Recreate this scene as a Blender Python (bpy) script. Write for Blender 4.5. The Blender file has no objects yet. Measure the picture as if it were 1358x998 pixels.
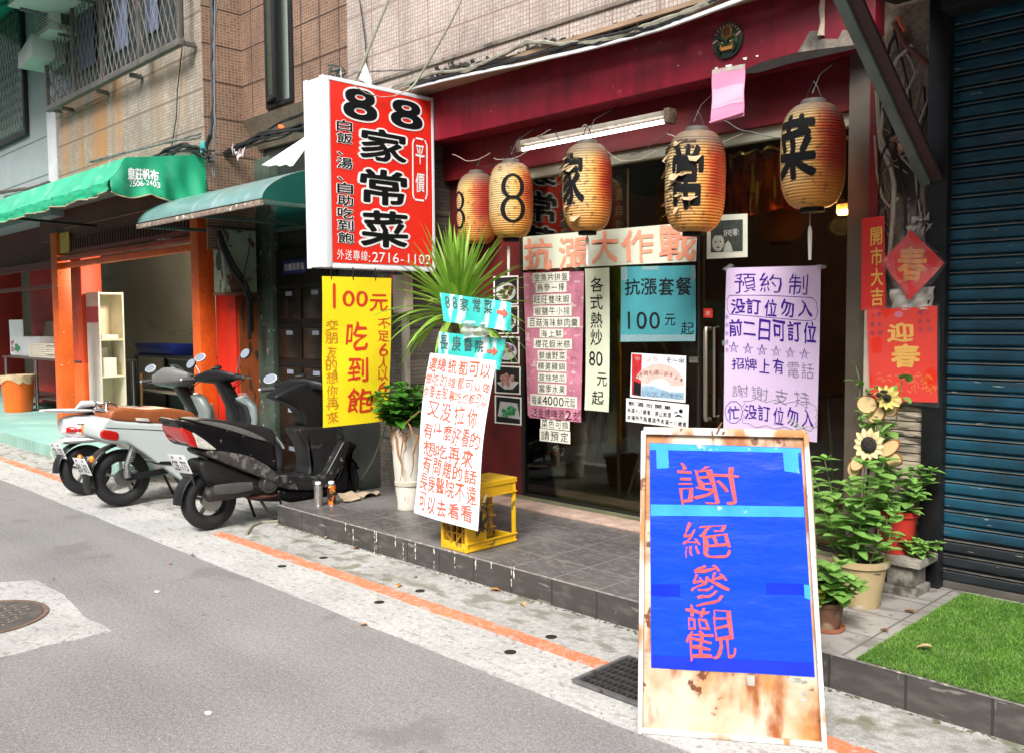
import bpy, bmesh, math, random
from mathutils import Vector, Matrix, noise
rad = math.radians
sc = bpy.context.scene
COL = sc.collection

# ------------------------------------------------------------------ camera
F, CX, CY, H = 1190.4, 679.0, 499.0, 1.5
YAW, PITCH, ROLL = rad(-45.27), rad(-3.525), rad(-0.444)
fw = Vector((math.sin(YAW)*math.cos(PITCH), math.cos(YAW)*math.cos(PITCH), math.sin(PITCH)))
rt = Vector((math.cos(YAW), -math.sin(YAW), 0))
up = rt.cross(fw)
rt, up = math.cos(ROLL)*rt+math.sin(ROLL)*up, -math.sin(ROLL)*rt+math.cos(ROLL)*up
CAM = Vector((0, 0, H))
cam_d = bpy.data.cameras.new('camera'); cam = bpy.data.objects.new('camera', cam_d); COL.objects.link(cam)
cam.matrix_world = Matrix(((rt.x, up.x, -fw.x, 0), (rt.y, up.y, -fw.y, 0), (rt.z, up.z, -fw.z, H), (0, 0, 0, 1)))
cam_d.sensor_fit = 'HORIZONTAL'; cam_d.sensor_width = 36; cam_d.lens = F/1358*36
cam_d.clip_start = .05; cam_d.clip_end = 500
sc.camera = cam
sc.render.resolution_x = 1024; sc.render.resolution_y = 752

# ------------------------------------------------------------------ light
EL, AZ = rad(44), rad(150)          # sun behind the camera, very soft (overcast)
w = bpy.data.worlds.new('World'); sc.world = w; w.use_nodes = True
nt = w.node_tree; nt.nodes.clear()
sky = nt.nodes.new('ShaderNodeTexSky'); sky.sky_type = 'NISHITA'; sky.sun_disc = False
sky.sun_elevation = EL; sky.sun_rotation = AZ; sky.dust_density = 4; sky.air_density = 1.2
hs = nt.nodes.new('ShaderNodeHueSaturation'); hs.inputs['Saturation'].default_value = .35
bg = nt.nodes.new('ShaderNodeBackground'); bg.inputs[1].default_value = .10
wo = nt.nodes.new('ShaderNodeOutputWorld')
nt.links.new(sky.outputs[0], hs.inputs['Color']); nt.links.new(hs.outputs[0], bg.inputs[0]); nt.links.new(bg.outputs[0], wo.inputs[0])
sd = bpy.data.lights.new('sun', 'SUN'); sd.energy = 2.7; sd.angle = rad(24); sd.color = (1, .97, .92)
sun = bpy.data.objects.new('sun', sd); COL.objects.link(sun)
sdir = Vector((math.sin(AZ)*math.cos(EL), math.cos(AZ)*math.cos(EL), math.sin(EL)))
sun.rotation_euler = sdir.to_track_quat('Z', 'Y').to_euler(); sun.location = (0, -3, 9)
sc.view_settings.view_transform = 'Standard'; sc.view_settings.look = 'None'
sc.view_settings.exposure = 1.0; sc.view_settings.gamma = 1.0

# ------------------------------------------------------------------ measuring helpers
def ray(x, y): return rt*((x-CX)/F) - up*((y-CY)/F) + fw
def P(x, y, X=None, Y=None, Z=None, pl=None):
    d = ray(x, y)
    if X is not None: return CAM + d*(X/d.x)
    if Y is not None: return CAM + d*(Y/d.y)
    if Z is not None: return CAM + d*((Z-H)/d.z)
    p0, n = pl
    return CAM + d*((p0-CAM).dot(n)/d.dot(n))
def proj(p):
    q = p-CAM; z = q.dot(fw)
    return CX+F*q.dot(rt)/z, CY-F*q.dot(up)/z

# ------------------------------------------------------------------ materials
MATS = {}
def lin(c):
    return tuple((v/12.92 if v <= .04045 else ((v+.055)/1.055)**2.4) for v in c)
def M(name, col, rough=.6, metal=0., nz=None, stains=(), bump=None, spec=.5, coat=0, emit=None, trans=0, alpha=1, srgb=False):
    if name in MATS: return MATS[name]
    m = bpy.data.materials.new(name); m.use_nodes = True; t = m.node_tree; b = t.nodes['Principled BSDF']
    c4 = (*col, 1)
    b.inputs['Base Color'].default_value = c4; b.inputs['Roughness'].default_value = rough; b.inputs['Metallic'].default_value = metal
    b.inputs['Specular IOR Level'].default_value = spec; b.inputs['Coat Weight'].default_value = coat
    b.inputs['Transmission Weight'].default_value = trans; b.inputs['Alpha'].default_value = alpha
    if emit: b.inputs['Emission Color'].default_value = (*emit[0], 1); b.inputs['Emission Strength'].default_value = emit[1]
    tc = t.nodes.new('ShaderNodeTexCoord'); src = tc.outputs['Object']
    m['_'] = 0
    cur = None
    def nzn(scale, stretch=None, detail=4):
        n = t.nodes.new('ShaderNodeTexNoise'); n.inputs['Scale'].default_value = scale; n.inputs['Detail'].default_value = detail
        if stretch:
            mp = t.nodes.new('ShaderNodeMapping'); mp.inputs['Scale'].default_value = stretch
            t.links.new(src, mp.inputs[0]); t.links.new(mp.outputs[0], n.inputs['Vector'])
        else: t.links.new(src, n.inputs['Vector'])
        return n
    if nz:
        lst = nz if isinstance(nz, list) else [nz]
        for it in lst:
            n = nzn(it[0], it[2] if len(it) > 2 else None)
            mr = t.nodes.new('ShaderNodeMapRange'); mr.inputs['From Min'].default_value = .3; mr.inputs['From Max'].default_value = .7
            mr.inputs['To Min'].default_value = 1-it[1]; mr.inputs['To Max'].default_value = 1+it[1]
            t.links.new(n.outputs['Fac'], mr.inputs['Value'])
            mx = t.nodes.new('ShaderNodeMix'); mx.data_type = 'RGBA'; mx.blend_type = 'MULTIPLY'; mx.inputs[0].default_value = 1
            if cur is None: mx.inputs[6].default_value = c4
            else: t.links.new(cur, mx.inputs[6])
            t.links.new(mr.outputs[0], mx.inputs[7]); cur = mx.outputs[2]
    for s in stains:   # (scale, threshold, softness, colour, stretch, strength)
        n = nzn(s[0], s[4] if len(s) > 4 else None, 6)
        mr = t.nodes.new('ShaderNodeMapRange'); mr.inputs['From Min'].default_value = s[1]; mr.inputs['From Max'].default_value = s[1]+s[2]
        mr.inputs['To Max'].default_value = s[5] if len(s) > 5 else 1
        t.links.new(n.outputs['Fac'], mr.inputs['Value'])
        mx = t.nodes.new('ShaderNodeMix'); mx.data_type = 'RGBA'
        t.links.new(mr.outputs[0], mx.inputs[0])
        if cur is None: mx.inputs[6].default_value = c4
        else: t.links.new(cur, mx.inputs[6])
        mx.inputs[7].default_value = (*s[3], 1); cur = mx.outputs[2]
    if cur is not None: t.links.new(cur, b.inputs['Base Color'])
    if bump:
        n = nzn(bump[0], bump[2] if len(bump) > 2 else None)
        bp = t.nodes.new('ShaderNodeBump'); bp.inputs['Strength'].default_value = bump[1]; bp.inputs['Distance'].default_value = .01
        t.links.new(n.outputs['Fac'], bp.inputs['Height']); t.links.new(bp.outputs[0], b.inputs['Normal'])
    MATS[name] = m
    return m
def mosaic(name, c1, c2, grout, axis, px, pz, offx=0, offz=0, tile=.024, stains=(), groove=(.12, .08, .06), gw=.012, tw=None):
    """small mosaic tiles, plus wide dark joints every px by pz metres; axis = which world axis runs along the wall"""
    m = M(name, c1, .55, stains=())
    t = m.node_tree; b = t.nodes['Principled BSDF']
    g = t.nodes.new('ShaderNodeNewGeometry'); sp = t.nodes.new('ShaderNodeSeparateXYZ'); t.links.new(g.outputs['Position'], sp.inputs[0])
    cb = t.nodes.new('ShaderNodeCombineXYZ')
    if axis == 'XY': t.links.new(sp.outputs[0], cb.inputs[0]); t.links.new(sp.outputs[1], cb.inputs[1])
    else: t.links.new(sp.outputs['XY'.index(axis)], cb.inputs[0]); t.links.new(sp.outputs[2], cb.inputs[1])
    def brick(w_, h_, ms, ox, oz, a, bb, mc, sm=.1):
        k = t.nodes.new('ShaderNodeTexBrick'); k.offset = 0; k.squash = 1
        k.inputs['Scale'].default_value = 1; k.inputs['Brick Width'].default_value = w_; k.inputs['Row Height'].default_value = h_
        k.inputs['Mortar Size'].default_value = ms; k.inputs['Mortar Smooth'].default_value = sm; k.inputs['Bias'].default_value = -.1
        k.inputs['Color1'].default_value = (*a, 1); k.inputs['Color2'].default_value = (*bb, 1); k.inputs['Mortar'].default_value = (*mc, 1)
        ad = t.nodes.new('ShaderNodeVectorMath'); ad.operation = 'SUBTRACT'; ad.inputs[1].default_value = (ox, oz, 0)
        t.links.new(cb.outputs[0], ad.inputs[0]); t.links.new(ad.outputs[0], k.inputs['Vector'])
        return k
    if tile:
        k1 = brick(tw or tile, tile, .0032, 0, 0, c1, c2, grout); cur = k1.outputs['Color']
    else:
        r = t.nodes.new('ShaderNodeRGB'); r.outputs[0].default_value = (*c1, 1); cur = r.outputs[0]
    nn = t.nodes.new('ShaderNodeTexNoise'); nn.inputs['Scale'].default_value = 2.2; nn.inputs['Detail'].default_value = 5
    t.links.new(g.outputs['Position'], nn.inputs['Vector'])
    mr = t.nodes.new('ShaderNodeMapRange'); mr.inputs['From Min'].default_value = .3; mr.inputs['From Max'].default_value = .7; mr.inputs['To Min'].default_value = .78; mr.inputs['To Max'].default_value = 1.2
    t.links.new(nn.outputs['Fac'], mr.inputs['Value'])
    mx = t.nodes.new('ShaderNodeMix'); mx.data_type = 'RGBA'; mx.blend_type = 'MULTIPLY'; mx.inputs[0].default_value = 1
    t.links.new(cur, mx.inputs[6]); t.links.new(mr.outputs[0], mx.inputs[7]); cur = mx.outputs[2]
    for s in stains:
        n = t.nodes.new('ShaderNodeTexNoise'); n.inputs['Scale'].default_value = s[0]; n.inputs['Detail'].default_value = 6
        mp = t.nodes.new('ShaderNodeMapping'); mp.inputs['Scale'].default_value = s[4]; t.links.new(g.outputs['Position'], mp.inputs[0]); t.links.new(mp.outputs[0], n.inputs['Vector'])
        mr = t.nodes.new('ShaderNodeMapRange'); mr.inputs['From Min'].default_value = s[1]; mr.inputs['From Max'].default_value = s[1]+s[2]; mr.inputs['To Max'].default_value = s[5]
        t.links.new(n.outputs['Fac'], mr.inputs['Value']); f_ = mr.outputs[0]
        if len(s) > 6:      # limit along the wall: (from, to, soft)
            for lo, hi in ((s[6][0], s[6][0]+s[6][2]), (s[6][1], s[6][1]-s[6][2])):
                r2 = t.nodes.new('ShaderNodeMapRange'); r2.inputs['From Min'].default_value = lo; r2.inputs['From Max'].default_value = hi
                t.links.new(sp.outputs['XY'.index(axis)], r2.inputs['Value'])
                mu = t.nodes.new('ShaderNodeMath'); mu.operation = 'MULTIPLY'; t.links.new(f_, mu.inputs[0]); t.links.new(r2.outputs[0], mu.inputs[1]); f_ = mu.outputs[0]
        mx = t.nodes.new('ShaderNodeMix'); mx.data_type = 'RGBA'; t.links.new(f_, mx.inputs[0]); t.links.new(cur, mx.inputs[6]); mx.inputs[7].default_value = (*s[3], 1); cur = mx.outputs[2]
    if px:
        k2 = brick(px, pz, gw, offx, offz, (1, 1, 1), (1, 1, 1), (0, 0, 0), .3)
        mx = t.nodes.new('ShaderNodeMix'); mx.data_type = 'RGBA'; t.links.new(k2.outputs['Fac'], mx.inputs[0]); t.links.new(cur, mx.inputs[6]); mx.inputs[7].default_value = (*groove, 1); cur = mx.outputs[2]
        bp = t.nodes.new('ShaderNodeBump'); bp.inputs['Strength'].default_value = .6; bp.inputs['Distance'].default_value = .01; bp.invert = True
        t.links.new(k2.outputs['Fac'], bp.inputs['Height']); t.links.new(bp.outputs[0], b.inputs['Normal'])
    t.links.new(cur, b.inputs['Base Color'])
    return m

# ------------------------------------------------------------------ meshes and objects
class MB:
    def __init__(s): s.v = []; s.f = []
    def add(s, vs, fs):
        o = len(s.v); s.v += [Vector(p) for p in vs]; s.f += [[i+o for i in f] for f in fs]; return s
    def join(s, o): return s.add(o.v, o.f)
    def map(s, fn): s.v = [Vector(fn(p)) for p in s.v]; return s
    def hexa(s, p): return s.add(p, [[0, 3, 2, 1], [4, 5, 6, 7], [0, 1, 5, 4], [1, 2, 6, 5], [2, 3, 7, 6], [3, 0, 4, 7]])
    def box(s, x0, y0, z0, x1, y1, z1):
        return s.hexa([(x0, y0, z0), (x1, y0, z0), (x1, y1, z0), (x0, y1, z0), (x0, y0, z1), (x1, y0, z1), (x1, y1, z1), (x0, y1, z1)])
    def obox(s, c, a, b, d):
        c, a, b, d = Vector(c), Vector(a), Vector(b), Vector(d)
        return s.hexa([c-a-b-d, c+a-b-d, c+a+b-d, c-a+b-d, c-a-b+d, c+a-b+d, c+a+b+d, c-a+b+d])
    def bar(s, p, q, wd, ht, upv=(0, 0, 1)):
        p, q = Vector(p), Vector(q); d = (q-p).normalized(); u = Vector(upv)
        if abs(d.dot(u)) > .97: u = Vector((0, 1, 0))
        a = d.cross(u).normalized(); u = a.cross(d).normalized()
        return s.obox((p+q)/2, a*wd/2, d*((q-p).length/2), u*ht/2)
    def prism(s, poly, ext):
        n = len(poly); e = Vector(ext); a = [Vector(p) for p in poly]
        return s.add(a+[p+e for p in a], [list(range(n))[::-1], list(range(n, 2*n))]+[[i, (i+1) % n, n+(i+1) % n, n+i] for i in range(n)])
    def rings(s, R, cap=True, closed=True):
        n = len(R[0]); vs = [p for r in R for p in r]; fs = []
        for i in range(len(R)-1):
            for j in range(n if closed else n-1):
                k = (j+1) % n; fs.append([i*n+j, i*n+k, (i+1)*n+k, (i+1)*n+j])
        if cap: fs += [list(range(n))[::-1], list(range((len(R)-1)*n, len(R)*n))]
        return s.add(vs, fs)
    def tube(s, pts, r, n=7, cap=True):
        pts = [Vector(p) for p in pts]; R = []; u = None
        for i, p in enumerate(pts):
            d = (pts[min(i+1, len(pts)-1)]-pts[max(i-1, 0)]).normalized()
            if u is None: u = d.orthogonal().normalized()
            u = (u-d*u.dot(d)).normalized(); v = d.cross(u)
            rr = r[i] if isinstance(r, (list, tuple)) else r
            R.append([p+(u*math.cos(2*math.pi*k/n)+v*math.sin(2*math.pi*k/n))*rr for k in range(n)])
        return s.rings(R, cap)
    def cyl(s, p, q, r, r2=None, n=14): return s.tube([p, q], [r, r if r2 is None else r2], n)
    def lathe(s, c, prof, n=24, cap=True):
        c = Vector(c)
        return s.rings([[c+Vector((r*math.cos(2*math.pi*k/n), r*math.sin(2*math.pi*k/n), z)) for k in range(n)] for r, z in prof], cap)
    def torus(s, c, ax, R, r, n=28, m=10, sq=1):
        c = Vector(c); ax = Vector(ax).normalized(); u = ax.orthogonal().normalized(); v = ax.cross(u); vs = []; fs = []
        for i in range(n):
            d = u*math.cos(2*math.pi*i/n)+v*math.sin(2*math.pi*i/n)
            for j in range(m):
                a = 2*math.pi*j/m; vs.append(c+d*(R+r*math.cos(a))+ax*r*sq*math.sin(a))
        for i in range(n):
            for j in range(m):
                fs.append([i*m+j, i*m+(j+1) % m, ((i+1) % n)*m+(j+1) % m, ((i+1) % n)*m+j])
        return s.add(vs, fs)
    def ball(s, c, rx, ry=None, rz=None, n=14, m=8):
        ry = ry or rx; rz = rz or rx; c = Vector(c)
        R = [[c+Vector((rx*math.sin(t)*math.cos(2*math.pi*k/n), ry*math.sin(t)*math.sin(2*math.pi*k/n), rz*math.cos(t))) for k in range(n)] for t in [math.pi*(i+.02)/(m+.04) for i in range(m+1)]]
        return s.rings(R[::-1])
    def loft(s, st, n=16, e=2.6):
        """st: (centre, half-side vector, half-up vector): rounded-rectangle sections"""
        R = []
        for c, a, b in st:
            c, a, b = Vector(c), Vector(a), Vector(b); r = []
            for k in range(n):
                t = 2*math.pi*k/n; cs, sn = math.cos(t), math.sin(t)
                r.append(c+a*math.copysign(abs(cs)**(2/e), cs)+b*math.copysign(abs(sn)**(2/e), sn))
            R.append(r)
        return s.rings(R)
    def sheet(s, fn, nu, nv, th=.0015):
        """fn(u, v, off): a sheet with a front, a back and a rim"""
        o = []
        for off in (0, -th): o += [fn(i/nu, j/nv, off) for j in range(nv+1) for i in range(nu+1)]
        N = (nu+1)*(nv+1); fs = []; W = nu+1
        for j in range(nv):
            for i in range(nu):
                a = j*W+i; fs.append([a, a+W, a+W+1, a+1]); fs.append([N+a, N+a+1, N+a+W+1, N+a+W])
        rim = [i for i in range(nu+1)]+[j*W+nu for j in range(1, nv+1)]+[nv*W+i for i in range(nu-1, -1, -1)]+[j*W for j in range(nv-1, 0, -1)]
        for k in range(len(rim)):
            a, b = rim[k], rim[(k+1) % len(rim)]; fs.append([a, b, N+b, N+a])
        return s.add(o, fs)

def wloc(o):
    p = Vector((0, 0, 0))
    while o: p += o.location; o = o.parent
    return p
def thing(name, label, cat, loc=(0, 0, 0), group=None):
    o = bpy.data.objects.new(name, None); COL.objects.link(o); o.location = loc; o.empty_display_size = .1
    return tag(o, label, cat, group)
def tag(o, label=None, cat=None, group=None, kind=None):
    if label: o['label'] = label
    if cat: o['category'] = cat
    if group: o['group'] = group
    if kind: o['kind'] = kind
    return o
def part(name, mb, mat, parent=None, label=None, bevel=0, smooth=35, loc=None, seg=2):
    base = wloc(parent) if parent else Vector(loc or (0, 0, 0))
    me = bpy.data.meshes.new(name)
    me.from_pydata([tuple(p-base) for p in mb.v], [], mb.f); me.validate()
    bm = bmesh.new(); bm.from_mesh(me)
    bmesh.ops.recalc_face_normals(bm, faces=bm.faces)
    if bevel:
        ed = [e for e in bm.edges if len(e.link_faces) == 2 and e.calc_face_angle(0) > .6]
        bmesh.ops.bevel(bm, geom=ed, offset=bevel, segments=seg, affect='EDGES', clamp_overlap=True, profile=.6)
    bm.to_mesh(me); bm.free()
    if smooth:
        for p in me.polygons: p.use_smooth = True
        me.set_sharp_from_angle(angle=rad(smooth))
    for m_ in (mat if isinstance(mat, (list, tuple)) else [mat]): me.materials.append(m_)
    o = bpy.data.objects.new(name, me); COL.objects.link(o)
    if parent: o.parent = parent
    else: o.location = base
    if label: o['label'] = label
    return o
def solo(name, label, cat, mb, mat, group=None, loc=None, kind=None, **k):
    if loc is None:
        xs = [p.x for p in mb.v]; ys = [p.y for p in mb.v]; zs = [p.z for p in mb.v]
        loc = ((min(xs)+max(xs))/2, (min(ys)+max(ys))/2, min(zs))
    return tag(part(name, mb, mat, None, loc=loc, **k), label, cat, group, kind)
def structure(name, mb, mat, **k): return tag(part(name, mb, mat, **k), kind='structure')
def copy_tree(o, parent=None):
    c = o.copy(); COL.objects.link(c); c.parent = parent
    for ch in list(o.children): copy_tree(ch, c)
    return c

# ------------------------------------------------------------------ flat and gently bent sheets, and lettering on them
def plane_quad(tl, tr, br, bl, bulge=None):
    """surface from four corners; (u right, v down, off towards the viewer)"""
    tl, tr, br, bl = map(Vector, (tl, tr, br, bl))
    n = (tr-tl).cross(bl-tl).normalized()
    if n.dot(CAM-tl) < 0: n = -n
    def fn(u, v, off=0):
        p = tl*(1-u)*(1-v)+tr*u*(1-v)+br*u*v+bl*(1-u)*v
        return p+n*(off+(bulge(u, v) if bulge else 0))
    fn.n = n
    return fn
def pxq(corners, bulge=None, **k):
    return plane_quad(*[P(x, y, **k) for x, y in corners], bulge=bulge)
def px2uv(fn, x, y, u=.5, v=.5):
    for _ in range(12):
        a, b = proj(fn(u, v)); ax, ay = proj(fn(u+1e-3, v)); bx, by = proj(fn(u, v+1e-3))
        j = ((ax-a)/1e-3, (bx-a)/1e-3, (ay-b)/1e-3, (by-b)/1e-3); d = j[0]*j[3]-j[1]*j[2]
        if abs(d) < 1e-9: break
        ex, ey = x-a, y-b
        du, dv = (j[3]*ex-j[1]*ey)/d, (-j[2]*ex+j[0]*ey)/d
        u += max(-1, min(1, du)); v += max(-1, min(1, dv))
    return u, v
GL = {}
def glyph(ch, bold):
    k = (ch, bold)
    if k not in GL:
        c = bpy.data.curves.new('t', 'FONT'); c.body = ch; c.offset = bold; c.resolution_u = 4
        o = bpy.data.objects.new('t', c); me = bpy.data.meshes.new_from_object(o)
        vs = [(v.co.x, v.co.y) for v in me.vertices]; fs = [list(p.vertices) for p in me.polygons]
        bpy.data.objects.remove(o); bpy.data.curves.remove(c); bpy.data.meshes.remove(me)
        GL[k] = (vs, fs)
    return GL[k]
REL = set('、·一二～-・!✩・:.,')
def write(mb, fn, text, quad, uv=False, vert=False, bold=0.0, fill=.86, jit=0., off=.0022, seed=1, hand=0., widths=None, ref=None):
    """letters along a quad TL, TR, BR, BL, given in photo pixels or (uv=True) in the sheet's own u, v"""
    rnd = random.Random(seed)
    q = [Vector(c) if uv else Vector(px2uv(fn, *c)) for c in quad]
    n = len(text); ws = widths or [1]*n; tot = sum(ws); acc = 0
    def cell(s, t): return q[0]*(1-s)*(1-t)+q[1]*s*(1-t)+q[2]*s*t+q[3]*(1-s)*t
    for i, ch in enumerate(text):
        a, b = acc/tot, (acc+ws[i])/tot; acc += ws[i]
        if ch == ' ': continue
        vs, fs = glyph(ch, min(bold, 0.0))
        if not vs: continue
        if ch in REL or ref: x0, x1, y0, y1 = (.02, .98, -.1, .86) if not ref else ref
        else:
            x0, x1 = min(v[0] for v in vs), max(v[0] for v in vs); y0, y1 = min(v[1] for v in vs), max(v[1] for v in vs)
        if ch in '1lI|' and not ref:
            cxx = (x0+x1)/2; x0, x1 = cxx-.22, cxx+.22
        if ch == '-': x0, x1, y0, y1 = -.05, .4, 0, .7
        if ch == ':': x0, x1, y0, y1 = -.05, .3, 0, .75
        rot = rnd.uniform(-1, 1)*jit*.12; scx = 1+rnd.uniform(-1, .6)*jit*.18; dx = rnd.uniform(-1, 1)*jit*.05; dy = rnd.uniform(-1, 1)*jit*.06; sh = rnd.uniform(-1, 1)*jit*.12
        sd_ = rnd.uniform(0, 99); out = []
        for vx, vy in vs:
            s = (vx-x0)/(x1-x0)-.5; t = .5-(vy-y0)/(y1-y0)
            if hand:
                nv = noise.noise_vector(Vector((s*2.2+sd_, t*2.2, seed*.37)))
                n2 = noise.noise_vector(Vector((s*7+sd_, t*7, seed*.7)))
                s += nv.x*.07*hand+n2.x*.02*hand; t += nv.y*.07*hand+n2.y*.02*hand
            s, t = s*scx+sh*t, t*(2-scx)
            s, t = s*math.cos(rot)-t*math.sin(rot)+dx, s*math.sin(rot)+t*math.cos(rot)+dy
            s = s*fill+.5; t = t*fill+.5
            cc = cell(s, a+(b-a)*t) if vert else cell(a+(b-a)*s, t)
            out.append((cc.x, cc.y))
        # heavier strokes: the letter laid down again around itself, each coat a hair higher
        cw = (q[1]-q[0]).length/(1 if vert else tot); chh = (q[3]-q[0]).length/(tot if vert else 1); ex, ey = (q[1]-q[0]).normalized(), (q[3]-q[0]).normalized()
        nb = 0 if bold <= .002 else (6 if bold < .05 else 10)
        for k in range(nb+1):
            o = Vector((0, 0)) if k == 0 else ex*cw*bold*math.cos(6.283*k/nb)+ey*chh*bold*math.sin(6.283*k/nb)
            mb.add([fn(a+o.x, b+o.y, off+k*4e-5) for a, b in out], fs)
    return mb
def stroke(mb, fn, pts, wd, off=.002, uv=False, closed=False):
    """a drawn line of width wd metres on a sheet"""
    q = [p if uv else px2uv(fn, *p) for p in pts]
    if closed: q = q+[q[0]]
    w3 = [fn(u, v, off) for u, v in q]; nn = fn.n if hasattr(fn, 'n') else None
    vs = []; fs = []
    for i, p in enumerate(w3):
        d = (w3[min(i+1, len(w3)-1)]-w3[max(i-1, 0)]).normalized(); n_ = nn or (CAM-p).normalized()
        sdv = d.cross(n_).normalized()*wd/2; vs += [p+sdv, p-sdv]
    for i in range(len(w3)-1): fs.append([2*i, 2*i+1, 2*i+3, 2*i+2])
    return mb.add(vs, fs)
def patch(mb, fn, pts, off=.001, uv=False):
    """a flat coloured area on a sheet, thin but solid"""
    q = [p if uv else px2uv(fn, *p) for p in pts]
    if len(q) == 4:     # follow a bent sheet
        nu, nv = 14, 5; W = nu+1; vs = []
        for j in range(nv+1):
            for i in range(nu+1):
                s, t = i/nu, j/nv; c = [q[0][k]*(1-s)*(1-t)+q[1][k]*s*(1-t)+q[2][k]*s*t+q[3][k]*(1-s)*t for k in (0, 1)]; vs.append(fn(c[0], c[1], off))
        return mb.add(vs, [[j*W+i, j*W+i+1, (j+1)*W+i+1, (j+1)*W+i] for j in range(nv) for i in range(nu)])
    a = [fn(u, v, off) for u, v in q]; n = len(a)
    return mb.add(a, [list(range(n))])
def ell(cx, cy, rx, ry, n=20, rot=0, a0=0, a1=360):
    o = []
    for i in range(n if a1-a0 >= 360 else n+1):
        a = rad(a0+(a1-a0)*i/n); x, y = rx*math.cos(a), ry*math.sin(a); o.append((cx+x*math.cos(rot)-y*math.sin(rot), cy+x*math.sin(rot)+y*math.cos(rot)))
    return o
# ------------------------------------------------------------------ ground
S = .152; YK = 3.41
asphalt = M('asphalt', (.245, .236, .232), .9, nz=[(330, .40), (110, .30), (46, .15), (1.1, .12), (.35, .10), (.8, .10, (.25, 3, 1))], stains=[(160, .66, .03, (.6, .58, .55)), (9, .69, .05, (.13, .125, .12), None, .6), (1.7, .62, .05, (.17, .16, .15), None, .55), (75, .67, .02, (.5, .48, .45)), (150, .66, .02, (.06, .058, .055))], bump=(240, .5))
M('concrete_light', (.44, .435, .42), .9, nz=[(190, .25), (38, .16), (2.5, .12)], stains=[(7, .58, .1, (.25, .24, .21), (1, 3, 1), .7), (30, .6, .05, (.28, .27, .25)), (120, .66, .03, (.22, .21, .2))], bump=(160, .4))
M('concrete_grey', (.37, .365, .345), .9, nz=[(170, .25), (30, .2), (2.5, .18)], stains=[(5, .52, .1, (.18, .17, .135), (1, 2, 1), .8), (4, .60, .06, (.12, .13, .06), None, .7), (110, .64, .03, (.16, .155, .15))], bump=(120, .5))
M('line_paint', (.66, .19, .085), .85, nz=[(60, .2), (6, .15)], stains=[(26, .55, .12, (.44, .33, .27), None, .8), (90, .60, .05, (.36, .33, .30)), (9, .57, .07, (.40, .38, .35), None, .85), (40, .62, .05, (.40, .37, .34), None, .9)], bump=(150, .3))
structure('road', MB().box(-60, -45, -.3, 45, 2.6, 0), asphalt, smooth=0)
def wavy(y0, y1, x0, x1, z, n=220, amp=.012, seed=0, zb=-.02):
    f = lambda x, k: amp*noise.noise(Vector((x*2.1+k, seed, 0)))+amp*.7*noise.noise(Vector((x*13+k, seed, 3)))
    a = [(x0+(x1-x0)*i/n) for i in range(n+1)]
    mb = MB(); top = [(x, y0+f(x, 0), z) for x in a]+[(x, y1+f(x, 50), z) for x in a[::-1]]
    vs = []; fs = []
    for i, x in enumerate(a):
        ya, yb = y0+f(x, 0), y1+f(x, 50)
        vs += [(x, ya, zb), (x, ya, z), (x, yb, z), (x, yb, zb)]
    for i in range(n):
        for j in range(3): fs.append([4*i+j, 4*i+j+1, 4*i+4+j+1, 4*i+4+j])
    return mb.add(vs, fs)
structure('pavement', wavy(2.56, 4.9, -40, 8, .004), MATS['concrete_light'], smooth=0)
structure('pavement', wavy(3.0, 4.9, -40, 8, .008, seed=4), MATS['concrete_grey'], smooth=0)
for x0, x1 in ((-14, -9.0), (-6.0, -2.42), (-1.62, 3)):
    tag(structure('kerb_line', wavy(2.915, 3.0, x0, x1, .012, n=260, amp=.015, seed=8), MATS['line_paint'], smooth=0))
pts = [P(x, y, Z=.004) for x, y in ((-60, 770), (0, 772), (46, 768), (78, 784), (98, 803), (113, 816), (149, 836), (118, 843), (60, 856), (0, 872), (-60, 890))]
poly = []
for i, p in enumerate(pts):
    q = pts[(i+1) % len(pts)]
    for k in range(9):
        c = p.lerp(q, k/9); nn = noise.noise_vector(c*9)*.016; poly.append((c.x+nn.x, c.y+nn.y, -.02))
structure('road_patch', MB().prism(poly, (0, 0, .0255)), MATS['concrete_light'], smooth=0)
tile_dark = mosaic('platform_tile', (.085, .08, .076), (.1, .1, .1), (.1, .1, .1), 'XY', .3055, .3055, -3.263*.9677, YK-.012, tile=0, gw=.006, groove=(.2, .19, .18),
    stains=[(14, .52, .1, (.19, .18, .17), (1, 4, 1), .7), (1.1, .5, .2, (.3, .29, .28), (1, 1, 1), .75, (-6.5, -3.3, 1.2)), (30, .6, .04, (.24, .23, .22), (1, 6, 1), .7)])
tile_dark.node_tree.nodes['Principled BSDF'].inputs['Roughness'].default_value = .42
tile_pale = mosaic('platform_tile_worn', (.33, .31, .29), (.1, .1, .1), (.1, .1, .1), 'XY', .3055, .3055, -3.263*.9677+.05, YK-.012, tile=0, gw=.006, groove=(.16, .15, .14),
    stains=[(6, .52, .12, (.17, .155, .14), (1, 2, 1), .8), (18, .6, .05, (.12, .1, .09), (1, 1, 1), .6)])
tile_face = mosaic('platform_riser', (.06, .055, .05), (.1, .1, .1), (.1, .1, .1), 'X', .3055, .6, -3.263*.9677, -.3, tile=0, gw=.006, groove=(.035, .033, .03),
    stains=[(9, .48, .2, (.13, .12, .11), (1, 1, 3), .6), (2.2, .5, .2, (.035, .033, .03), (1, 1, 1), .7), (3, .66, .03, (.2, .19, .18), (7, 1, 3), .5), (3, .67, .012, (.25, .24, .22), (1.5, 1, 9), .6)])
XL, XM = -5.93, -2.05
mb = MB().box(XL, YK+.006, 0, XM, 4.7, S-.001)
structure('raised_pavement', MB().box(XL, YK+.006, 0, XM, 4.66, S), tile_dark, bevel=.004)
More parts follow.
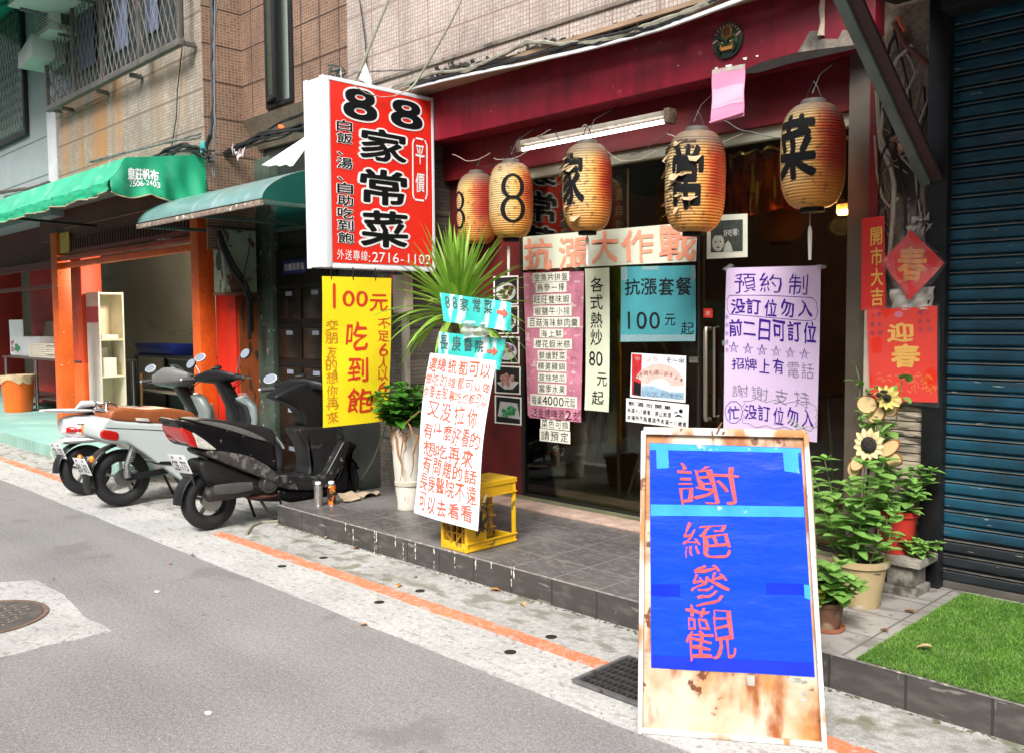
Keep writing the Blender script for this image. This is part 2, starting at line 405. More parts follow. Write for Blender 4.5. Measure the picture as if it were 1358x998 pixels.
structure('kerb', MB().box(XL-.004, YK, 0, .9, YK+.0055, S-.002), tile_face, smooth=0)
structure('raised_pavement', MB().box(XM, YK+.006, 0, .9, 4.9, S), tile_pale, bevel=.004)
structure('kerb', MB().box(XL-.003, YK-.002, S-.005, .9, YK+.004, S+.0015), M('nosing', (.26, .24, .23), .6, nz=(20, .3), stains=[(30, .6, .05, (.6, .55, .48))]), smooth=0)
# white paint drips down the riser
for x, h in ((-5.05, .05), (-4.96, .1), (-4.72, .15), (-4.7, .07), (-4.5, .06), (-4.42, .14), (-4.3, .11), (-4.12, .145), (-3.93, .1), (-3.75, .07), (-3.46, .12), (-3.44, .05), (-3.62, .05)):
    mb = MB()
    for k in range(6):
        r = random.Random(int(x*1000)+k); z = S-h*r.random()
        mb.ball((x+r.uniform(-.003, .003), YK-.001, z), r.uniform(.0015, .0045), .002, r.uniform(.005, .014), 8, 5)
    structure('kerb_marking', mb, M('drip', (.62, .58, .5), .5))
# green painted pavement of the shop on the left
green_top = M('green_floor_paint', (.24, .44, .40), .55, nz=[(1.5, .12), (30, .08)], stains=[(3, .62, .05, (.5, .5, .46), None, .6), (8, .66, .05, (.2, .25, .22))])
green_face = M('green_riser_paint', (.23, .39, .33), .7, nz=[(12, .2, (4, 1, .5)), (3, .15)], stains=[(7, .6, .06, (.55, .55, .48), None, .8), (9, .58, .1, (.28, .25, .16), (3, 1, .5), .6)])
structure('pavement', MB().box(-22, 3.385, 0, -8.62, 8.2, S-.002), green_top, bevel=.008)
structure('kerb', MB().box(-22, 3.38, 0, -8.62, 3.3845, S-.012), green_face, smooth=0)

# ------------------------------------------------------------------ materials of the buildings
beige_tile = mosaic('beige_mosaic', (.40, .34, .285), (.28, .23, .185), (.17, .14, .11), 'X', 99, .358, -50, 3.705-.358*3, tile=.03, tw=.05, gw=.009, groove=(.17, .13, .1),
    stains=[(1.3, .42, .16, (.40, .185, .055), (2.4, 1, .3), .85, (-12.05, -9.9, .3)), (1.6, .50, .14, (.25, .17, .10), (3.5, 1, .25), .6), (1.8, .52, .2, (.2, .16, .12), (3.5, 1, .3), .45), (2.2, .6, .1, (.42, .24, .1), (4, 1, .3), .4)])
brown_tile = mosaic('brown_mosaic', (.19, .10, .062), (.105, .055, .035), (.26, .185, .135), 'X', .293, .341, -7.06, 3.783, tile=.028, tw=.036, gw=.008, groove=(.045, .025, .018), stains=[(2, .56, .15, (.1, .065, .05), (3, 1, .4), .5), (70, .63, .03, (.5, .4, .33), (1, 1, 1), .7)])
brown_side = mosaic('brown_mosaic_side', (.21, .115, .07), (.12, .062, .04), (.29, .21, .155), 'Y', 99, .341, 0, 3.783, tile=.028, tw=.036, gw=.008, groove=(.045, .025, .018), stains=[(70, .63, .03, (.5, .4, .33), (1, 1, 1), .7)])
pink_tile = mosaic('pale_mosaic', (.46, .385, .345), (.36, .295, .26), (.24, .19, .16), 'X', .352, .36, -6.362, 3.634, tile=.0295, gw=.007, groove=(.28, .19, .15),
    stains=[(2, .58, .15, (.3, .24, .2), (3, 1, .5), .4), (60, .60, .03, (.66, .60, .55), (1, 1, 1), .7), (2.2, .56, .14, (.2, .15, .115), (2.5, 1, .3), .5)])
dark_tile = mosaic('dark_green_tile', (.03, .037, .03), (.02, .025, .021), (.012, .013, .012), 'X', 99, 99, 0, -50, tile=.05, tw=.1, stains=[(3, .6, .1, (.1, .1, .085), (3, 1, .5), .5)])
col_tile = mosaic('column_tile', (.13, .115, .09), (.07, .06, .05), (.045, .04, .033), 'X', .36, .45, -6.05, .1, tile=.03, gw=.008, groove=(.03, .026, .02), stains=[(3, .5, .2, (.055, .06, .045), (2, 1, .6), .7), (80, .63, .03, (.34, .31, .26), (1, 1, 1), .7)])
grime = M('dirty_concrete', (.2, .17, .14), .9, nz=[(4, .3), (40, .2)], stains=[(3, .55, .1, (.07, .06, .05), (2, 1, 1))], bump=(40, .4))
maroon = M('maroon_paint', (.17, .003, .015), .5, nz=[(3, .25), (30, .1), (5, .2, (3, 1, .4))], stains=[(11, .67, .03, (.26, .05, .05)), (24, .74, .01, (.5, .42, .38))], bump=(25, .15))
darkred = M('dark_red_paint', (.13, .012, .01), .6, nz=[(3, .25)], stains=[(9, .68, .04, (.05, .01, .01))])
redpaint = M('red_paint', (.46, .022, .008), .5, nz=[(3, .2), (20, .1)], stains=[(14, .68, .03, (.2, .1, .06))])
orangepaint = M('orange_paint', (.66, .10, .008), .5, nz=[(3, .2), (20, .12)], stains=[(18, .69, .03, (.2, .06, .02), (1, 1, .5)), (25, .70, .02, (.6, .5, .4))])
blackmetal = M('black_metal', (.018, .018, .02), .45, .3, nz=(20, .3))
greymetal = M('grey_metal', (.2, .2, .21), .45, .6, nz=(12, .3), stains=[(14, .62, .06, (.1, .06, .04))])
steel = M('stainless', (.55, .55, .54), .28, 1, nz=(6, .12))
white_metal = M('white_metal', (.72, .73, .74), .4, nz=(3, .06), stains=[(10, .68, .05, (.4, .3, .2), None, .6)])
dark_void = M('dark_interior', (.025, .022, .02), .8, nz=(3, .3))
wood_dark = M('dark_wood', (.07, .035, .02), .5, nz=(8, .3))
glassy = M('dark_pane', (.02, .024, .024), .07, spec=.5)
# shop glass: partly see-through, partly mirror
gm = bpy.data.materials.new('shop_glass'); gm.use_nodes = True; t = gm.node_tree; t.nodes.clear()
tr_ = t.nodes.new('ShaderNodeBsdfTransparent'); tr_.inputs[0].default_value = (.72, .74, .66, 1)
gl_ = t.nodes.new('ShaderNodeBsdfGlossy'); gl_.inputs['Roughness'].default_value = .02; gl_.inputs[0].default_value = (.75, .78, .75, 1)
fr_ = t.nodes.new('ShaderNodeFresnel'); fr_.inputs[0].default_value = 1.45
ms_ = t.nodes.new('ShaderNodeMixShader'); ou_ = t.nodes.new('ShaderNodeOutputMaterial')
t.links.new(fr_.outputs[0], ms_.inputs[0]); t.links.new(tr_.outputs[0], ms_.inputs[1]); t.links.new(gl_.outputs[0], ms_.inputs[2]); t.links.new(ms_.outputs[0], ou_.inputs[0])

# ------------------------------------------------------------------ the restaurant's building
shop = thing('shop_building', 'pale mosaic shop building with maroon beam, papered glass front and blue roller shutter', 'building', (-3.9, 4.63, 0))
part('upper_wall', MB().box(-6.355, 4.4, 3.29, 1.2, 4.9, 8), pink_tile, shop, smooth=0)
part('wall_ledge', MB().box(-6.0, 4.385, 3.405, 1.2, 4.3985, 3.435), grime, shop, bevel=.004)
part('soffit', MB().box(-5.62, 4.36, 3.262, 1.2, 4.75, 3.288), M('brown_soffit', (.3, .2, .13), .7, nz=(5, .25)), shop, smooth=0)
fl = [P(x, y, Y=4.35) for x, y in ((545, 117), (560, 113.5), (590, 106), (620, 99.5), (660, 91), (700, 83), (730, 76), (770, 67), (805, 58), (840, 48.5), (880, 37), (905, 28), (930, 19), (981, 0), (1040, -24), (1110, -50))]
R = [[p+Vector((0, 0, .014)), p+Vector((0, -.012, .006)), p+Vector((0, -.012, -.012)), p+Vector((0, .004, -.014)), p+Vector((0, .02, -.004)), p+Vector((0, .03, .02))] for p in fl]
part('flashing', MB().rings(R), M('flashing_metal', (.68, .70, .70), .4, .2, nz=(15, .2)), shop)
beam_bot = 2.895
part('beam', MB().box(-5.62, 4.55, beam_bot, -1.98, 4.74, 3.262), maroon, shop, bevel=.012)
part('inner_beam', MB().box(-5.62, 4.8, 2.63, -2.0, 4.96, 3.26), M('inner_beam_paint', (.17, .008, .014), .5, nz=(4, .2)), shop, smooth=0)
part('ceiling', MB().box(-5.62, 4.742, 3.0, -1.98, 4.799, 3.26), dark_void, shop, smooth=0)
part('transom', MB().box(-5.05, 4.845, 2.555, -2.18, 4.905, 2.628), M('cream_frame', (.42, .42, .33), .5, nz=(6, .2)), shop, bevel=.004)
# broken plaster on the beam's corner, steel showing
mb = MB(); mb.prism([P(x, y, Y=4.546) for x, y in ((1066, 57), (1074, 42), (1085, 41), (1090, 52), (1112, 52), (1118, 40), (1130, 42), (1138, 52), (1135, 60), (1085, 66), (1058, 70))], (0, -.004, 0))
part('broken_plaster', mb, grime, shop, smooth=0)
mb = MB(); mb.prism([P(x, y, Y=4.547) for x, y in ((990, 92), (1010, 83), (1050, 72), (1100, 61), (1140, 52), (1140, 64), (1100, 73), (1050, 84), (1005, 97), (988, 98))], (0, -.004, 0))
part('rust_gap', mb, M('rusty_gap', (.012, .008, .007), .9, nz=(20, .4)), shop, smooth=0)
mb = MB().tube([P(x, y, Y=4.54) for x, y in ((1092, -8), (1090, 12), (1091, 30), (1089, 48))], [.012, .016, .013, .02], 6)
part('plaster_drip', mb, M('pale_plaster', (.45, .36, .28), .9, nz=(20, .3), bump=(30, .6)), shop)
# sill, glass, frames, jambs
part('sill', MB().box(-5.62, 4.535, S, -2.03, 4.755, S+.016), M('pink_stone', (.47, .335, .27), .5, nz=[(8, .25), (40, .15)], stains=[(5, .6, .1, (.25, .2, .16), None, .6)]), shop, bevel=.004)
part('floor_edge', MB().box(-5.62, 4.76, .02, -2.03, 4.87, S+.012), M('greenish_stone', (.13, .13, .075), .5, nz=(5, .3)), shop, smooth=0)
part('side_wall', MB().box(-5.62, 4.87, S, -4.82, 4.96, 2.63), M('dark_red_panel', (.1, .012, .012), .4, nz=(4, .25)), shop, smooth=0)
part('window_pane', MB().box(-4.80, 4.892, S+.03, -3.24, 4.9, 2.553), gm, shop, smooth=0)
part('window_frame', MB().box(-4.82, 4.872, S, -4.795, 4.92, 2.553).box(-4.79, 4.88, S+.005, -2.2, 4.915, S+.03), M('dark_frame', (.03, .028, .025), .4, .5), shop, bevel=.003)
door = part('glass_door', MB().box(-3.215, 4.892, S+.03, -2.21, 4.9, 2.553), gm, shop, smooth=0)
part('door_frame', MB().box(-3.236, 4.87, S, -3.218, 4.93, 2.553), MATS['dark_frame'], door, bevel=.003)
hy = 4.83
h0, h1 = P(936, 436, Y=hy), P(936, 556, Y=hy); h2, h3 = P(947, 434, Y=hy-.0), P(947, 552, Y=hy)
part('door_handle', MB().tube([h0+Vector((0, .05, 0)), h0, h0+Vector((0, -.004, -.02)), h1+Vector((0, -.004, .02)), h1, h1+Vector((0, .05, 0))], .014, 10).tube([h2+Vector((0, .05, 0)), h2, h3, h3+Vector((0, .05, 0))], .008, 8), M('brass_handle', (.35, .3, .24), .3, .8), door)
part('hinge_clamp', MB().obox(P(922, 477, Y=4.87), (.035, 0, 0), (0, .02, 0), (0, 0, .018)), steel, door, bevel=.004)
part('jamb', MB().box(-2.18, 4.7, S, -2.04, 4.96, 2.95), M('bronze_frame', (.16, .13, .1), .4, .4, nz=(4, .2)), shop, bevel=.004)
part('red_reveal', MB().box(-2.04, 4.64, S, -1.99, 4.9, 2.9), M('red_reveal_paint', (.2, .014, .014), .5, nz=(4, .2)), shop, smooth=0)
part('tiled_column', MB().box(-6.06, 4.44, 0, -5.625, 5.0, 3.26), col_tile, shop, smooth=0)
part('column_strip', MB().box(-5.69, 4.405, S, -5.628, 4.438, 2.2), M('weathered_strip', (.3, .27, .22), .8, nz=[(9, .3, (1, 1, .3))], stains=[(8, .55, .1, (.1, .085, .07), (1, 1, .3))]), shop, smooth=0)
# pillar between the shop and the shutter
part('pillar', MB().box(-2.0, 4.66, .1, -1.735, 5.0, 3.3), M('rough_render', (.31, .25, .19), .95, nz=[(5, .3), (40, .2)], stains=[(4, .5, .1, (.06, .045, .035), (1, 1, .6)), (12, .62, .1, (.42, .36, .29))], bump=(45, .9)), shop, smooth=0)
slats = MB(); r = random.Random(5)
z = .6
while z < 1.42:
    hgt = r.uniform(.03, .055); slats.box(-1.985+r.uniform(0, .012), 4.632+r.uniform(0, .012), z, -1.735, 4.659, z+hgt-.006); z += hgt
part('pillar_cladding', slats, M('peeling_white_wood', (.42, .355, .27), .85, nz=[(14, .4, (.3, 1, 2))], stains=[(9, .50, .07, (.09, .07, .055), (.5, 1, 3)), (25, .6, .04, (.3, .22, .15), (.4, 1, 3))], bump=(30, .5, (.3, 1, 4))), shop, bevel=.003)
part('corner_board', MB().box(-2.035, 4.60, .3, -1.965, 4.63, 1.55), M('tan_board', (.47, .38, .3), .7, nz=(6, .2)), shop, bevel=.003)
part('pillar_footing', MB().box(-1.99, 4.63, .45, -1.735, 4.6585, .595), M('dark_mortar', (.12, .1, .085), .9, nz=(12, .4), bump=(40, .5)), shop, bevel=.005)
# roller shutter
fr = MB().box(-1.735, 4.6, S, -1.635, 4.72, 3.2)
part('shutter_frame', fr, M('black_frame', (.014, .014, .016), .4, .3, nz=(9, .4)), shop, bevel=.004)
pitch = .0735
def slat_strip(z0, z1):
    vs = []; fs = []; prof = []; zs = z0
    while zs < z1-.01:
        prof += [(4.672, zs), (4.662, zs+.003), (4.658, zs+.008), (4.6555, zs+.026), (4.658, zs+.045), (4.662, zs+.050), (4.674, zs+.052), (4.676, zs+.0545), (4.664, zs+.056), (4.660, zs+.059), (4.660, zs+.062), (4.664, zs+.065), (4.676, zs+.0665), (4.676, zs+.0715)]; zs += pitch
    for y, z in prof: vs += [(-1.636, y, z), (1.2, y, z)]
    for i in range(len(prof)-1): fs.append([2*i, 2*i+1, 2*i+3, 2*i+2])
    return MB().add(vs, fs)
blue = M('blue_shutter_paint', (.007, .053, .09), .45, .0, nz=[(3, .3), (14, .25, (.4, 1, 2)), (2, .25, (4, 1, .3))], stains=[(7, .62, .05, (.02, .035, .05), (.6, 1, 2.5)), (16, .7, .02, (.35, .33, .27), (.5, 1, 5)), (5, .66, .05, (.16, .1, .07), (.5, 1, 4), .7)])
rs = part('roller_shutter', slat_strip(S+.035+3*pitch, 3.1), blue, shop, smooth=30)
part('bottom_slats', slat_strip(S+.035, S+.035+3*pitch), M('dark_slat', (.012, .016, .02), .45, nz=[(14, .3, (.4, 1, 2))], stains=[(16, .68, .03, (.2, .18, .15), (.5, 1, 5))]), rs, smooth=30)
rib = MB(); k = 0
while S+.035+k*pitch < 3.0: z = S+.035+k*pitch+.0605; rib.box(-1.6355, 4.6565, z-.0022, 1.2, 4.6615, z+.0022); k += 1
part('slat_joint', rib, M('worn_joint', (.17, .15, .12), .5, .3, nz=[(20, .5, (.5, 1, 1))]), rs, smooth=0)
part('shutter_bottom_bar', MB().box(-1.634, 4.65, S+.002, 1.2, 4.69, S+.036), M('bottom_bar', (.1, .09, .08), .6, .3, nz=(9, .3)), shop, bevel=.004)
part('shutter_track', MB().box(-1.2, 4.6, S, 1.2, 4.62, S+.006), grime, shop, smooth=0)
# interior of the restaurant
part('interior_floor', MB().box(-5.6, 4.97, .05, -2.05, 9.5, S+.01), M('shop_floor', (.12, .12, .075), .35, nz=(2, .2)), shop, smooth=0)
part('interior_wall', MB().box(-5.9, 9.5, 0, -2.0, 9.6, 3.2).box(-7.2, 4.97, 0, -7.1, 9.5, 3.2).box(-2.0, 5.01, 0, -1.9, 9.5, 3.2).box(-7.2, 9.5, 0, -5.9, 9.6, 3.2).box(-7.2, 5.01, 0, -5.63, 5.1, 3.2), M('shop_wall', (.26, .12, .07), .7, nz=(2, .25)), shop, smooth=0)
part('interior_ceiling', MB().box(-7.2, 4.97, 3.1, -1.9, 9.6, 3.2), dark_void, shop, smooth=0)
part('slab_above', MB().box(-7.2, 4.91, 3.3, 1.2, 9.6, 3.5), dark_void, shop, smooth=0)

# ------------------------------------------------------------------ brown apartment entrance
apt = thing('apartment_building', 'brown mosaic apartment building with a narrow casement window and a dark steel mailbox entrance', 'building', (-7.2, 4.6, 0))
part('upper_wall', MB().box(-8.126, 4.4, 3.46, -7.64, 4.9, 8).box(-7.2, 4.4, 3.46, -6.357, 4.9, 8).box(-7.64, 4.4, 3.46, -7.2, 4.9, 3.5).box(-7.64, 4.4, 5.1, -7.2, 4.9, 8), brown_tile, apt, smooth=0)
part('sloped_band', MB().prism([(-8.126, 4.38, 3.458), (-8.126, 4.56, 3.2), (-8.126, 4.9, 3.2), (-8.126, 4.9, 3.458)], (2.06, 0, 0)), M('tan_render', (.25, .19, .135), .9, nz=[(4, .25), (30, .15)], stains=[(3, .58, .1, (.12, .09, .07))]), apt, smooth=0)
part('lower_wall', MB().box(-8.126, 4.6, 0, -6.062, 4.9, 3.198), dark_tile, apt, smooth=0)
part('window_reveal', MB().box(-7.64, 4.46, 3.5, -7.2, 4.52, 5.1), M('pale_inside', (.26, .30, .27), .7), apt, smooth=0)
win = part('casement_window', MB().box(-7.65, 4.372, 3.482, -7.605, 4.43, 5.1).box(-7.235, 4.372, 3.482, -7.19, 4.43, 5.1).box(-7.605, 4.372, 3.482, -7.235, 4.43, 3.52), blackmetal, apt, bevel=.004)
# the opened leaf, swung out towards the street
a0 = Vector((-7.6, 4.36, 3.53)); dv = Vector((.974, -.224, 0)).normalized(); L = .25
lf = MB()
for s0, s1, z0, z1 in ((0, .035, 3.53, 5.1), (L-.035, L, 3.53, 5.1), (.035, L-.035, 3.53, 3.575)):
    c = a0+dv*((s0+s1)/2); lf.obox((c.x, c.y, (z0+z1)/2), dv*((s1-s0)/2), dv.cross(Vector((0, 0, 1)))*.016, (0, 0, (z1-z0)/2))
leaf = part('window_leaf', lf, blackmetal, win, bevel=.003)
c = a0+dv*(L/2)
part('window_pane', MB().obox((c.x, c.y, 4.33), dv*(L/2-.034), dv.cross(Vector((0, 0, 1)))*.004, (0, 0, .755)), M('greenish_pane', (.03, .05, .04), .12), win, smooth=0)
part('green_pillar', MB().box(-8.2, 4.5, 0, -7.84, 4.598, 3.1), M('green_pillar_paint', (.055, .08, .06), .7, nz=[(6, .3), (30, .2)], stains=[(8, .58, .08, (.05, .05, .035), (1, 1, .5)), (15, .64, .04, (.3, .3, .24))]), apt, bevel=.006)
bronze = M('mailbox_bronze', (.055, .043, .032), .32, .75, nz=[(4, .25)])
mbx = part('mailbox_cabinet', MB().box(-7.83, 4.545, .09, -6.9, 4.598, 2.2), bronze, apt, bevel=.005)
part('mailbox_sign', MB().box(-7.68, 4.535, 1.96, -7.28, 4.544, 2.09), M('blue_sign', (.02, .03, .16), .4), mbx, bevel=.002)
doors = []
for rrow in range(5):
    for cc in range(2):
        x0 = -7.80+cc*.455; z1 = 1.87-rrow*.37; 
        d = part('mailbox_door', MB().box(x0, 4.532, z1-.335, x0+.425, 4.5445, z1-.055), M('mailbox_front', (.075, .06, .042), .26, .8, nz=[(3, .25)]), mbx, bevel=.003)
        part('mail_slot', MB().box(x0+.02, 4.538, z1-.045, x0+.405, 4.5445, z1-.012), M('slot_black', (.006, .006, .006), .6), mbx, smooth=0)
        part('number_plate', MB().box(x0+.16, 4.527, z1-.115, x0+.27, 4.5315, z1-.075), M('pale_number', (.3, .33, .42), .4), d, smooth=0)
part('entrance_door', MB().box(-6.88, 4.56, .05, -6.07, 4.598, 2.25), M('dark_steel_door', (.045, .048, .042), .35, .5, nz=(4, .25)), apt, bevel=.006)
part('door_rail', MB().box(-6.85, 4.545, .06, -6.8, 4.559, 2.2).box(-6.14, 4.545, .06, -6.09, 4.559, 2.2).box(-6.8, 4.548, .75, -6.14, 4.559, .8), blackmetal, apt, bevel=.003)
f_ = plane_quad((-7.68, 4.534, 2.09), (-7.28, 4.534, 2.09), (-7.28, 4.534, 1.96), (-7.68, 4.534, 1.96))
part('lettering', write(MB(), f_, '信義路郵箱', [(.05, .2), (.95, .2), (.95, .8), (.05, .8)], uv=True, bold=.01), M('white_letter', (.75, .75, .75), .5), mbx, smooth=0)

# ------------------------------------------------------------------ the corner building on the left, red shopfront below
cor = thing('corner_building', 'beige mosaic corner building with rust stains and an orange framed red shopfront', 'building', (-10.3, 4.1, 0))
part('upper_wall', MB().box(-12.36, 4.0, 3.02, -8.145, 4.4, 8.5), beige_tile, cor, smooth=0)
part('side_wall', MB().box(-8.144, 3.998, 2.2, -8.128, 4.6, 8.5), brown_side, cor, smooth=0)
part('edge_strip', MB().box(-12.42, 3.985, 3.02, -12.1, 3.9985, 6.2), M('pale_render', (.5, .49, .52), .8, nz=[(3, .15)]), cor, smooth=0)
part('wall_base', MB().box(-12.36, 3.97, 2.98, -8.145, 4.4, 3.018), grime, cor, bevel=.006)
part('fascia', MB().box(-13.4, 4.16, 2.62, -8.15, 4.4, 2.978), M('fascia_red', (.10, .007, .005), .5, nz=(3, .25)), cor, smooth=0)
part('seam_strip', MB().box(-12.4, 4.145, 2.735, -8.6, 4.159, 2.742), M('pale_seam', (.4, .15, .1), .6), cor, smooth=0)
rg = MB()
for i in range(44): rg.box(-12.2+i*.079, 4.135, 2.45, -12.2+i*.079+.045, 4.1485, 2.6)
part('shutter_grooves', rg, M('groove_red', (.05, .004, .003), .55), cor, smooth=0)
part('shutter_box', MB().box(-12.6, 4.149, 2.40, -8.62, 4.4, 2.618), M('shutter_red', (.16, .015, .007), .5, nz=(3, .25)), cor, bevel=.006)
part('shutter_rail', MB().box(-12.6, 4.12, 2.33, -8.62, 4.2, 2.385), M('rail_red', (.30, .035, .010), .5, nz=(4, .25)), cor, bevel=.006)
part('lower_rail', MB().box(-12.6, 4.17, 2.24, -8.62, 4.25, 2.31), orangepaint, cor, bevel=.006)
for x0, x1 in ((-12.83, -12.6), (-8.72, -8.55)):
    part('post', MB().box(x0, 4.1, S, x1, 4.27, 2.7), orangepaint, cor, bevel=.01)
part('end_wall', MB().box(-8.55, 4.44, 1.79, -8.145, 4.5, 2.98).box(-8.55, 4.275, .05, -8.147, 4.5, 1.785), M('bright_red_panel', (.60, .022, .008), .5, nz=[(3, .2)], stains=[(16, .68, .03, (.25, .06, .03))]), cor, smooth=0)
part('return_wall', MB().box(-8.146, 4.3, .05, -8.128, 4.7, 2.19), M('orange_brown', (.3, .07, .015), .6, nz=[(4, .3)], stains=[(9, .56, .06, (.05, .035, .025), (2, 2, .6))]), cor, smooth=0)
part('yellow_notice', MB().box(-12.52, 4.12, 2.42, -12.2, 4.133, 2.68), M('yellow_card', (.5, .32, .06), .6, nz=(9, .2)), cor, smooth=0)
f_ = plane_quad((-12.52, 4.119, 2.68), (-12.2, 4.119, 2.68), (-12.2, 4.119, 2.42), (-12.52, 4.119, 2.42))
part('pilaster', MB().box(-13.9, 4.62, S, -13.25, 4.9, 2.6), M('pilaster_red', (.72, .07, .012), .5, nz=(3, .15)), cor, bevel=.01)
part('pilaster_base', MB().box(-13.91, 4.61, S, -13.24, 4.9, .95), M('pilaster_orange', (.8, .12, .014), .5, nz=(3, .15)), cor, bevel=.01)
f_ = plane_quad((-13.9, 4.615, 2.4), (-13.25, 4.615, 2.4), (-13.25, 4.615, 1.2), (-13.9, 4.615, 1.2))
part('lettering', write(MB(), f_, '開市大吉', [(.25, .02), (.75, .02), (.75, .98), (.25, .98)], uv=True, vert=True, bold=0, hand=.6), M('faded_gold', (.55, .16, .03), .5), cor, smooth=0)
part('interior_wall', MB().box(-22, 6.4, .1, -8.6, 6.5, 3.2), M('greygreen_plaster', (.27, .265, .20), .8, nz=[(1.2, .15)], stains=[(2, .62, .1, (.08, .08, .07), (.6, 1, 2), .7)]), cor, smooth=0)
part('partition', MB().box(-9.7, 5.6, S, -9.0, 6.39, 3.0), M('dark_red_partition', (.16, .04, .025), .7), cor, smooth=0)
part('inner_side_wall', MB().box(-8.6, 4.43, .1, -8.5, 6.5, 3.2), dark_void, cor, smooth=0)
part('left_red_wall', MB().box(-17.4, 5.2, S, -16.3, 5.3, 3.1).box(-15.9, 5.5, S, -15.2, 5.6, 3.1), M('far_red_wall', (.36, .02, .012), .6, nz=(2, .2)), cor, smooth=0)
part('cross_beam', MB().box(-22, 4.2, 2.28, -12.84, 4.3, 2.36).box(-22, 4.2, 2.0, -12.84, 4.28, 2.05).box(-22, 4.35, 2.4, -12.84, 4.5, 2.95), M('dim_red', (.10, .012, .008), .6), cor, smooth=0)
part('end_partition', MB().box(-22.1, 3.4, .05, -22, 6.5, 3.1), MATS['far_red_wall'], cor, smooth=0)
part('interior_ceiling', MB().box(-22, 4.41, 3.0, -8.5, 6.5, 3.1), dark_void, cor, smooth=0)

# barred bay window upstairs
gY = 3.84
wt = part('bay_window', MB().box(-12.3, 4.0-.012, 4.27, -8.5, 4.0-.001, 6.3), M('dark_window', (.03, .035, .04), .15, nz=(3, .4)), cor, smooth=0)
cu = MB(); r = random.Random(8)
for x0, x1 in ((-11.2, -10.7), (-10.1, -9.75), (-9.3, -9.0)):
    cu.sheet(lambda u, v, o, a=x0, b=x1: (a+(b-a)*u, 3.97+.012*math.sin(u*22)+o*0-(-o), 6.3-v*1.85), 24, 1, .003)
part('curtain', cu, M('blue_curtain', (.1, .13, .22), .8), wt)
bl, br = P(64, 139, Y=gY), P(239, 59, Y=gY)
gx0, gx1, gz0, gz1 = bl.x, br.x, (bl.z+br.z)/2, 5.9
g = MB()
for x in (gx0, gx0+(gx1-gx0)*.25, gx0+(gx1-gx0)*.48, gx0+(gx1-gx0)*.75, gx1): g.box(x-.025, gY-.02, gz0, x+.025, gY+.02, gz1)
g.box(gx0-.03, gY-.03, gz0-.05, gx1+.03, gY+.03, gz0+.01)
for x in (gx0, gx1): g.box(x-.02, gY, gz0-.04, x+.02, 3.985, gz0)
for x in (gx0+.4, gx0+1.5, gx0+2.4): g.box(x-.03, gY+.03, gz0-.09, x+.03, 3.985, gz0-.051)
part('grille_frame', g, M('grille_frame_metal', (.12, .11, .10), .55, .3, nz=(9, .3), stains=[(12, .6, .06, (.14, .08, .05))]), wt, bevel=.003)
def lattice(x0, x1, z0, z1, y, sp, slope, r, ax='x'):
    mb = MB(); hgt = z1-z0; run = hgt/slope; n = int((x1-x0+run)/sp)
    for sgn in (1, -1):
        for i in range(n+1):
            xa = x0-run+i*sp if sgn > 0 else x0+i*sp
            za, zb = z0, z1; xb = xa+sgn*run
            pts = []
            p, q = (xa, za), (xb, zb)
            for lim in (x0, x1):
                pass
            ta, tb = 0, 1
            d = q[0]-p[0]
            t0, t1 = sorted(((x0-p[0])/d, (x1-p[0])/d)); ta, tb = max(0, t0), min(1, t1)
            if tb-ta < .02: continue
            A = (p[0]+d*ta, za+hgt*ta); B = (p[0]+d*tb, za+hgt*tb); yy = y+.004*sgn
            if ax == 'x': mb.tube([(A[0], yy, A[1]), (B[0], yy, B[1])], r, 4, False)
            else: mb.tube([(yy, A[0], A[1]), (yy, B[0], B[1])], r, 4, False)
    return mb
part('grille', lattice(gx0, gx1, gz0, gz1, gY, .12, 2.3, .0052), M('grille_metal', (.19, .18, .165), .5, .3, nz=(9, .2)), wt, smooth=0)
part('side_grille', lattice(gY, 3.98, gz0, gz1, gx0, .11, 1.75, .006, 'y'), MATS['grille_metal'], wt, smooth=0)

# ------------------------------------------------------------------ grey building at the far left
nb = thing('grey_building', 'pale grey rendered building with a barred window at the far left', 'building', (-15, 4.0, 0))
part('wall', MB().box(-24, 3.99, 2.9, -12.425, 4.4, 9), M('grey_render', (.27, .30, .31), .8, nz=[(1.5, .1), (25, .06)], stains=[(2, .6, .1, (.26, .29, .3), (1, 1, .4), .6)]), nb, smooth=0)
for z in (3.42, 3.9): part('render_joint', MB().box(-24, 3.984, z, -12.425, 3.9895, z+.012), M('joint_grey', (.2, .22, .22), .8), nb, smooth=0)
f2 = part('window_frame', MB().box(-17, 3.93, 4.02, -13.1, 3.985, 4.09).box(-13.17, 3.93, 4.09, -13.1, 3.985, 6.2).box(-14.5, 3.94, 4.09, -14.44, 3.985, 6.2), blackmetal, nb, bevel=.004)
part('window_pane', MB().box(-17, 3.97, 4.09, -13.17, 3.984, 6.2), M('teal_pane', (.03, .07, .06), .2, nz=(3, .4)), f2, smooth=0)
part('grille', lattice(-16.5, -13.17, 4.09, 6.2, 3.9, .12, 2.2, .006), M('dim_grille', (.2, .24, .2), .5), f2, smooth=0)
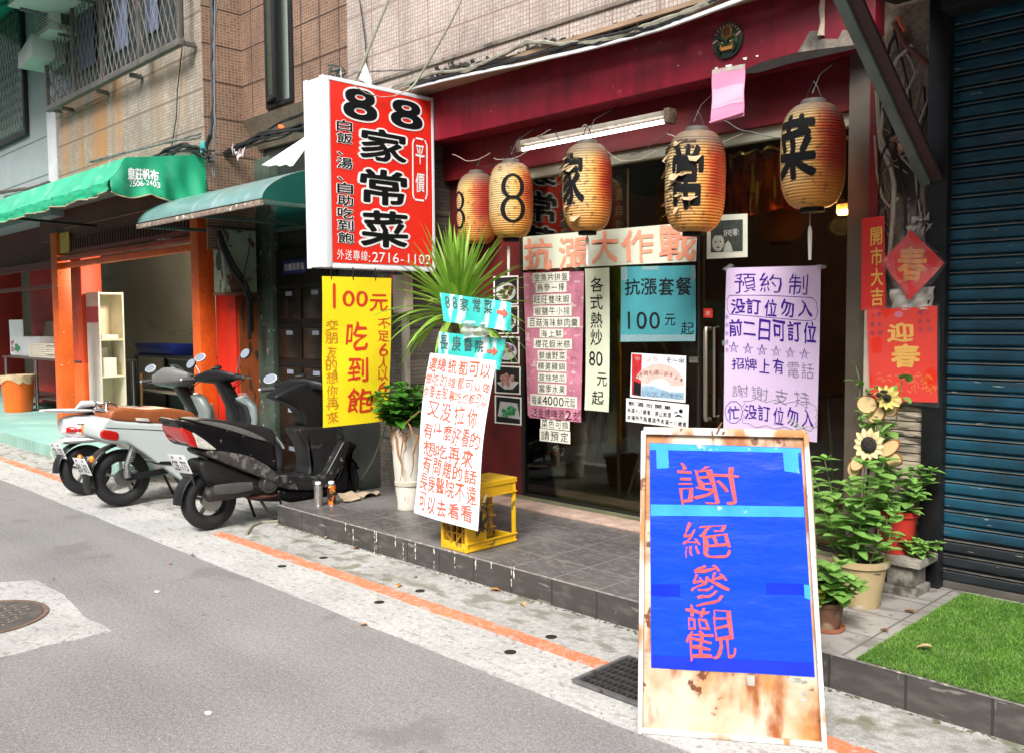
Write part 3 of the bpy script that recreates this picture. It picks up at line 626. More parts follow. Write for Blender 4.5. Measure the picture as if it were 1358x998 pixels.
# ------------------------------------------------------------------ inks and papers
def paper(name, c, amt=.06): return M(name, c, .75, nz=[(3, amt), (25, amt*.5)], spec=.3, bump=(7, .35))
black_ink = M('black_ink', (.012, .012, .015), .7, spec=.15); white_ink = M('white_ink', (.82, .82, .82), .5)
red_ink = M('red_ink', (.52, .03, .02), .6); purple_ink = M('purple_ink', (.05, .012, .26), .7, spec=.15); grey_ink = M('grey_ink', (.22, .2, .27), .6)
gold_ink = M('gold_ink', (.78, .42, .08), .4); salmon = M('salmon_foam', (.80, .30, .19), .7, nz=(9, .12)); orange_ink = M('orange_ink', (.66, .10, .035), .7, nz=(14, .25))
white_paper = paper('white_paper', (.76, .75, .73)); strip_paper = paper('strip_paper', (.66, .66, .58))
tape = M('clear_tape', (.5, .55, .55), .15, alpha=.35)

# ------------------------------------------------------------------ the projecting shop sign
XS = -5.433
sg = thing('projecting_sign', 'tall red lightbox sign in a white frame with a large black 88 at its top', 'sign', (XS-.12, 4.05, 1.9))
part('sign_box', MB().box(XS-.24, 3.555, 1.893, XS-.004, 4.53, 3.215), M('sign_white_metal', (.74, .76, .80), .35, nz=[(2, .05)], stains=[(12, .70, .04, (.4, .3, .22), None, .7), (3, .66, .08, (.55, .55, .58), (1, 1, .3))]), sg, bevel=.006)
part('corner_trim', MB().box(XS-.045, 3.548, 1.888, XS+.004, 3.60, 3.22).box(XS-.247, 3.548, 1.888, XS-.2, 3.56, 3.22), M('trim_white', (.72, .74, .80), .3), sg, bevel=.003)
part('edge_trim', MB().box(XS-.02, 3.601, 3.195, XS+.003, 4.545, 3.222).box(XS-.02, 3.601, 1.886, XS+.003, 4.545, 1.912).box(XS-.02, 4.525, 1.9121, XS+.003, 4.548, 3.1949), MATS['trim_white'], sg, bevel=.002)
face = pxq(((437.5, 104), (573.2, 131), (573.4, 353.5), (441.5, 348)), X=XS)
part('sign_face', MB().sheet(face, 1, 1, .002), M('sign_red', (.72, .022, .012), .35, nz=[(2, .04)], stains=[(1.2, .62, .2, (.78, .07, .03), None, .6)]), sg, smooth=0)
wh, bk = MB(), MB()
def both(txt, q, bo, bi, **k):
    write(wh, face, txt, q, bold=bo, off=.003, **k); write(bk, face, txt, q, bold=bi, off=.005, **k)
def eight(q):
    """fat shop-sign 8: two rings, white halo behind"""
    qq = [Vector(px2uv(face, *c)) for c in q]
    cell = lambda s, t: qq[0]*(1-s)*(1-t)+qq[1]*s*(1-t)+qq[2]*s*t+qq[3]*(1-s)*t
    def ring(mb, cy, rx, ry, ix, iy, off):
        n = 40; o = []; 
        for k in range(n):
            a = 2*math.pi*k/n; c = cell(.5+rx*math.copysign(abs(math.cos(a))**.8, math.cos(a)), cy+ry*math.copysign(abs(math.sin(a))**.85, math.sin(a))); o.append(face(c.x, c.y, off))
        for k in range(n):
            a = 2*math.pi*k/n; c = cell(.5+ix*math.cos(a), cy+iy*math.sin(a)); o.append(face(c.x, c.y, off))
        mb.add(o, [[k, (k+1) % n, n+(k+1) % n, n+k] for k in range(n)])
    for mb, e, off in ((wh, .055, .003), (bk, 0, .005)):
        ring(mb, .28, .42+e, .25+e, .15-e*.8, .085-e*.6, off); ring(mb, .71, .48+e, .27+e, .18-e*.8, .10-e*.6, off+.0006)
eight(((453, 113), (500, 122), (501, 165), (454, 156))); eight(((516, 128), (560, 137), (561, 176), (517, 167)))
for ch, q in (('家', ((476, 166), (541, 178), (541, 221), (477, 211))), ('常', ((476, 221), (540, 229), (540, 277), (477, 270))), ('菜', ((477, 277), (542, 281.5), (542, 332), (478, 327)))):
    both(ch, q, .075, .028, fill=.92, hand=.5)
both('白飯、湯、自助吃到飽', ((444.5, 157), (468, 160), (470, 325), (446, 322.5)), .055, .012, vert=True, fill=.86)
write(wh, face, '平', ((550, 190), (563, 192.5), (563.3, 221), (550.3, 219)), bold=.012, hand=.6, off=.003)
write(wh, face, '價', ((550, 227), (563.5, 228.5), (563.5, 258), (550.3, 257)), bold=.012, hand=.6, off=.003)
rr = [(548, 187), (551, 184), (563, 186), (566, 189.5), (566, 262), (563.5, 266), (550, 265), (547.5, 261)]
stroke(wh, face, [(549, 184.5), (547, 190), (547.3, 258), (549, 264)], .014, off=.003); stroke(wh, face, [(550, 265), (562, 266.5)], .014, off=.003)
stroke(wh, face, [(564, 264.5), (566, 258), (565.8, 193), (563, 186.5)], .014, off=.003); stroke(wh, face, [(551, 183.5), (561, 185.5)], .014, off=.003)
write(wh, face, '外送專線', ((446, 329), (488, 332), (488, 347.5), (446, 345.5)), bold=.0, fill=.85, off=.003)
write(wh, face, ':2716-1102', ((487, 333), (571.5, 337.5), (571.5, 352), (487, 348.5)), bold=.004, off=.003, fill=.85, widths=[.6]+[1]*4+[.9]+[1]*4)
part('lettering_halo', wh, white_ink, sg, smooth=0); part('lettering', bk, M('sign_black', (.006, .007, .008), .5, spec=.15), sg, smooth=0)
mb = MB().tube([(XS-.12, 3.75, 3.215), (XS-.1, 3.9, 3.32), (XS-.05, 4.39, 3.42)], .006, 5)
part('tie_wire', mb, greymetal, sg)
r = random.Random(3); mb = MB()
for k in range(14):
    c = Vector((XS-.12+r.uniform(-.05, .05), 3.72+r.uniform(-.07, .1), 3.27+r.uniform(-.02, .05)))
    mb.tube([c, c+Vector((r.uniform(-.05, .05), r.uniform(-.05, .05), r.uniform(-.03, .04))), c+Vector((r.uniform(-.06, .06), r.uniform(-.06, .06), r.uniform(-.06, .02)))], .006, 5)
part('wire_bundle', mb, M('dark_wire', (.03, .05, .045), .5), sg)
part('support_strut', MB().tube([(XS-.12, 3.78, 3.2), (XS-.12, 3.78, 3.33)], .008), white_metal, sg); part('support_strut', MB().tube([(XS-.18, 3.7, 3.2), (XS-.18, 3.72, 3.27)], .006), white_metal, sg)

# ------------------------------------------------------------------ yellow banner under the sign
by = lambda u, v: .012*math.sin(u*3.4)*(.3+v)+.004*math.sin(v*9+u*4)
yb = pxq(((427.3, 366.5), (519.5, 369), (516.5, 557), (428.3, 566.5)), X=XS+.01, bulge=by)
yt = thing('price_banner', 'bright yellow hanging banner with red hand lettering, wired under the red lightbox sign', 'banner', tuple(yb(.5, 1)))
part('cloth', MB().sheet(yb, 16, 24, .002), M('yellow_banner', (.88, .68, .008), .6, nz=[(4, .05)], stains=[(2, .6, .15, (.80, .5, .01), None, .5)], bump=(6, .25)), yt, smooth=80)
rd, ol = MB(), MB()
write(rd, yb, '1', ((437, 376), (449, 376), (449, 409), (437, 410)), bold=.07, hand=.5)
write(rd, yb, '00', ((453, 384), (489, 385), (488, 408), (453, 408)), bold=.012, hand=.6)
write(rd, yb, '元', ((489, 388), (516, 389), (515, 414), (489, 414)), bold=.012, hand=.9)
for ch, q in (('吃', ((457, 425), (489, 425), (488, 467), (457, 468))), ('到', ((459, 472), (490, 471), (489, 508), (459, 511))), ('飽', ((457, 514), (496, 511), (495, 548), (457, 552)))):
    write(rd, yb, ch, q, bold=.012, hand=1.7, seed=3)
write(rd, yb, '不足6人以6人算', ((500, 421), (517, 421), (516, 555), (499, 557)), vert=True, bold=.004, hand=1.4, jit=.9)
write(ol, yb, '交朋友的想你再來', ((431, 423), (449, 423), (450, 560), (431, 562)), vert=True, bold=.008, hand=1.4, jit=.9)
part('lettering', rd, M('banner_red', (.62, .035, .01), .6), yt, smooth=0); part('faded_lettering', ol, M('banner_ochre', (.55, .22, .008), .6, nz=(14, .25)), yt, smooth=0)
mb = MB()
for u in (.12, .42, .75):
    a = yb(u, .0); mb.tube([a+Vector((0, 0, -.02)), a+Vector((0, 0, .07))], .004, 5)
for u in [i/10 for i in range(2, 9)]: mb.tube([yb(u, 0)+Vector((0, 0, .005)), yb(u+.04, 0)+Vector((0, 0, .05)), yb(u+.08, 0)+Vector((0, 0, .005))], .002, 4)
part('hanging_wire', mb, blackmetal, yt)

# ------------------------------------------------------------------ white sheet and turquoise arrows tied to the yucca
c4 = [P(570.5, 468, Y=3.55), P(656, 478, Y=3.50), P(631.8, 703.5, Y=3.345), P(548.4, 679, Y=3.36)]
ws = plane_quad(*c4, bulge=lambda u, v: .012*math.sin(v*math.pi)+.010*math.sin(u*5+v*6)+.008*math.sin(u*math.pi))
wt_ = thing('paper_notice', 'long white sheet with rows of orange red handwriting, hanging before the yellow crate', 'notice', tuple(ws(.5, 1)))
part('sheet', MB().sheet(ws, 14, 26, .0015), M('notice_white', (.80, .80, .83), .7, nz=[(5, .04)], bump=(9, .35)), wt_, smooth=80)
rows = [('選總統都可以', .015, .115, .02, .97, .006), ('做吃的誰都可以做', .118, .198, .0, .99, .0), ('你要去那裏吃也都可以', .2, .28, .0, .99, .0), ('又没拉你', .29, .405, .08, .9, .006),
        ('有什麼好看的', .415, .53, .06, .97, .004), ('想吃再來', .535, .645, .06, .92, .006), ('有問題的話', .635, .735, .06, .97, .006), ('長庚醫院不遠', .74, .855, .04, .98, .004), ('可以去看看', .86, .97, .06, .93, .008)]
o1, o2 = MB(), MB()
for i, (t_, v0, v1, u0, u1, bo) in enumerate(rows):
    write(o1 if i in (0, 1, 2, 6, 7) else o2, ws, t_, [(u0, v0), (u1, v0+.006), (u1, v1+.006), (u0, v1)], uv=True, bold=bo, hand=.75 if i < 3 else 1.5, jit=.9, seed=20+i, off=.003)
part('lettering', o1, orange_ink, wt_, smooth=0); part('red_lettering', o2, M('soft_red_ink', (.66, .12, .07), .7, nz=(14, .25)), wt_, smooth=0)
tq = M('turquoise_board', (.05, .56, .50), .3, nz=[(7, .25)], stains=[(9, .54, .1, (.72, .82, .80), (1.6, 1, .6)), (5, .62, .06, (.02, .36, .3))], coat=.4)
def arrow_sign(cor, yy, fold, label, txt, arrow, nm):
    q = [P(x, y, Y=yv) for (x, y), yv in zip(cor, yy)]
    fn = plane_quad(*q, bulge=fold)
    t_ = thing('arrow_sign', label, 'sign', tuple(fn(.5, 1)))
    part('board', MB().sheet(fn, 16, 6, .004), tq, t_, smooth=80)
    b = MB()
    for ch, qd, mt in txt: write(b, fn, ch, qd, bold=.012, hand=.8)
    part('lettering', b, M('dark_teal_ink', (.06, .11, .11), .6, nz=(20, .4)), t_, smooth=0)
    a = MB(); (x0, y0), (x1, y1) = arrow
    pt = [(x0, y0-2), (x0+(x1-x0)*.55, y0-1), (x0+(x1-x0)*.55, y0-5.5), (x1, y1), (x0+(x1-x0)*.5, y1+7), (x0+(x1-x0)*.52, y1+2.5), (x0, y0+2.5)]
    patch(a, fn, pt, .003); part('arrow', a, M('arrow_red', (.62, .12, .09), .6, nz=(20, .2)), t_, smooth=0)
    return t_, fn
s1, f1 = arrow_sign(((583.2, 388), (678.6, 401.3), (679.2, 439.8), (588.6, 426)), (3.58, 3.55, 3.52, 3.55), lambda u, v: .02*math.exp(-((u-.75)/.12)**2)-.01*math.sin(u*5),
    'turquoise board with an arrow hanging in the yucca leaves, uppermost of the two', [('8', ((589, 391), (596.5, 392.5), (598, 411), (591, 409)), 0), ('8', ((599, 392), (606, 393), (608, 411), (600.5, 410)), 0), ('家', ((609, 393), (622, 395), (623, 415), (610, 413)), 0), ('常', ((626, 393), (638, 395), (638, 417), (627, 415)), 0), ('菜', ((641, 395), (654, 397), (654, 419), (642, 417)), 0)], ((659, 413), (675, 416)), 1)
s2, f2_ = arrow_sign(((582, 439.8), (669.8, 449.4), (661.6, 491), (580, 476)), (3.60, 3.57, 3.56, 3.59), lambda u, v: .015*math.sin(u*6),
    'turquoise board with an arrow wedged behind the top of the white sheet', [('長', ((583, 442), (595.5, 444), (595, 466), (583, 464)), 0), ('庚', ((599.5, 443), (612.5, 445), (612, 468), (599.5, 466)), 0), ('醫', ((615, 446), (627, 448), (627, 468), (615, 467)), 0), ('院', ((630, 449), (642, 450), (642, 469), (630, 468)), 0)], ((646, 465), (661, 466)), 2)
mb = MB(); pfn = plane_quad(*[P(x, y, Y=3.54) for x, y in ((617, 425), (650, 428), (646, 446), (612, 449))], bulge=lambda u, v: .02*math.sin(u*9+v*4)+.012*math.sin(v*13))
solo('plastic_wrap', 'crumpled clear plastic between the two turquoise boards', 'plastic wrap', mb.sheet(pfn, 10, 8, .001), M('plastic_film', (.7, .78, .76), .12, alpha=.4, bump=(30, .6)), smooth=80)

# ------------------------------------------------------------------ papers on the restaurant's glass
YG = 4.884
def poster(name, label, cat, cor, mat, Y=YG, nu=10, nv=10, bulge=None, th=.0012, part_name='paper'):
    sd0 = cor[0][0]*.37
    if bulge is None and name in ('price_strip', 'set_meal_poster'): bulge = lambda u, v: .010*abs(2*u-1)**5*abs(2*v-1)**3*(.3+.7*abs(math.sin(sd0+u*2+v*3)))+.0016*math.sin(u*7+sd0)*math.sin(v*5+sd0)
    fn = pxq(cor, Y=Y, bulge=bulge)
    t_ = thing(name, label, cat, tuple(fn(.5, 1)))
    part(part_name, MB().sheet(fn, nu, nv, th), mat, t_, smooth=0 if not bulge else 80)
    return t_, fn
cream = paper('cream_board', (.60, .62, .50))
t_, f_ = poster('slogan_board', 'pale board with large raised salmon characters across the top of the glass', 'sign', ((693.4, 314.3), (925, 294.4), (923, 346.7), (694, 358)), cream, Y=4.87, part_name='board')
b = MB()
for ch, q in (('抗', ((695, 317), (733, 314), (733, 357), (696, 359))), ('漲', ((742, 317), (780, 312), (780, 354), (742, 358))), ('大', ((785, 307), (820, 303), (820, 347), (785, 350))), ('作', ((825, 306), (867, 302), (867, 347), (826, 349))), ('戰', ((874, 299), (926, 295), (923, 345), (874, 348)))):
    write(b, f_, ch, q, bold=.022, hand=1.0, fill=.95, off=.004, seed=2)
part('lettering', b, salmon, t_, smooth=0)
stp = paper('pink_menu', (.50, .18, .27), .12)
t_, f_ = poster('menu_poster', 'long pink poster with a column of white dish-name strips on the glass', 'poster', ((694, 362), (774.5, 360), (770.5, 553), (700, 551)), M('pink_menu_paper', (.47, .17, .25), .6, nz=[(9, .25)], bump=(8, .5), stains=[(13, .58, .05, (.62, .4, .42), (1, 1, 2)), (6, .64, .04, (.3, .08, .14))]), Y=4.878)
for i, (tx, x0, x1, y0, y1) in enumerate((('生魚片拼盤', 185, 318, 225, 262), ('烏參一棒', 195, 308, 262, 301), ('旺旺雙味蝦', 185, 325, 306, 344), ('椒鹽牛小排', 187, 327, 348, 388), ('百菇海味鮮肉羹', 165, 357, 390, 430), ('海上鮮', 210, 296, 433, 467), ('櫻花蝦米糕', 188, 328, 469, 508), ('鮮燴野菜', 203, 308, 513, 550), ('精美雞鍋', 200, 308, 552, 590), ('拔絲地瓜', 203, 308, 594, 630), ('當季水果', 203, 308, 634, 673), ('每桌4000元起', 175, 347, 676, 720), ('送金牌啤酒2支', 172, 362, 722, 768), ('菜色可換', 213, 320, 762, 802), ('請預定', 210, 322, 803, 850))):
    X0, X1, Y0, Y1 = 640+x0/2.772, 640+x1/2.772, 280+y0/2.772, 280+y1/2.772; sl = ((Y0+Y1)/2-435)/(740+510)*(X1-X0)
    q = ((X0, Y0-sl/2), (X1, Y0+sl/2), (X1, Y1-.6+sl/2), (X0, Y1-.6-sl/2))
    fs = pxq(q, Y=4.8745)
    st_ = part('paper_strip', MB().sheet(fs, 1, 1, .001), MATS['pink_menu_paper'] if i == 12 else strip_paper, t_, smooth=0)
    part('lettering', write(MB(), fs, tx, [(.03, .06), (.97, .06), (.97, .94), (.03, .94)], uv=True, bold=.0, hand=.5, jit=.4, seed=i, off=.0012), M('menu_ink', (.015, .015, .015), .7, spec=.15), st_, smooth=0)
t_, f_ = poster('price_strip', 'tall cream strip with one column of black brush characters beside the pink menu', 'poster', ((777, 356.5), (808.8, 355), (807.7, 546), (776.4, 543)), paper('cream_strip', (.58, .62, .47)), Y=4.8775)
b = MB(); write(b, f_, '各式熱炒', ((782, 366), (801, 366), (801, 459), (782, 459)), vert=True, bold=.006, hand=.5, jit=.3); write(b, f_, '80', ((781, 464), (800, 465), (800, 487), (781, 486)), bold=.004, hand=.5)
write(b, f_, '元', ((791, 492), (806, 493), (806, 514), (791, 512)), hand=.5, bold=.004); write(b, f_, '起', ((784, 516), (802, 517), (802, 538), (784, 537)), hand=.5, bold=.004); part('lettering', b, black_ink, t_, smooth=0)
t_, f_ = poster('set_meal_poster', 'square teal poster with black brush characters in the middle of the glass', 'poster', ((824, 354), (922.5, 352), (923, 452.5), (823, 453.5)), M('teal_paper', (.05, .26, .30), .5, nz=[(5, .12)], bump=(5, .5), stains=[(2, .66, .02, (.11, .34, .37))]), Y=4.877)
b = MB(); write(b, f_, '抗漲套餐', ((828, 369), (919, 367), (919, 392), (828, 393)), bold=.012, hand=.4, jit=.3, fill=.9); write(b, f_, '100', ((826, 411), (877, 411), (877, 439), (826, 439)), bold=.004, hand=.5, fill=.8)
write(b, f_, '元', ((881, 415), (897, 415), (897, 433), (881, 433)), hand=.5); write(b, f_, '起', ((902, 425), (922, 426), (922, 446), (902, 445)), hand=.5); part('lettering', b, black_ink, t_, smooth=0)
for q in (((824, 355), (832, 354), (832, 372), (824, 372)), ((918, 352.5), (922.5, 352), (922.5, 372), (917, 372)), ((852, 353.5), (874, 353), (874, 358), (852, 358)), ((823.5, 444), (922, 444), (922.5, 452), (823.5, 453))): part('tape', patch(MB(), f_, q, .002), tape, t_, smooth=0)
t_, f_ = poster('welcome_poster', 'white poster with a pink folding fan, red strip and hiragana, below the teal poster', 'poster', ((837.4, 467.8), (910, 471.8), (909, 533.6), (835.6, 525.9)), white_paper)
Z5 = lambda *a: [(820+x/8.32, 460+y/8.32) for x, y in a]
b = MB(); patch(b, f_, Z5((152, 75), (262, 85), (250, 540), (148, 525)), .0012); part('red_strip', b, M('strip_red', (.46, .02, .03), .5, nz=(20, .3)), t_, smooth=0)
b = MB(); patch(b, f_, Z5((175, 370), (250, 405), (250, 540), (165, 520)), .0016); part('dark_corner', b, black_ink, t_, smooth=0)
b = MB(); patch(b, f_, Z5((255, 428), (360, 425), (420, 440), (500, 470), (560, 490), (728, 500), (726, 580), (255, 540)), .0015); part('blue_hills', b, M('blue_wash', (.27, .42, .55), .6, nz=(30, .25)), t_, smooth=0)
b = MB(); o_ = [(450+272*math.cos(rad(a)), 420-235*math.sin(rad(a))) for a in range(160, -6, -8)]; i_ = [(450+128*math.cos(rad(a)), 430-85*math.sin(rad(a))) for a in range(-4, 165, 8)]
ov, iv = [px2uv(f_, *c) for c in Z5(*o_)], [px2uv(f_, *c) for c in Z5(*i_[::-1])]; n = min(len(ov), len(iv))
b.add([f_(u, v, .002) for u, v in ov[:n]]+[f_(u, v, .002) for u, v in iv[:n]], [[k, k+1, n+k+1, n+k] for k in range(n-1)]); part('pink_fan', b, M('fan_pink', (.72, .46, .42), .6, nz=(18, .15)), t_, smooth=0)
b = MB()
for ch, x, y, s in (('日', 205, 335, 50), ('本', 250, 300, 55), ('語', 305, 285, 60), ('も', 362, 282, 60), ('通', 418, 280, 64), ('じ', 470, 278, 52), ('ま', 530, 295, 58), ('す', 588, 308, 56), ('よ', 640, 335, 50), ('！', 700, 365, 40)):
    write(b, f_, ch, Z5((x-s/2, y-s/2), (x+s/2, y-s/2), (x+s/2, y+s/2), (x-s/2, y+s/2)), bold=.0, off=.003)
part('lettering', b, M('brown_ink', (.12, .06, .035), .6), t_, smooth=0)
b = MB(); write(b, f_, 'いらっしゃいませ～', Z5((262, 482), (722, 515), (722, 568), (262, 540)), bold=0, off=.003); write(b, f_, 'そ～*', Z5((525, 110), (735, 120), (735, 185), (525, 180)), bold=.0, off=.003); part('blue_lettering', b, M('navy_ink', (.05, .1, .2), .6), t_, smooth=0)
b = MB(); write(b, f_, '*～よう', Z5((180, 95), (440, 105), (440, 165), (180, 155)), bold=0, off=.003); part('pink_lettering', b, M('pink_ink', (.6, .3, .3), .6), t_, smooth=0)
t_, f_ = poster('alcohol_notice', 'small white notice with three rows of black print under the folding fan poster', 'notice', ((830.6, 527.3), (913.5, 536), (912.5, 568), (830, 558)), white_paper, Y=4.881)
b = MB(); write(b, f_, '飲酒勿開車', [(.02, .08), (.75, .1), (.75, .34), (.02, .32)], uv=True, bold=.012, fill=.7, widths=[1]*5); write(b, f_, '未滿十八歲者·禁止飲酒', [(.02, .38), (.74, .4), (.74, .63), (.02, .62)], uv=True, bold=.01); write(b, f_, '本場所不販賣酒予未滿十八歲者', [(.02, .69), (.98, .71), (.98, .95), (.02, .92)], uv=True, bold=.01)
patch(b, f_, ell(.885, .3, .03, .085), .002, uv=True); patch(b, f_, [(.8, .53), (.84, .45), (.88, .47), (.92, .56), (.86, .53), (.8, .57)], .002, uv=True); patch(b, f_, [(.78, .38), (.83, .34), (.84, .38), (.79, .42)], .002, uv=True)
part('lettering', b, black_ink, t_, smooth=0)
# picture of a child, faded
t_, f_ = poster('photo_poster', 'black and white portrait poster in a pale border behind the tilted tattered lantern', 'poster', ((937.7, 286), (991.3, 283.5), (991.3, 341), (937.2, 343.6)), paper('ivory', (.56, .56, .46)), Y=4.882)
b = MB(); patch(b, f_, [(.1, .13), (.89, .13), (.89, .86), (.1, .86)], .001, uv=True); part('picture', b, M('picture_dark', (.035, .045, .035), .5, nz=(30, .4)), t_, smooth=0)
b = MB(); patch(b, f_, [(x, y) for x, y in ell(.29, .64, .15, .2)], .002, uv=True); patch(b, f_, [(.42, .86), (.46, .68), (.54, .6), (.6, .68), (.66, .86)], .0022, uv=True); part('face', b, M('picture_grey', (.36, .37, .31), .5, nz=(40, .2)), t_, smooth=0)
b = MB(); patch(b, f_, ell(.31, .42, .13, .1, a0=150, a1=390), .003, uv=True)
for x in (.23, .35): patch(b, f_, ell(x, .62, .025, .018), .003, uv=True)
patch(b, f_, ell(.29, .75, .045, .016), .003, uv=True); part('features', b, M('picture_black', (.03, .03, .03), .5), t_, smooth=0)
part('lettering', write(MB(), f_, '好吃喔!', [(.42, .34), (.88, .32), (.88, .5), (.42, .52)], uv=True, bold=.0, off=.003), M('pale_ink', (.6, .6, .55), .5), t_, smooth=0)
# lavender notice
t_, f_ = poster('reservation_notice', 'tall lavender notice with purple handwriting and a row of drawn stars on the glass door', 'notice', ((963.4, 355.4), (1088.4, 352.3), (1083.8, 585.9), (958.8, 572.2)), paper('lavender', (.66, .52, .74), .03), Y=4.872, nu=8, nv=12, bulge=lambda u, v: .004*math.sin(u*3+v*5))
hq = lambda x0, y0, x1, y1, s0=0, s1=0: [(940+a/2.56, 330+c/2.56) for a, c in ((x0, y0), (x1, y0+s0), (x1, y1+s1), (x0, y1))]
p, g = MB(), MB()
write(p, f_, '預約制', hq(82, 76, 352, 160, 6, 0), bold=-.006, hand=1.3, jit=.7, fill=.8); write(p, f_, '没訂位勿入', hq(74, 165, 358, 225, 10, 12), bold=.014, hand=1.3, jit=.7)
write(p, f_, '前二日可訂位', hq(68, 235, 372, 300, 15, 24), bold=.016, hand=1.3, jit=.7, fill=.9); write(p, f_, '招牌上有', hq(76, 366, 262, 412, 8, 16), bold=.004, hand=1.3, jit=.7); write(g, f_, '電話', hq(264, 378, 360, 440, 6, 6), bold=-.008, hand=.8)
write(g, f_, '謝謝支持', hq(74, 450, 356, 505, 34, 42), bold=-.01, hand=1.4, jit=.8, fill=.78); write(p, f_, '没訂位勿入', hq(120, 522, 362, 580, 22, 34), bold=.008, hand=1.3, jit=.7); write(p, f_, '忙', hq(62, 528, 108, 582), bold=.01, hand=.8)
for i in range(6):
    x, y = 85+i*48, 335+i*4.6; st = [(940+(x+17*math.cos(rad(-90+144*k)))/2.56, 330+(y+19*math.sin(rad(-90+144*k)))/2.56) for k in range(5)]
    stroke(p, f_, st, .0055 if i < 3 else .004, closed=True)
for i in range(5):
    x, y = 62, 232+i*28; st = [(940+(x+7*math.cos(rad(-90+144*k)))/2.56, 330+(y+9*math.sin(rad(-90+144*k)))/2.56) for k in range(5)]; stroke(p, f_, st, .003, closed=True)
bx = [(940+x/2.56, 330+y/2.56) for x, y in ((70, 158), (62, 175), (63, 205), (72, 222), (340, 245), (362, 240), (370, 215), (366, 180), (352, 166), (200, 158))]; stroke(p, f_, bx, .003, closed=True)
stroke(p, f_, [(940+(85+30*math.cos(a/10*math.pi*2))/2.56, 330+(553+38*math.sin(a/10*math.pi*2))/2.56) for a in range(10)], .004, closed=True)
cl = []
for k in range(60):
    a = k/60*math.pi*2; cl.append((940+(242+(124+5*math.sin(k*1.57))*max(-1, min(1, 1.25*math.cos(a))))/2.56, 330+(562+.1*124*math.cos(a)+(44+5*math.cos(k*1.57))*max(-1, min(1, 1.3*math.sin(a))))/2.56))
stroke(g, f_, cl, .003, closed=True)
part('lettering', p, purple_ink, t_, smooth=0); part('pencil_lettering', g, grey_ink, t_, smooth=0)
for pts in (((958, 357), (968, 350), (974, 352), (963, 360)), ((1083, 350), (1096, 352), (1096, 356), (1084, 358)), ((958, 452), (966, 450), (966, 458), (958, 458))): part('tape', patch(MB(), f_, pts, .002), tape, t_, smooth=0)
t_, f_ = poster('push_sticker', 'tiny red sticker above the door handle', 'sticker', ((933, 409), (945, 409.5), (945, 421.5), (933, 421)), M('sticker_red', (.6, .03, .02), .4), Y=4.888)
part('lettering', write(MB(), f_, '推', [(.2, .2), (.8, .2), (.8, .8), (.2, .8)], uv=True), M('sticker_pale', (.75, .5, .45), .5), t_, smooth=0)
# food photographs in a column at the glass edge
DISH = [('dark stew with greens', (.05, .02, .012), (.16, .17, .04)), ('dark braised meat', (.07, .03, .03), (.2, .12, .1)), ('purple salad on a round plate', (.12, .04, .13), (.4, .2, .4)), ('heap of pale pink shavings', (.33, .16, .14), (.5, .3, .26)), ('row of green dumplings', (.02, .2, .06), (.1, .45, .2))]
for i, ((x0, x1, y0, y1), (nm, c1, c2)) in enumerate(zip(((654.4, 687.5, 366, 404.5), (655, 688, 405.5, 443), (655.5, 689, 446, 482), (656, 690.5, 485, 522), (656, 691.6, 525, 562)), DISH)):
    sl = ((y0+y1)/2-435)/1180*(x1-x0)
    t_, f_ = poster('food_photo', 'small white-edged food photograph of a %s beside the glass' % nm, 'photograph', ((x0, y0-sl/2), (x1, y0+sl/2), (x1, y1+sl/2), (x0, y1-sl/2)), white_paper, Y=4.862)
    t_['group'] = 'food photographs beside the glass'
    b = MB(); patch(b, f_, [(.06, .05), (.95, .05), (.95, .95), (.06, .95)], .001, uv=True); part('picture', b, M('photo_dark', (.02, .02, .022), .3), t_, smooth=0)
    b = MB()
    if i == 4: patch(b, f_, [(.22, .2), (.85, .22), (.95, .78), (.12, .74)], .0015, uv=True)
    elif i == 3: patch(b, f_, [(.08, .62), (.45, .5), (.95, .55), (.7, .82), (.4, .84)], .0015, uv=True)
    else: patch(b, f_, ell(.5, .55, .4, .33), .0015, uv=True)
    part('plate', b, M('photo_plate', (.5, .5, .5), .4), t_, smooth=0)
    b = MB(); r = random.Random(i)
    for k in range(16):
        a, rr_ = r.uniform(0, 6.3), r.random()**.5; patch(b, f_, ell(.52+.27*rr_*math.cos(a), .53+.2*rr_*math.sin(a), r.uniform(.05, .1), r.uniform(.05, .1), 7), .002+.0001*k, uv=True)
    part('dish', b, M('dish_'+nm.split()[0]+nm.split()[1], c1, .4, nz=(60, .4), stains=[(50, .5, .08, c2)]), t_, smooth=0)
# couplet, diamond and spring posters at the pillar
f_ = pxq(((1143, 290), (1173, 286), (1174.5, 410), (1142, 411.5)), Y=4.594)
t_ = thing('couplet', 'narrow red couplet with gold characters at the right edge of the doorway', 'couplet', tuple(f_(.5, 1)))
part('paper', MB().sheet(f_, 1, 1), M('couplet_red', (.62, .022, .018), .5, nz=(5, .1)), t_, smooth=0)
part('lettering', write(MB(), f_, '開市大吉', ((1154, 301), (1171, 299), (1173, 407), (1154, 408)), vert=True, bold=.018, hand=.6), gold_ink, t_, smooth=0)
f_ = pxq(((1170, 347), (1208, 305), (1253, 349), (1206, 399.5)), Y=4.575, bulge=lambda u, v: .006*math.sin(u*7)+.005*math.sin(v*8))
t_ = thing('spring_diamond', 'red diamond paper with a gold character, wrapped in clear plastic on the pillar', 'paper', tuple(f_(1, 1)))
part('paper', MB().sheet(f_, 10, 10), M('diamond_red', (.66, .045, .045), .4, nz=[(6, .15)], stains=[(9, .64, .04, (.78, .28, .26), (1, 1, 2), .5)], coat=.1), t_, smooth=80)
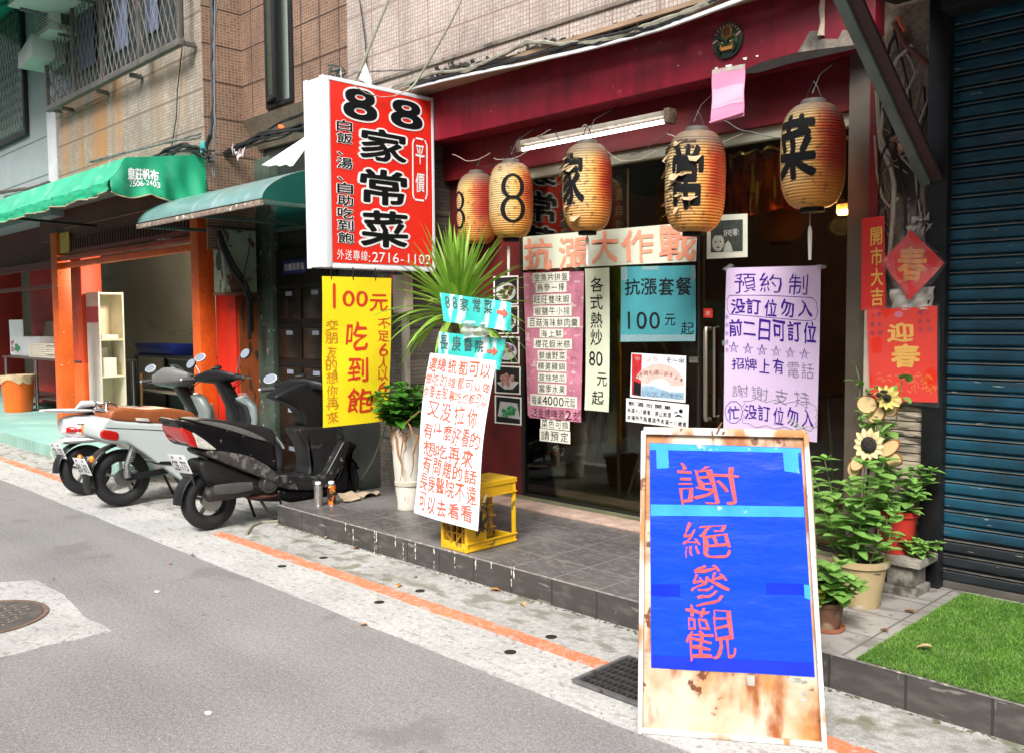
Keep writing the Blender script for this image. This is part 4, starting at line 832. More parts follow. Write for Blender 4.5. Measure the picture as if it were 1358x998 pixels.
part('lettering', write(MB(), f_, '春', ((1190, 324), (1230, 324), (1230, 376), (1190, 376)), bold=.03, hand=.9), M('dull_gold', (.68, .26, .09), .5, nz=(20, .25)), t_, smooth=0)
film = M('clear_film', (.8, .8, .82), .1, alpha=.035, bump=(14, .7), spec=.3)
ff = pxq(((1166, 345), (1208, 299), (1258, 349), (1206, 412)), Y=4.568, bulge=lambda u, v: .012*math.sin(u*11+v*3)+.01*math.sin(v*12-u*4))
part('plastic_film', MB().sheet(ff, 14, 14, .0008), film, t_, smooth=80)
ff = pxq(((1180, 384), (1240, 380), (1236, 410), (1182, 412)), Y=4.585, bulge=lambda u, v: .02*math.sin(u*14+v*3)*math.sin(v*7))
part('film_tail', MB().sheet(ff, 16, 8, .0008), M('dusty_film', (.62, .58, .52), .2, alpha=.5, bump=(20, .7)), t_, smooth=80)
f_ = pxq(((1149.7, 411), (1242.7, 405.6), (1243.5, 533), (1154.5, 531)), Y=4.58, bulge=lambda u, v: .004*math.sin(u*6+v*3))
t_ = thing('spring_poster', 'large glossy red poster with two gold characters on the pillar under the diamond', 'poster', tuple(f_(.5, 1)))
part('paper', MB().sheet(f_, 12, 12), M('spring_red', (.74, .03, .012), .4, nz=[(4, .06)], coat=.1), t_, smooth=80)
b = MB(); write(b, f_, '迎', ((1176, 427), (1214, 427), (1214, 455), (1176, 455)), bold=.03, hand=.9); write(b, f_, '春', ((1181, 455), (1224, 455), (1220, 489), (1181, 489)), bold=.035, hand=.9); part('lettering', b, gold_ink, t_, smooth=0)
b = MB()
for x, y in ((1158, 418), (1166, 417), (1157, 430), (1167, 430), (1157, 442), (1168, 441), (1220, 415), (1231, 414), (1220, 426), (1231, 426), (1222, 437), (1233, 437)): write(b, f_, random.Random(x+y).choice('財福春來人平安年'), ((x-3.5, y-3.5), (x+3.5, y-3.5), (x+3.5, y+3.5), (x-3.5, y+3.5)), bold=0)
part('small_lettering', b, M('violet_ink', (.2, .03, .12), .5), t_, smooth=0)
b = MB(); patch(b, f_, ell(1192, 417, 6, 4), .0015); part('pink_oval', b, M('oval_pink', (.6, .15, .22), .5), t_, smooth=0)
b = MB(); r = random.Random(4)
for k in range(40):
    x, y = r.uniform(1158, 1238), r.uniform(496, 521); stroke(b, f_, [(x, y), (x+r.uniform(2, 6), y-r.uniform(0, 5)), (x+r.uniform(5, 10), y+r.uniform(-2, 4))], r.uniform(.003, .007))
part('orange_motif', b, M('motif_orange', (.8, .16, .03), .5), t_, smooth=0)
ff = pxq(((1147, 408), (1246, 402), (1246, 540), (1152, 533)), Y=4.572, bulge=lambda u, v: .004*math.sin(u*15+v*6)+.004*math.sin(v*14-u*6))
part('plastic_film', MB().sheet(ff, 18, 18, .0006), M('thin_film', (.8, .8, .82), .3, spec=.2, alpha=.02, bump=(12, .5)), t_, smooth=80)
# plaque and pink paper on the beam
pc = P(964.3, 54, Y=4.53)
t_ = thing('lion_plaque', 'round painted plaque of a green lion mask on the maroon beam', 'plaque', tuple(pc))
PL = lambda x, y: (840+x/5.873, y/5.873)
f_ = pxq(((935, 20), (995, 10), (995, 80), (935, 95)), Y=4.527)
def disc(mb, c, rx, rz, y0, y1, n=28):
    return mb.prism([(c.x+rx*math.cos(2*math.pi*k/n), y0, c.z+rz*math.sin(2*math.pi*k/n)) for k in range(n)], (0, y1-y0, 0))
part('disc', disc(MB(), pc, .098, .098, 4.53, 4.549), M('plaque_dark', (.02, .035, .03), .35, nz=(30, .5)), t_, bevel=.004)
part('green_face', disc(MB(), pc+Vector((.005, 0, -.012)), .066, .05, 4.522, 4.5299), M('plaque_green', (.07, .11, .018), .35, nz=(40, .7), stains=[(55, .55, .06, (.02, .05, .03)), (40, .64, .03, (.28, .2, .03))]), t_, bevel=.003)
part('crown', disc(MB(), pc+Vector((.002, 0, .045)), .034, .036, 4.518, 4.5295), M('plaque_gold', (.3, .14, .015), .35, nz=(40, .4)), t_, bevel=.002)
part('crown_center', disc(MB(), pc+Vector((.002, 0, .045)), .024, .026, 4.515, 4.5179), M('plaque_brown', (.1, .03, .012), .4, nz=(60, .5)), t_)
b = MB()
for sx in (-1, 1): disc(b, pc+Vector((sx*.026+.004, 0, -.010)), .009, .0035, 4.517, 4.5219, 12)
part('eye', b, M('plaque_white', (.6, .5, .3), .4), t_)
b = MB()
for sx in (-1, 1):
    b.tube([pc+Vector((sx*.008, -.012, -.008)), pc+Vector((sx*.024, -.013, .001)), pc+Vector((sx*.05, -.012, .012))], .006, 5); b.tube([pc+Vector((sx*.05, -.01, -.02)), pc+Vector((sx*.062, -.01, -.045)), pc+Vector((sx*.04, -.01, -.07))], .008, 5)
    b.tube([pc+Vector((sx*.008, -.014, -.02)), pc+Vector((sx*.014, -.015, -.012))], .006, 5)
part('brow', b, M('plaque_black', (.01, .012, .01), .4), t_)
b = MB().obox(pc+Vector((.004, -.012, -.046)), (.036, 0, 0), (0, .004, 0), (0, 0, .009)).prism([pc+Vector((x, -.016, z)) for x, z in ((-.034, -.04), (-.026, -.04), (-.036, -.018))], (0, .004, 0)).prism([pc+Vector((x, -.016, z)) for x, z in ((.034, -.04), (.042, -.04), (.046, -.018))], (0, .004, 0))
part('mouth', b, M('plaque_orange', (.5, .2, .04), .4), t_)
b = MB()
for k in range(9):
    a = rad(35+k*14); b.tube([pc+Vector((.078*math.cos(a), -.003, .078*math.sin(a))), pc+Vector((.09*math.cos(a), -.003, .09*math.sin(a)))], .003, 5)
for sx in (-1, 1): b.tube([pc+Vector((sx*.06, -.006, .012)), pc+Vector((sx*.088, -.006, .03 if sx > 0 else .0))], .006, 5)
part('whisker', b, M('plaque_pale', (.55, .35, .28), .4), t_)
f_ = pxq(((944.7, 93), (988, 85), (986.4, 154), (943, 165.5)), Y=4.535, bulge=lambda u, v: .004*math.sin(v*9+u*3)+.03*max(0, v-.78)*1.5*(1-v)*4)
t_ = thing('pink_paper', 'blank pink paper with a faded centre hanging from the maroon beam under the plaque', 'paper', tuple(f_(.5, 1)))
part('sheet', MB().sheet(f_, 6, 24), M('faded_pink', (.72, .26, .42), .6, nz=[(2, .05)]), t_, smooth=80)
b = MB(); b.sheet(lambda u, v, o: f_(.02+.96*u, .36+.36*v+.01*math.sin(u*8), .0015+o), 6, 8, .0006); b.sheet(lambda u, v, o: f_(.04+.92*u, .46+.2*v+.02*math.sin(u*6), .0025+o), 6, 8, .0006); part('bleached_patch', b, M('bleached_pink', (.73, .40, .54), .6, nz=[(7, .08)]), t_, smooth=80)
b = MB(); b.sheet(lambda u, v, o: f_(u, .0+.08*v, .0015+o), 2, 1, .0006); part('tape_strip', b, M('dirty_tape', (.42, .37, .33), .5, nz=(30, .3)), t_, smooth=0)
b = MB(); b.tube([f_(0, .97, .01), f_(1, .93, .01)], .007, 8); part('rolled_edge', b, MATS['faded_pink'], t_)
# torn tape scraps on the beam edge
b = MB()
for x, y, w_, h_ in ((948, 90, 4, 5), (962, 87, 9, 4), (985, 77, 6, 3), (1002, 74, 4, 2)):
    b.prism([P(x, y, Y=4.544), P(x+w_, y-w_*.2, Y=4.544), P(x+w_*.8, y+h_, Y=4.544), P(x+1, y+h_*.8, Y=4.544)], (0, -.001, 0))
part('tape_scrap', b, white_paper, shop, smooth=0)
# ------------------------------------------------------------------ paper lanterns
def lantern_mat(shift):
    m = bpy.data.materials.new('lantern_paper'); m.use_nodes = True; t = m.node_tree; b = t.nodes['Principled BSDF']; b.inputs['Roughness'].default_value = .6
    tc = t.nodes.new('ShaderNodeTexCoord'); sp = t.nodes.new('ShaderNodeSeparateXYZ'); t.links.new(tc.outputs['Object'], sp.inputs[0])
    nz = t.nodes.new('ShaderNodeTexNoise'); nz.inputs['Scale'].default_value = 9; nz.inputs['Detail'].default_value = 4; t.links.new(tc.outputs['Object'], nz.inputs['Vector'])
    # sun-bleached on the street side (-y, -x), still red on the other
    dt = t.nodes.new('ShaderNodeVectorMath'); dt.operation = 'DOT_PRODUCT'; dt.inputs[1].default_value = (6.0, 2.2, 0); t.links.new(tc.outputs['Object'], dt.inputs[0])
    ad = t.nodes.new('ShaderNodeMath'); ad.operation = 'ADD'; t.links.new(dt.outputs['Value'], ad.inputs[0])
    n2 = t.nodes.new('ShaderNodeMath'); n2.operation = 'MULTIPLY_ADD'; n2.inputs[1].default_value = .55; n2.inputs[2].default_value = -.27+shift; t.links.new(nz.outputs['Fac'], n2.inputs[0]); t.links.new(n2.outputs[0], ad.inputs[1])
    cr = t.nodes.new('ShaderNodeValToRGB'); t.links.new(ad.outputs[0], cr.inputs[0]); e = cr.color_ramp.elements
    e[0].position = 0; e[0].color = (.56, .41, .20, 1); e[1].position = 1; e[1].color = (.30, .018, .007, 1)
    for p, c in ((.42, (.60, .38, .11, 1)), (.62, (.58, .24, .045, 1)), (.8, (.45, .075, .014, 1))):
        k = e.new(p); k.color = c
    # fades from cream at the shoulder to orange at the foot
    mz = t.nodes.new('ShaderNodeMapRange'); mz.inputs['From Min'].default_value = .05; mz.inputs['From Max'].default_value = .22; mz.inputs['To Min'].default_value = .8; mz.inputs['To Max'].default_value = 0; t.links.new(sp.outputs[2], mz.inputs['Value'])
    m1 = t.nodes.new('ShaderNodeMix'); m1.data_type = 'RGBA'; t.links.new(mz.outputs[0], m1.inputs[0]); t.links.new(cr.outputs[0], m1.inputs[6]); m1.inputs[7].default_value = (.56, .22, .03, 1)
    md = t.nodes.new('ShaderNodeMapRange'); md.inputs['From Min'].default_value = .41; md.inputs['From Max'].default_value = .50; md.inputs['To Max'].default_value = .9; t.links.new(sp.outputs[2], md.inputs['Value'])
    m2 = t.nodes.new('ShaderNodeMix'); m2.data_type = 'RGBA'; t.links.new(md.outputs[0], m2.inputs[0]); t.links.new(m1.outputs[2], m2.inputs[6]); m2.inputs[7].default_value = (.13, .095, .07, 1)
    w_ = t.nodes.new('ShaderNodeTexNoise'); w_.inputs['Scale'].default_value = 30; t.links.new(tc.outputs['Object'], w_.inputs['Vector'])
    mr = t.nodes.new('ShaderNodeMapRange'); mr.inputs['From Min'].default_value = .6; mr.inputs['From Max'].default_value = .68; mr.inputs['To Max'].default_value = .7; t.links.new(w_.outputs['Fac'], mr.inputs['Value'])
    m3 = t.nodes.new('ShaderNodeMix'); m3.data_type = 'RGBA'; t.links.new(mr.outputs[0], m3.inputs[0]); t.links.new(m2.outputs[2], m3.inputs[6]); m3.inputs[7].default_value = (.16, .07, .025, 1)
    t.links.new(m3.outputs[2], b.inputs['Base Color'])
    return m
lblack = M('lantern_black', (.008, .008, .009), .7, spec=.12)
tornmat = M('torn_paper_tan', (.42, .30, .17), .8, nz=(20, .3)); torndark = M('torn_gap', (.06, .035, .02), .9, nz=(30, .4))
def lantern(c, R_, Hh, label, ch, az, wid, v0, v1, torn=False, tilt=0, shift=0):
    """c: foot of the lantern; az: which way its character faces"""
    t_ = thing('paper_lantern', label, 'lantern', tuple(c), 'paper lanterns under the maroon beam')
    if tilt: t_.rotation_euler = (0, tilt, 0)
    nr = 34
    def rr(v):
        e = abs(v*2-1); base = R_*(.42+.58*max(0, 1-e**3.6)**.55)
        return base
    prof = []
    for i in range(nr):
        for k, b_ in ((0, -.022), (.3, .012), (.7, .012)):
            v = (i+k)/nr; prof.append((rr(v)*(1+b_), Hh*v))
    prof.append((rr(1)*.98, Hh))
    c = Vector(c)
    part('shade', MB().lathe(c, prof, 40), lantern_mat(shift), t_, smooth=60)
    part('bottom_cap', MB().lathe(c+Vector((0, 0, -.022)), [(R_*.37, 0), (R_*.38, .004), (R_*.38, .022), (R_*.41, .026)], 24), lblack, t_)
    part('top_cap', MB().lathe(c+Vector((0, 0, Hh-.004)), [(R_*.42, 0), (R_*.4, .02), (R_*.36, .03)], 24), M('dusty_cap', (.07, .06, .05), .7), t_)
    wm = MB(); w0 = c+Vector((0, 0, Hh+.02)); wm.tube([w0+Vector((-R_*.3, 0, 0)), w0+Vector((-.02, 0, .07)), w0+Vector((0, 0, .10)), w0+Vector((.02, 0, .07)), w0+Vector((R_*.3, 0, 0))], .003, 5); part('handle', wm, blackmetal, t_)
    fn = lambda u, v, off=0: c+Vector((math.sin(az+(u-.5)*wid)*1, -math.cos(az+(u-.5)*wid), 0))*(rr(v0+(v1-v0)*(1-v))*1.013+off)+Vector((0, 0, Hh*(v0+(v1-v0)*(1-v))))
    b = MB()
    if ch == '8':
        def ring(cy, rx, ry, wd, th):
            n = 36; o = []
            for k in range(n):
                a = 2*math.pi*k/n; o.append(fn(.5+rx*math.cos(a), cy+ry*math.sin(a), .002))
            for k in range(n):
                a = 2*math.pi*k/n; o.append(fn(.5+(rx-wd)*math.cos(a), cy+(ry-th)*math.sin(a), .002))
            b.add(o, [[k, (k+1) % n, n+(k+1) % n, n+k] for k in range(n)])
        ring(.27, .44, .26, .17, .055); ring(.73, .48, .27, .18, .055)
    else:
        # lift each stroke's points over the ribs: split the glyph finely
        q = [(0, 0), (1, 0), (1, 1), (0, 1)]
        write(b, fn, ch, q, uv=True, bold=.035, hand=.7, fill=1.0, off=.004, seed=9)
        bm = bmesh.new(); me = bpy.data.meshes.new('x'); me.from_pydata([tuple(p) for p in b.v], [], b.f); bm.from_mesh(me)
        for _ in range(3):
            lg = [e for e in bm.edges if e.calc_length() > .035]
            if lg: bmesh.ops.subdivide_edges(bm, edges=lg, cuts=1); bmesh.ops.triangulate(bm, faces=bm.faces)
        vs = []
        for v in bm.verts:
            d = v.co-c; hh = d.z/Hh; rad2 = math.hypot(d.x, d.y); k = (rr(min(1, max(0, hh)))*1.013+.0025)/max(rad2, 1e-4); vs.append(Vector((c.x+d.x*k, c.y+d.y*k, v.co.z)))
        b = MB().add(vs, [[v.index for v in f.verts] for f in bm.faces]); bm.free(); bpy.data.meshes.remove(me)
    part('lettering', b, lblack, t_, smooth=0)
    if torn:
        r = random.Random(int(c.x*100)); sc_, gp = MB(), MB()
        for k in range(80):
            a = az+r.uniform(-1.5, .5)-.35; v = r.uniform(.1, .9); dx, dz = r.uniform(.03, .11), r.uniform(.006, .02)
            f0 = lambda s, h, off, a=a, v=v: c+Vector((math.sin(a+s), -math.cos(a+s), 0))*(rr(v)*1.01+off)+Vector((0, 0, Hh*v+h))
            if k % 6: gp.add([f0(-dx/R_/2, 0, .003), f0(dx/R_/2, r.uniform(-.006, .006), .003), f0(dx/R_/2, dz, .003), f0(-dx/R_/2, dz*.7, .003)], [[0, 1, 2, 3]])
            else: sc_.add([f0(0, 0, .002), f0(dx/R_, 0, .004), f0(dx/R_*.6, -dz*2.5, .03), f0(dx*.2/R_, -dz*2, r.uniform(.01, .035))], [[0, 1, 2, 3]])
        part('torn_gap', gp, torndark, t_, smooth=0); part('torn_strip', sc_, tornmat, t_, smooth=0)
    return t_
def lpos(xc, yb, Y): return P(xc, yb, Y=Y)
for xc, y0, y1, wpx, Y, lab, ch, azx, wid, va, vb, torn, tl in (
    (633, 231, 324, 54, 4.72, 'weathered reddish paper lantern half hidden behind the one with the bold 8', '8', -.25, 1.0, .2, .74, False, 0),
    (678, 217, 316, 58, 4.40, 'faded cream paper lantern with a bold black 8 facing out', '8', .88, 1.2, .18, .83, False, 0),
    (779, 192, 307, 65, 4.40, 'cream lantern with its character torn into strips, hung below the lamp tube', '家', .0, 1.1, .3, .86, True, 0),
    (920, 176, 308, 78, 4.40, 'tattered tilted lantern with shredded paper and a black character, beside the portrait poster', '常', .3, 1.05, .22, .82, True, .03),
    (1077, 140, 276, 82, 4.40, 'large lantern nearest the pillar with an intact black character and deep red flank', '菜', -.14, 1.35, .27, .86, False, 0)):
    foot = P(xc, y1, Y=Y); top = P(xc, y0, Y=Y); d = (foot-CAM).dot(fw)
    lantern(foot, wpx*d/F/2, top.z-foot.z, lab, ch, azx, wid, va, vb, torn, tl, {633: .4, 678: -.12, 779: -.02, 920: .1, 1077: .38}[xc])
    # hanging wire up to the beam
    w0 = top+Vector((0, 0, .06))
    solo('hanging_wire', 'thin wire holding up the lantern %s' % {633: 'half hidden behind its neighbour', 678: 'with the bold 8', 779: 'below the lamp tube', 920: 'that is tattered and tilted', 1077: 'nearest the pillar'}[xc], 'wire', MB().tube([w0, w0+Vector((.015, .05, .1)), Vector((w0.x+.02, 4.7 if Y < 4.5 else 4.76, beam_bot+(.0 if Y < 4.5 else .1)))], .003, 5), blackmetal)
for xc, y0, y1, Y, lab in ((674.5, 326, 366, 4.42, 'thin white tassel under the lantern with the bold 8'), (779, 314, 352, 4.42, 'thin pale tassel under the lantern below the lamp tube'), (1074, 300, 345, 4.42, 'thin pale tassel under the lantern nearest the pillar')):
    a, b_ = P(xc, y0, Y=Y), P(xc, y1, Y=Y)
    t_ = thing('tassel', lab, 'tassel', tuple(b_), 'tassels under the lanterns')
    part('cord', MB().tube([a+Vector((0, 0, .09)), a], .003, 5), M('tassel_cord', (.45, .2, .16), .7), t_); part('fringe', MB().tube([a, a.lerp(b_, .15), a.lerp(b_, .6), b_], [.006, .011, .010, .008], 8), M('tassel_white', (.62, .58, .54), .8, nz=(60, .2, (1, 1, .1))), t_)

# lamp tube
a, b_ = P(693.5, 198, Y=4.6), P(886, 161, Y=4.6)
a.z = b_.z = (a.z+b_.z)/2
t_ = thing('tube_lamp', 'lit fluorescent tube on a dusty white batten under the maroon beam', 'lamp', tuple((a+b_)/2))
part('batten', MB().box(a.x-.03, 4.575, a.z+.03, b_.x+.02, 4.665, a.z+.062), M('batten_white', (.27, .24, .20), .5, nz=[(8, .2)], stains=[(14, .62, .05, (.15, .11, .08))]), t_, bevel=.004)
part('tube', MB().cyl(a, b_, .0125), M('lamp_tube', (.9, .9, .9), .3, emit=((1, .98, .95), 4)), t_)
part('socket', MB().box(b_.x-.005, 4.56, a.z-.02, b_.x+.035, 4.64, a.z+.07), M('burnt_socket', (.09, .06, .035), .7, nz=(30, .4)), t_, bevel=.004); part('socket', MB().box(a.x-.04, 4.57, a.z-.02, a.x-.002, 4.63, a.z+.06), MATS['burnt_socket'], t_, bevel=.004)
# loose wiring between the lamp and the lanterns
r = random.Random(11)
def sag(p, q, s, n=14, wob=.0, seed=0):
    p, q = Vector(p), Vector(q); o = []
    for i in range(n+1):
        k = i/n; c = p.lerp(q, k); c.z -= s*4*k*(1-k)
        if wob and 0 < i < n: c += noise.noise_vector(Vector((k*5+seed, seed*1.7, 0)))*wob
        o.append(c)
    return o
wires = [((600, 205), (650, 203), .05), ((640, 222), (690, 180), .06), ((655, 210), (716, 188), .05), ((735, 175), (765, 205), .02), ((730, 172), (700, 190), -.01), ((780, 180), (800, 205), .01), ((800, 198), (870, 200), .07), ((835, 205), (890, 172), .03), ((885, 178), (985, 178), .06), ((960, 160), (1045, 185), .02), ((905, 190), (880, 215), .02)]
for k, (p, q, s) in enumerate(wires):
    col = ('pale tangled flex', 'dark loose flex')[k % 2]
    solo('loose_cable', '%s drooping %s' % (col, ('left of the leftmost lantern', 'between the first two lanterns', 'from the lantern with the bold 8 to the lamp end', 'beside the torn third lantern', 'across the left end of the batten', 'above the torn third lantern', 'in a loop right of the torn third lantern', 'under the right end of the lamp tube', 'behind the pink paper', 'from the pink paper to the last lantern', 'over the tattered tilted lantern')[k]), 'cable',
         MB().tube(sag(P(*p, Y=4.5), P(*q, Y=4.62), s, 14, .012, k), .0028, 5), M('pale_flex', (.33, .26, .2), .6) if k % 2 == 0 else blackmetal)
mb = MB()
for lp in range(2): mb.tube([P(776+4*math.cos(a_/12*6.283), 170+4.5*math.sin(a_/12*6.283)+lp, Y=4.57) for a_ in range(13)], .002, 5)
solo('wire_loop', 'small coiled wire loop hanging on the batten above the tube', 'wire', mb, M('pale_flex', (.33, .26, .2), .6))

# ------------------------------------------------------------------ A-frame board
bl, br = P(849, 971, Z=.0), P(1093, 991, Z=.0); e = (br-bl); e.z = 0; e.normalize()
n0 = Vector((e.y, -e.x, 0)); lean = rad(9); nb_ = (n0*math.cos(lean)+Vector((0, 0, math.sin(lean)))); upv = Vector((0, 0, 1))*math.cos(lean)-n0*math.sin(lean)
pl = (bl, nb_); tl_, tr2 = P(853.7, 570.5, pl=pl), P(1068, 575, pl=pl)
bd = thing('sandwich_board', 'rusty A-frame board with a bright blue panel and pink hand lettering on the pavement', 'sign board', tuple((bl+br)/2))
fr_pts = [bl, br, tr2, tl_]
rust = M('rusty_white_board', (.60, .53, .41), .6, nz=[(5, .12)], stains=[(4.5, .40, .18, (.44, .19, .045), (1, 1, .8), .95), (7, .50, .10, (.30, .085, .02), (1.2, 1.2, .5)), (3, .56, .08, (.24, .08, .025), (.6, .6, 2.5), .8), (15, .62, .04, (.16, .05, .02)), (8, .62, .08, (.55, .36, .16), (2, 2, .4), .7)], bump=(25, .2))
part('front_panel', MB().prism(fr_pts, -nb_*.012), rust, bd, bevel=.002)
ctr = (bl+br+tr2+tl_)/4
ed = MB(); whd = M('board_edge_paint', (.60, .57, .53), .6, nz=(14, .15), stains=[(7, .50, .1, (.42, .2, .07), (1, 1, .5)), (22, .64, .04, (.18, .07, .03))])
ed.bar(bl+nb_*.002, tl_+nb_*.002, .018, .04, nb_); ed.bar(br+nb_*.002, tr2+nb_*.002, .018, .04, nb_); ed.bar(tl_+nb_*.0025, tr2+nb_*.0025, .028, .03, nb_); ed.bar(bl+upv*.012+nb_*.0005, br+upv*.012+nb_*.0005, .018, .03, nb_)
part('frame', ed, whd, bd, bevel=.004)
rear = MB(); sh_ = -n0*.40
rb, rt_ = [p+sh_ for p in (bl, br)], [p-nb_*.045 for p in (tr2, tl_)]
rear.prism([rb[0], rb[1], rt_[0], rt_[1]], n0*-.012); part('rear_panel', rear, rust, bd, bevel=.002)
bf = plane_quad(*[P(x, y, pl=pl) for x, y in ((861.5, 586.5), (1062, 593.5), (1080.5, 896.5), (863.5, 884.5))], bulge=lambda u, v: .004+.0015*math.sin(u*9+v*5)+.0012*math.sin(v*17))
pn = part('blue_panel', MB().sheet(bf, 16, 24, .003), M('bright_blue', (.002, .05, .70), .4, nz=[(1.5, .08), (9, .05)], spec=.3, coat=.3, bump=(4, 1.0, (1, 1, 2.5))), bd, smooth=80)
lt = MB()
for q in (((862, 587), (1062, 594), (1062, 600), (862, 596)), ((863, 668), (1066, 671), (1066.5, 685), (863, 683))): patch(lt, bf, q, .0015)
for q in (((870, 592), (886, 592), (887, 620), (871, 621)), ((1038, 596), (1058, 597), (1060, 627), (1040, 624)), ((1066, 774), (1074, 775), (1075, 795), (1067, 792))): patch(lt, bf, q, .0022)
part('light_tape', lt, M('sky_tape', (.05, .32, .82), .2, nz=[(9, .2)], stains=[(14, .62, .06, (.5, .65, .85))], coat=.4), pn, smooth=0)
dk = MB()
for q in (((864, 774), (902, 774), (902, 790), (864, 789)), ((1016, 772), (1072, 774), (1072, 788), (1016, 787)), ((864, 868), (1078, 878), (1079, 895), (864, 884))): patch(dk, bf, q, .0015)
part('dark_tape', dk, M('deep_tape', (.006, .028, .52), .25, nz=(9, .15), coat=.4), pn, smooth=0)
b = MB()
for ch, q in (('謝', ((896, 613), (983, 619), (983, 668), (898, 665))), ('絕', ((904, 692), (969, 693), (969, 738), (905, 737))), ('參', ((915, 746), (967, 747), (967, 803), (916, 802))), ('觀', ((908, 802), (976, 806), (976, 872), (909, 872)))):
    write(b, bf, ch, q, bold=-.004, hand=1.7, fill=.98, off=.003, seed=13)
part('lettering', b, M('pink_chalk', (.56, .075, .08), .7, nz=(60, .25)), pn, smooth=0)
b = MB()
for k in range(6):
    y = 893+k*8; patch(b, bf if y < 0 else plane_quad(*fr_pts[::-1]), [(1062, y), (1070, y+.5), (1071, y+4), (1063, y+5)], .002) if k in (1, 3, 4) else None
patch(b, plane_quad(tl_, tr2, br, bl), [(990, 894), (1001, 894.5), (1001, 909), (991, 908)], .002); patch(b, plane_quad(tl_, tr2, br, bl), [(1046, 897), (1062, 898), (1062, 904), (1048, 903)], .002)
part('paint_mark', b, M('faint_grey_mark', (.32, .31, .27), .7, nz=(30, .3)), bd, smooth=0)
part('tie_string', MB().tube([P(950, 575, pl=pl)+nb_*.02, P(953, 568, pl=pl)+nb_*.03, P(957, 560, pl=pl)+nb_*.01, P(948, 572, pl=pl)-nb_*.02], .0025, 5).tube([P(944, 571, pl=pl)+nb_*.026, P(946, 584, pl=pl)+nb_*.022], .0025, 5), M('rusty_wire', (.2, .08, .04), .7), bd)

# ------------------------------------------------------------------ scooters
rubber = M('tyre_rubber', (.010, .010, .011), .75, nz=(40, .2), bump=(90, .2)); blackplastic = M('black_plastic', (.010, .010, .011), .45, spec=.35, nz=(30, .2)); gloss = M('gloss_black', (.005, .005, .006), .25, coat=.08, spec=.3, nz=(14, .2), stains=[(18, .66, .04, (.12, .12, .12))])
greyplast = M('dusty_plastic', (.065, .063, .06), .6, nz=(14, .25)); alloy = M('alloy', (.42, .42, .42), .35, .9, nz=(20, .15)); chrome = M('chrome', (.75, .75, .75), .12, 1)
mirrorg = M('mirror_glass', (.85, .87, .9), .03, 1); plate_m = M('plate_white', (.74, .75, .76), .4, nz=(12, .06)); rlens = M('red_lens', (.46, .012, .010), .15, coat=.8); olens = M('orange_lens', (.8, .23, .015), .18, coat=.8); wlens = M('clear_lens', (.6, .58, .52), .12, coat=.8, nz=(40, .25))
def spline(pts, n=4):
    o = []; m = len(pts)
    for i in range(m):
        p0, p1, p2, p3 = (Vector(pts[(i+k) % m]) for k in (-1, 0, 1, 2))
        for k in range(n):
            t = k/n; o.append(.5*((2*p1)+(p2-p0)*t+(2*p0-5*p1+4*p2-p3)*t*t+(3*p1-p0-3*p2+p3)*t*t*t))
    return o
def puff(outline, X, hw, r=.03, soft=True, flare=None):
    """a moulded shell: side outline (measured on its right-hand face at X), hw half-width, edges rolled over by r"""
    q = [P(53+x/2.856, 438+y/2.856, X=X) for x, y in outline]; q = spline([(p.y, p.z) for p in q], 4) if soft else [Vector((p.y, p.z)) for p in q]
    area = sum(q[i].x*q[(i+1) % len(q)].y-q[(i+1) % len(q)].x*q[i].y for i in range(len(q)))
    nrm = []
    for i in range(len(q)):
        a, b = q[i-1], q[(i+1) % len(q)]; d = (b-a); n_ = Vector((d.y, -d.x)); n_ = n_.normalized() if n_.length > 1e-6 else Vector((0, 0)); nrm.append(n_ if area > 0 else -n_)
    R = []
    for sx, th in [(1, 90-k*18) for k in range(6)]+[(-1, k*18) for k in range(6)]:
        t = rad(th); ins = r*(1-math.cos(t)); x = X-hw+sx*(hw-r*(1-math.sin(t)))
        R.append([Vector((x, p.x-n_.x*ins, p.y-n_.y*ins)) for p, n_ in zip(q, nrm)])
    m = MB().rings(R)
    # fill the flat flanks cleanly
    bm = bmesh.new(); vs = [bm.verts.new(p) for p in m.v]
    for f in m.f[:-2]: bm.faces.new([vs[i] for i in f])
    caps = [bm.faces.new([vs[i] for i in f]) for f in m.f[-2:]]
    bm.verts.index_update(); bmesh.ops.triangulate(bm, faces=caps, ngon_method='EAR_CLIP'); bm.verts.index_update()
    o = MB().add([v.co.copy() for v in bm.verts], [[v.index for v in f.verts] for f in bm.faces]); bm.free()
    return o
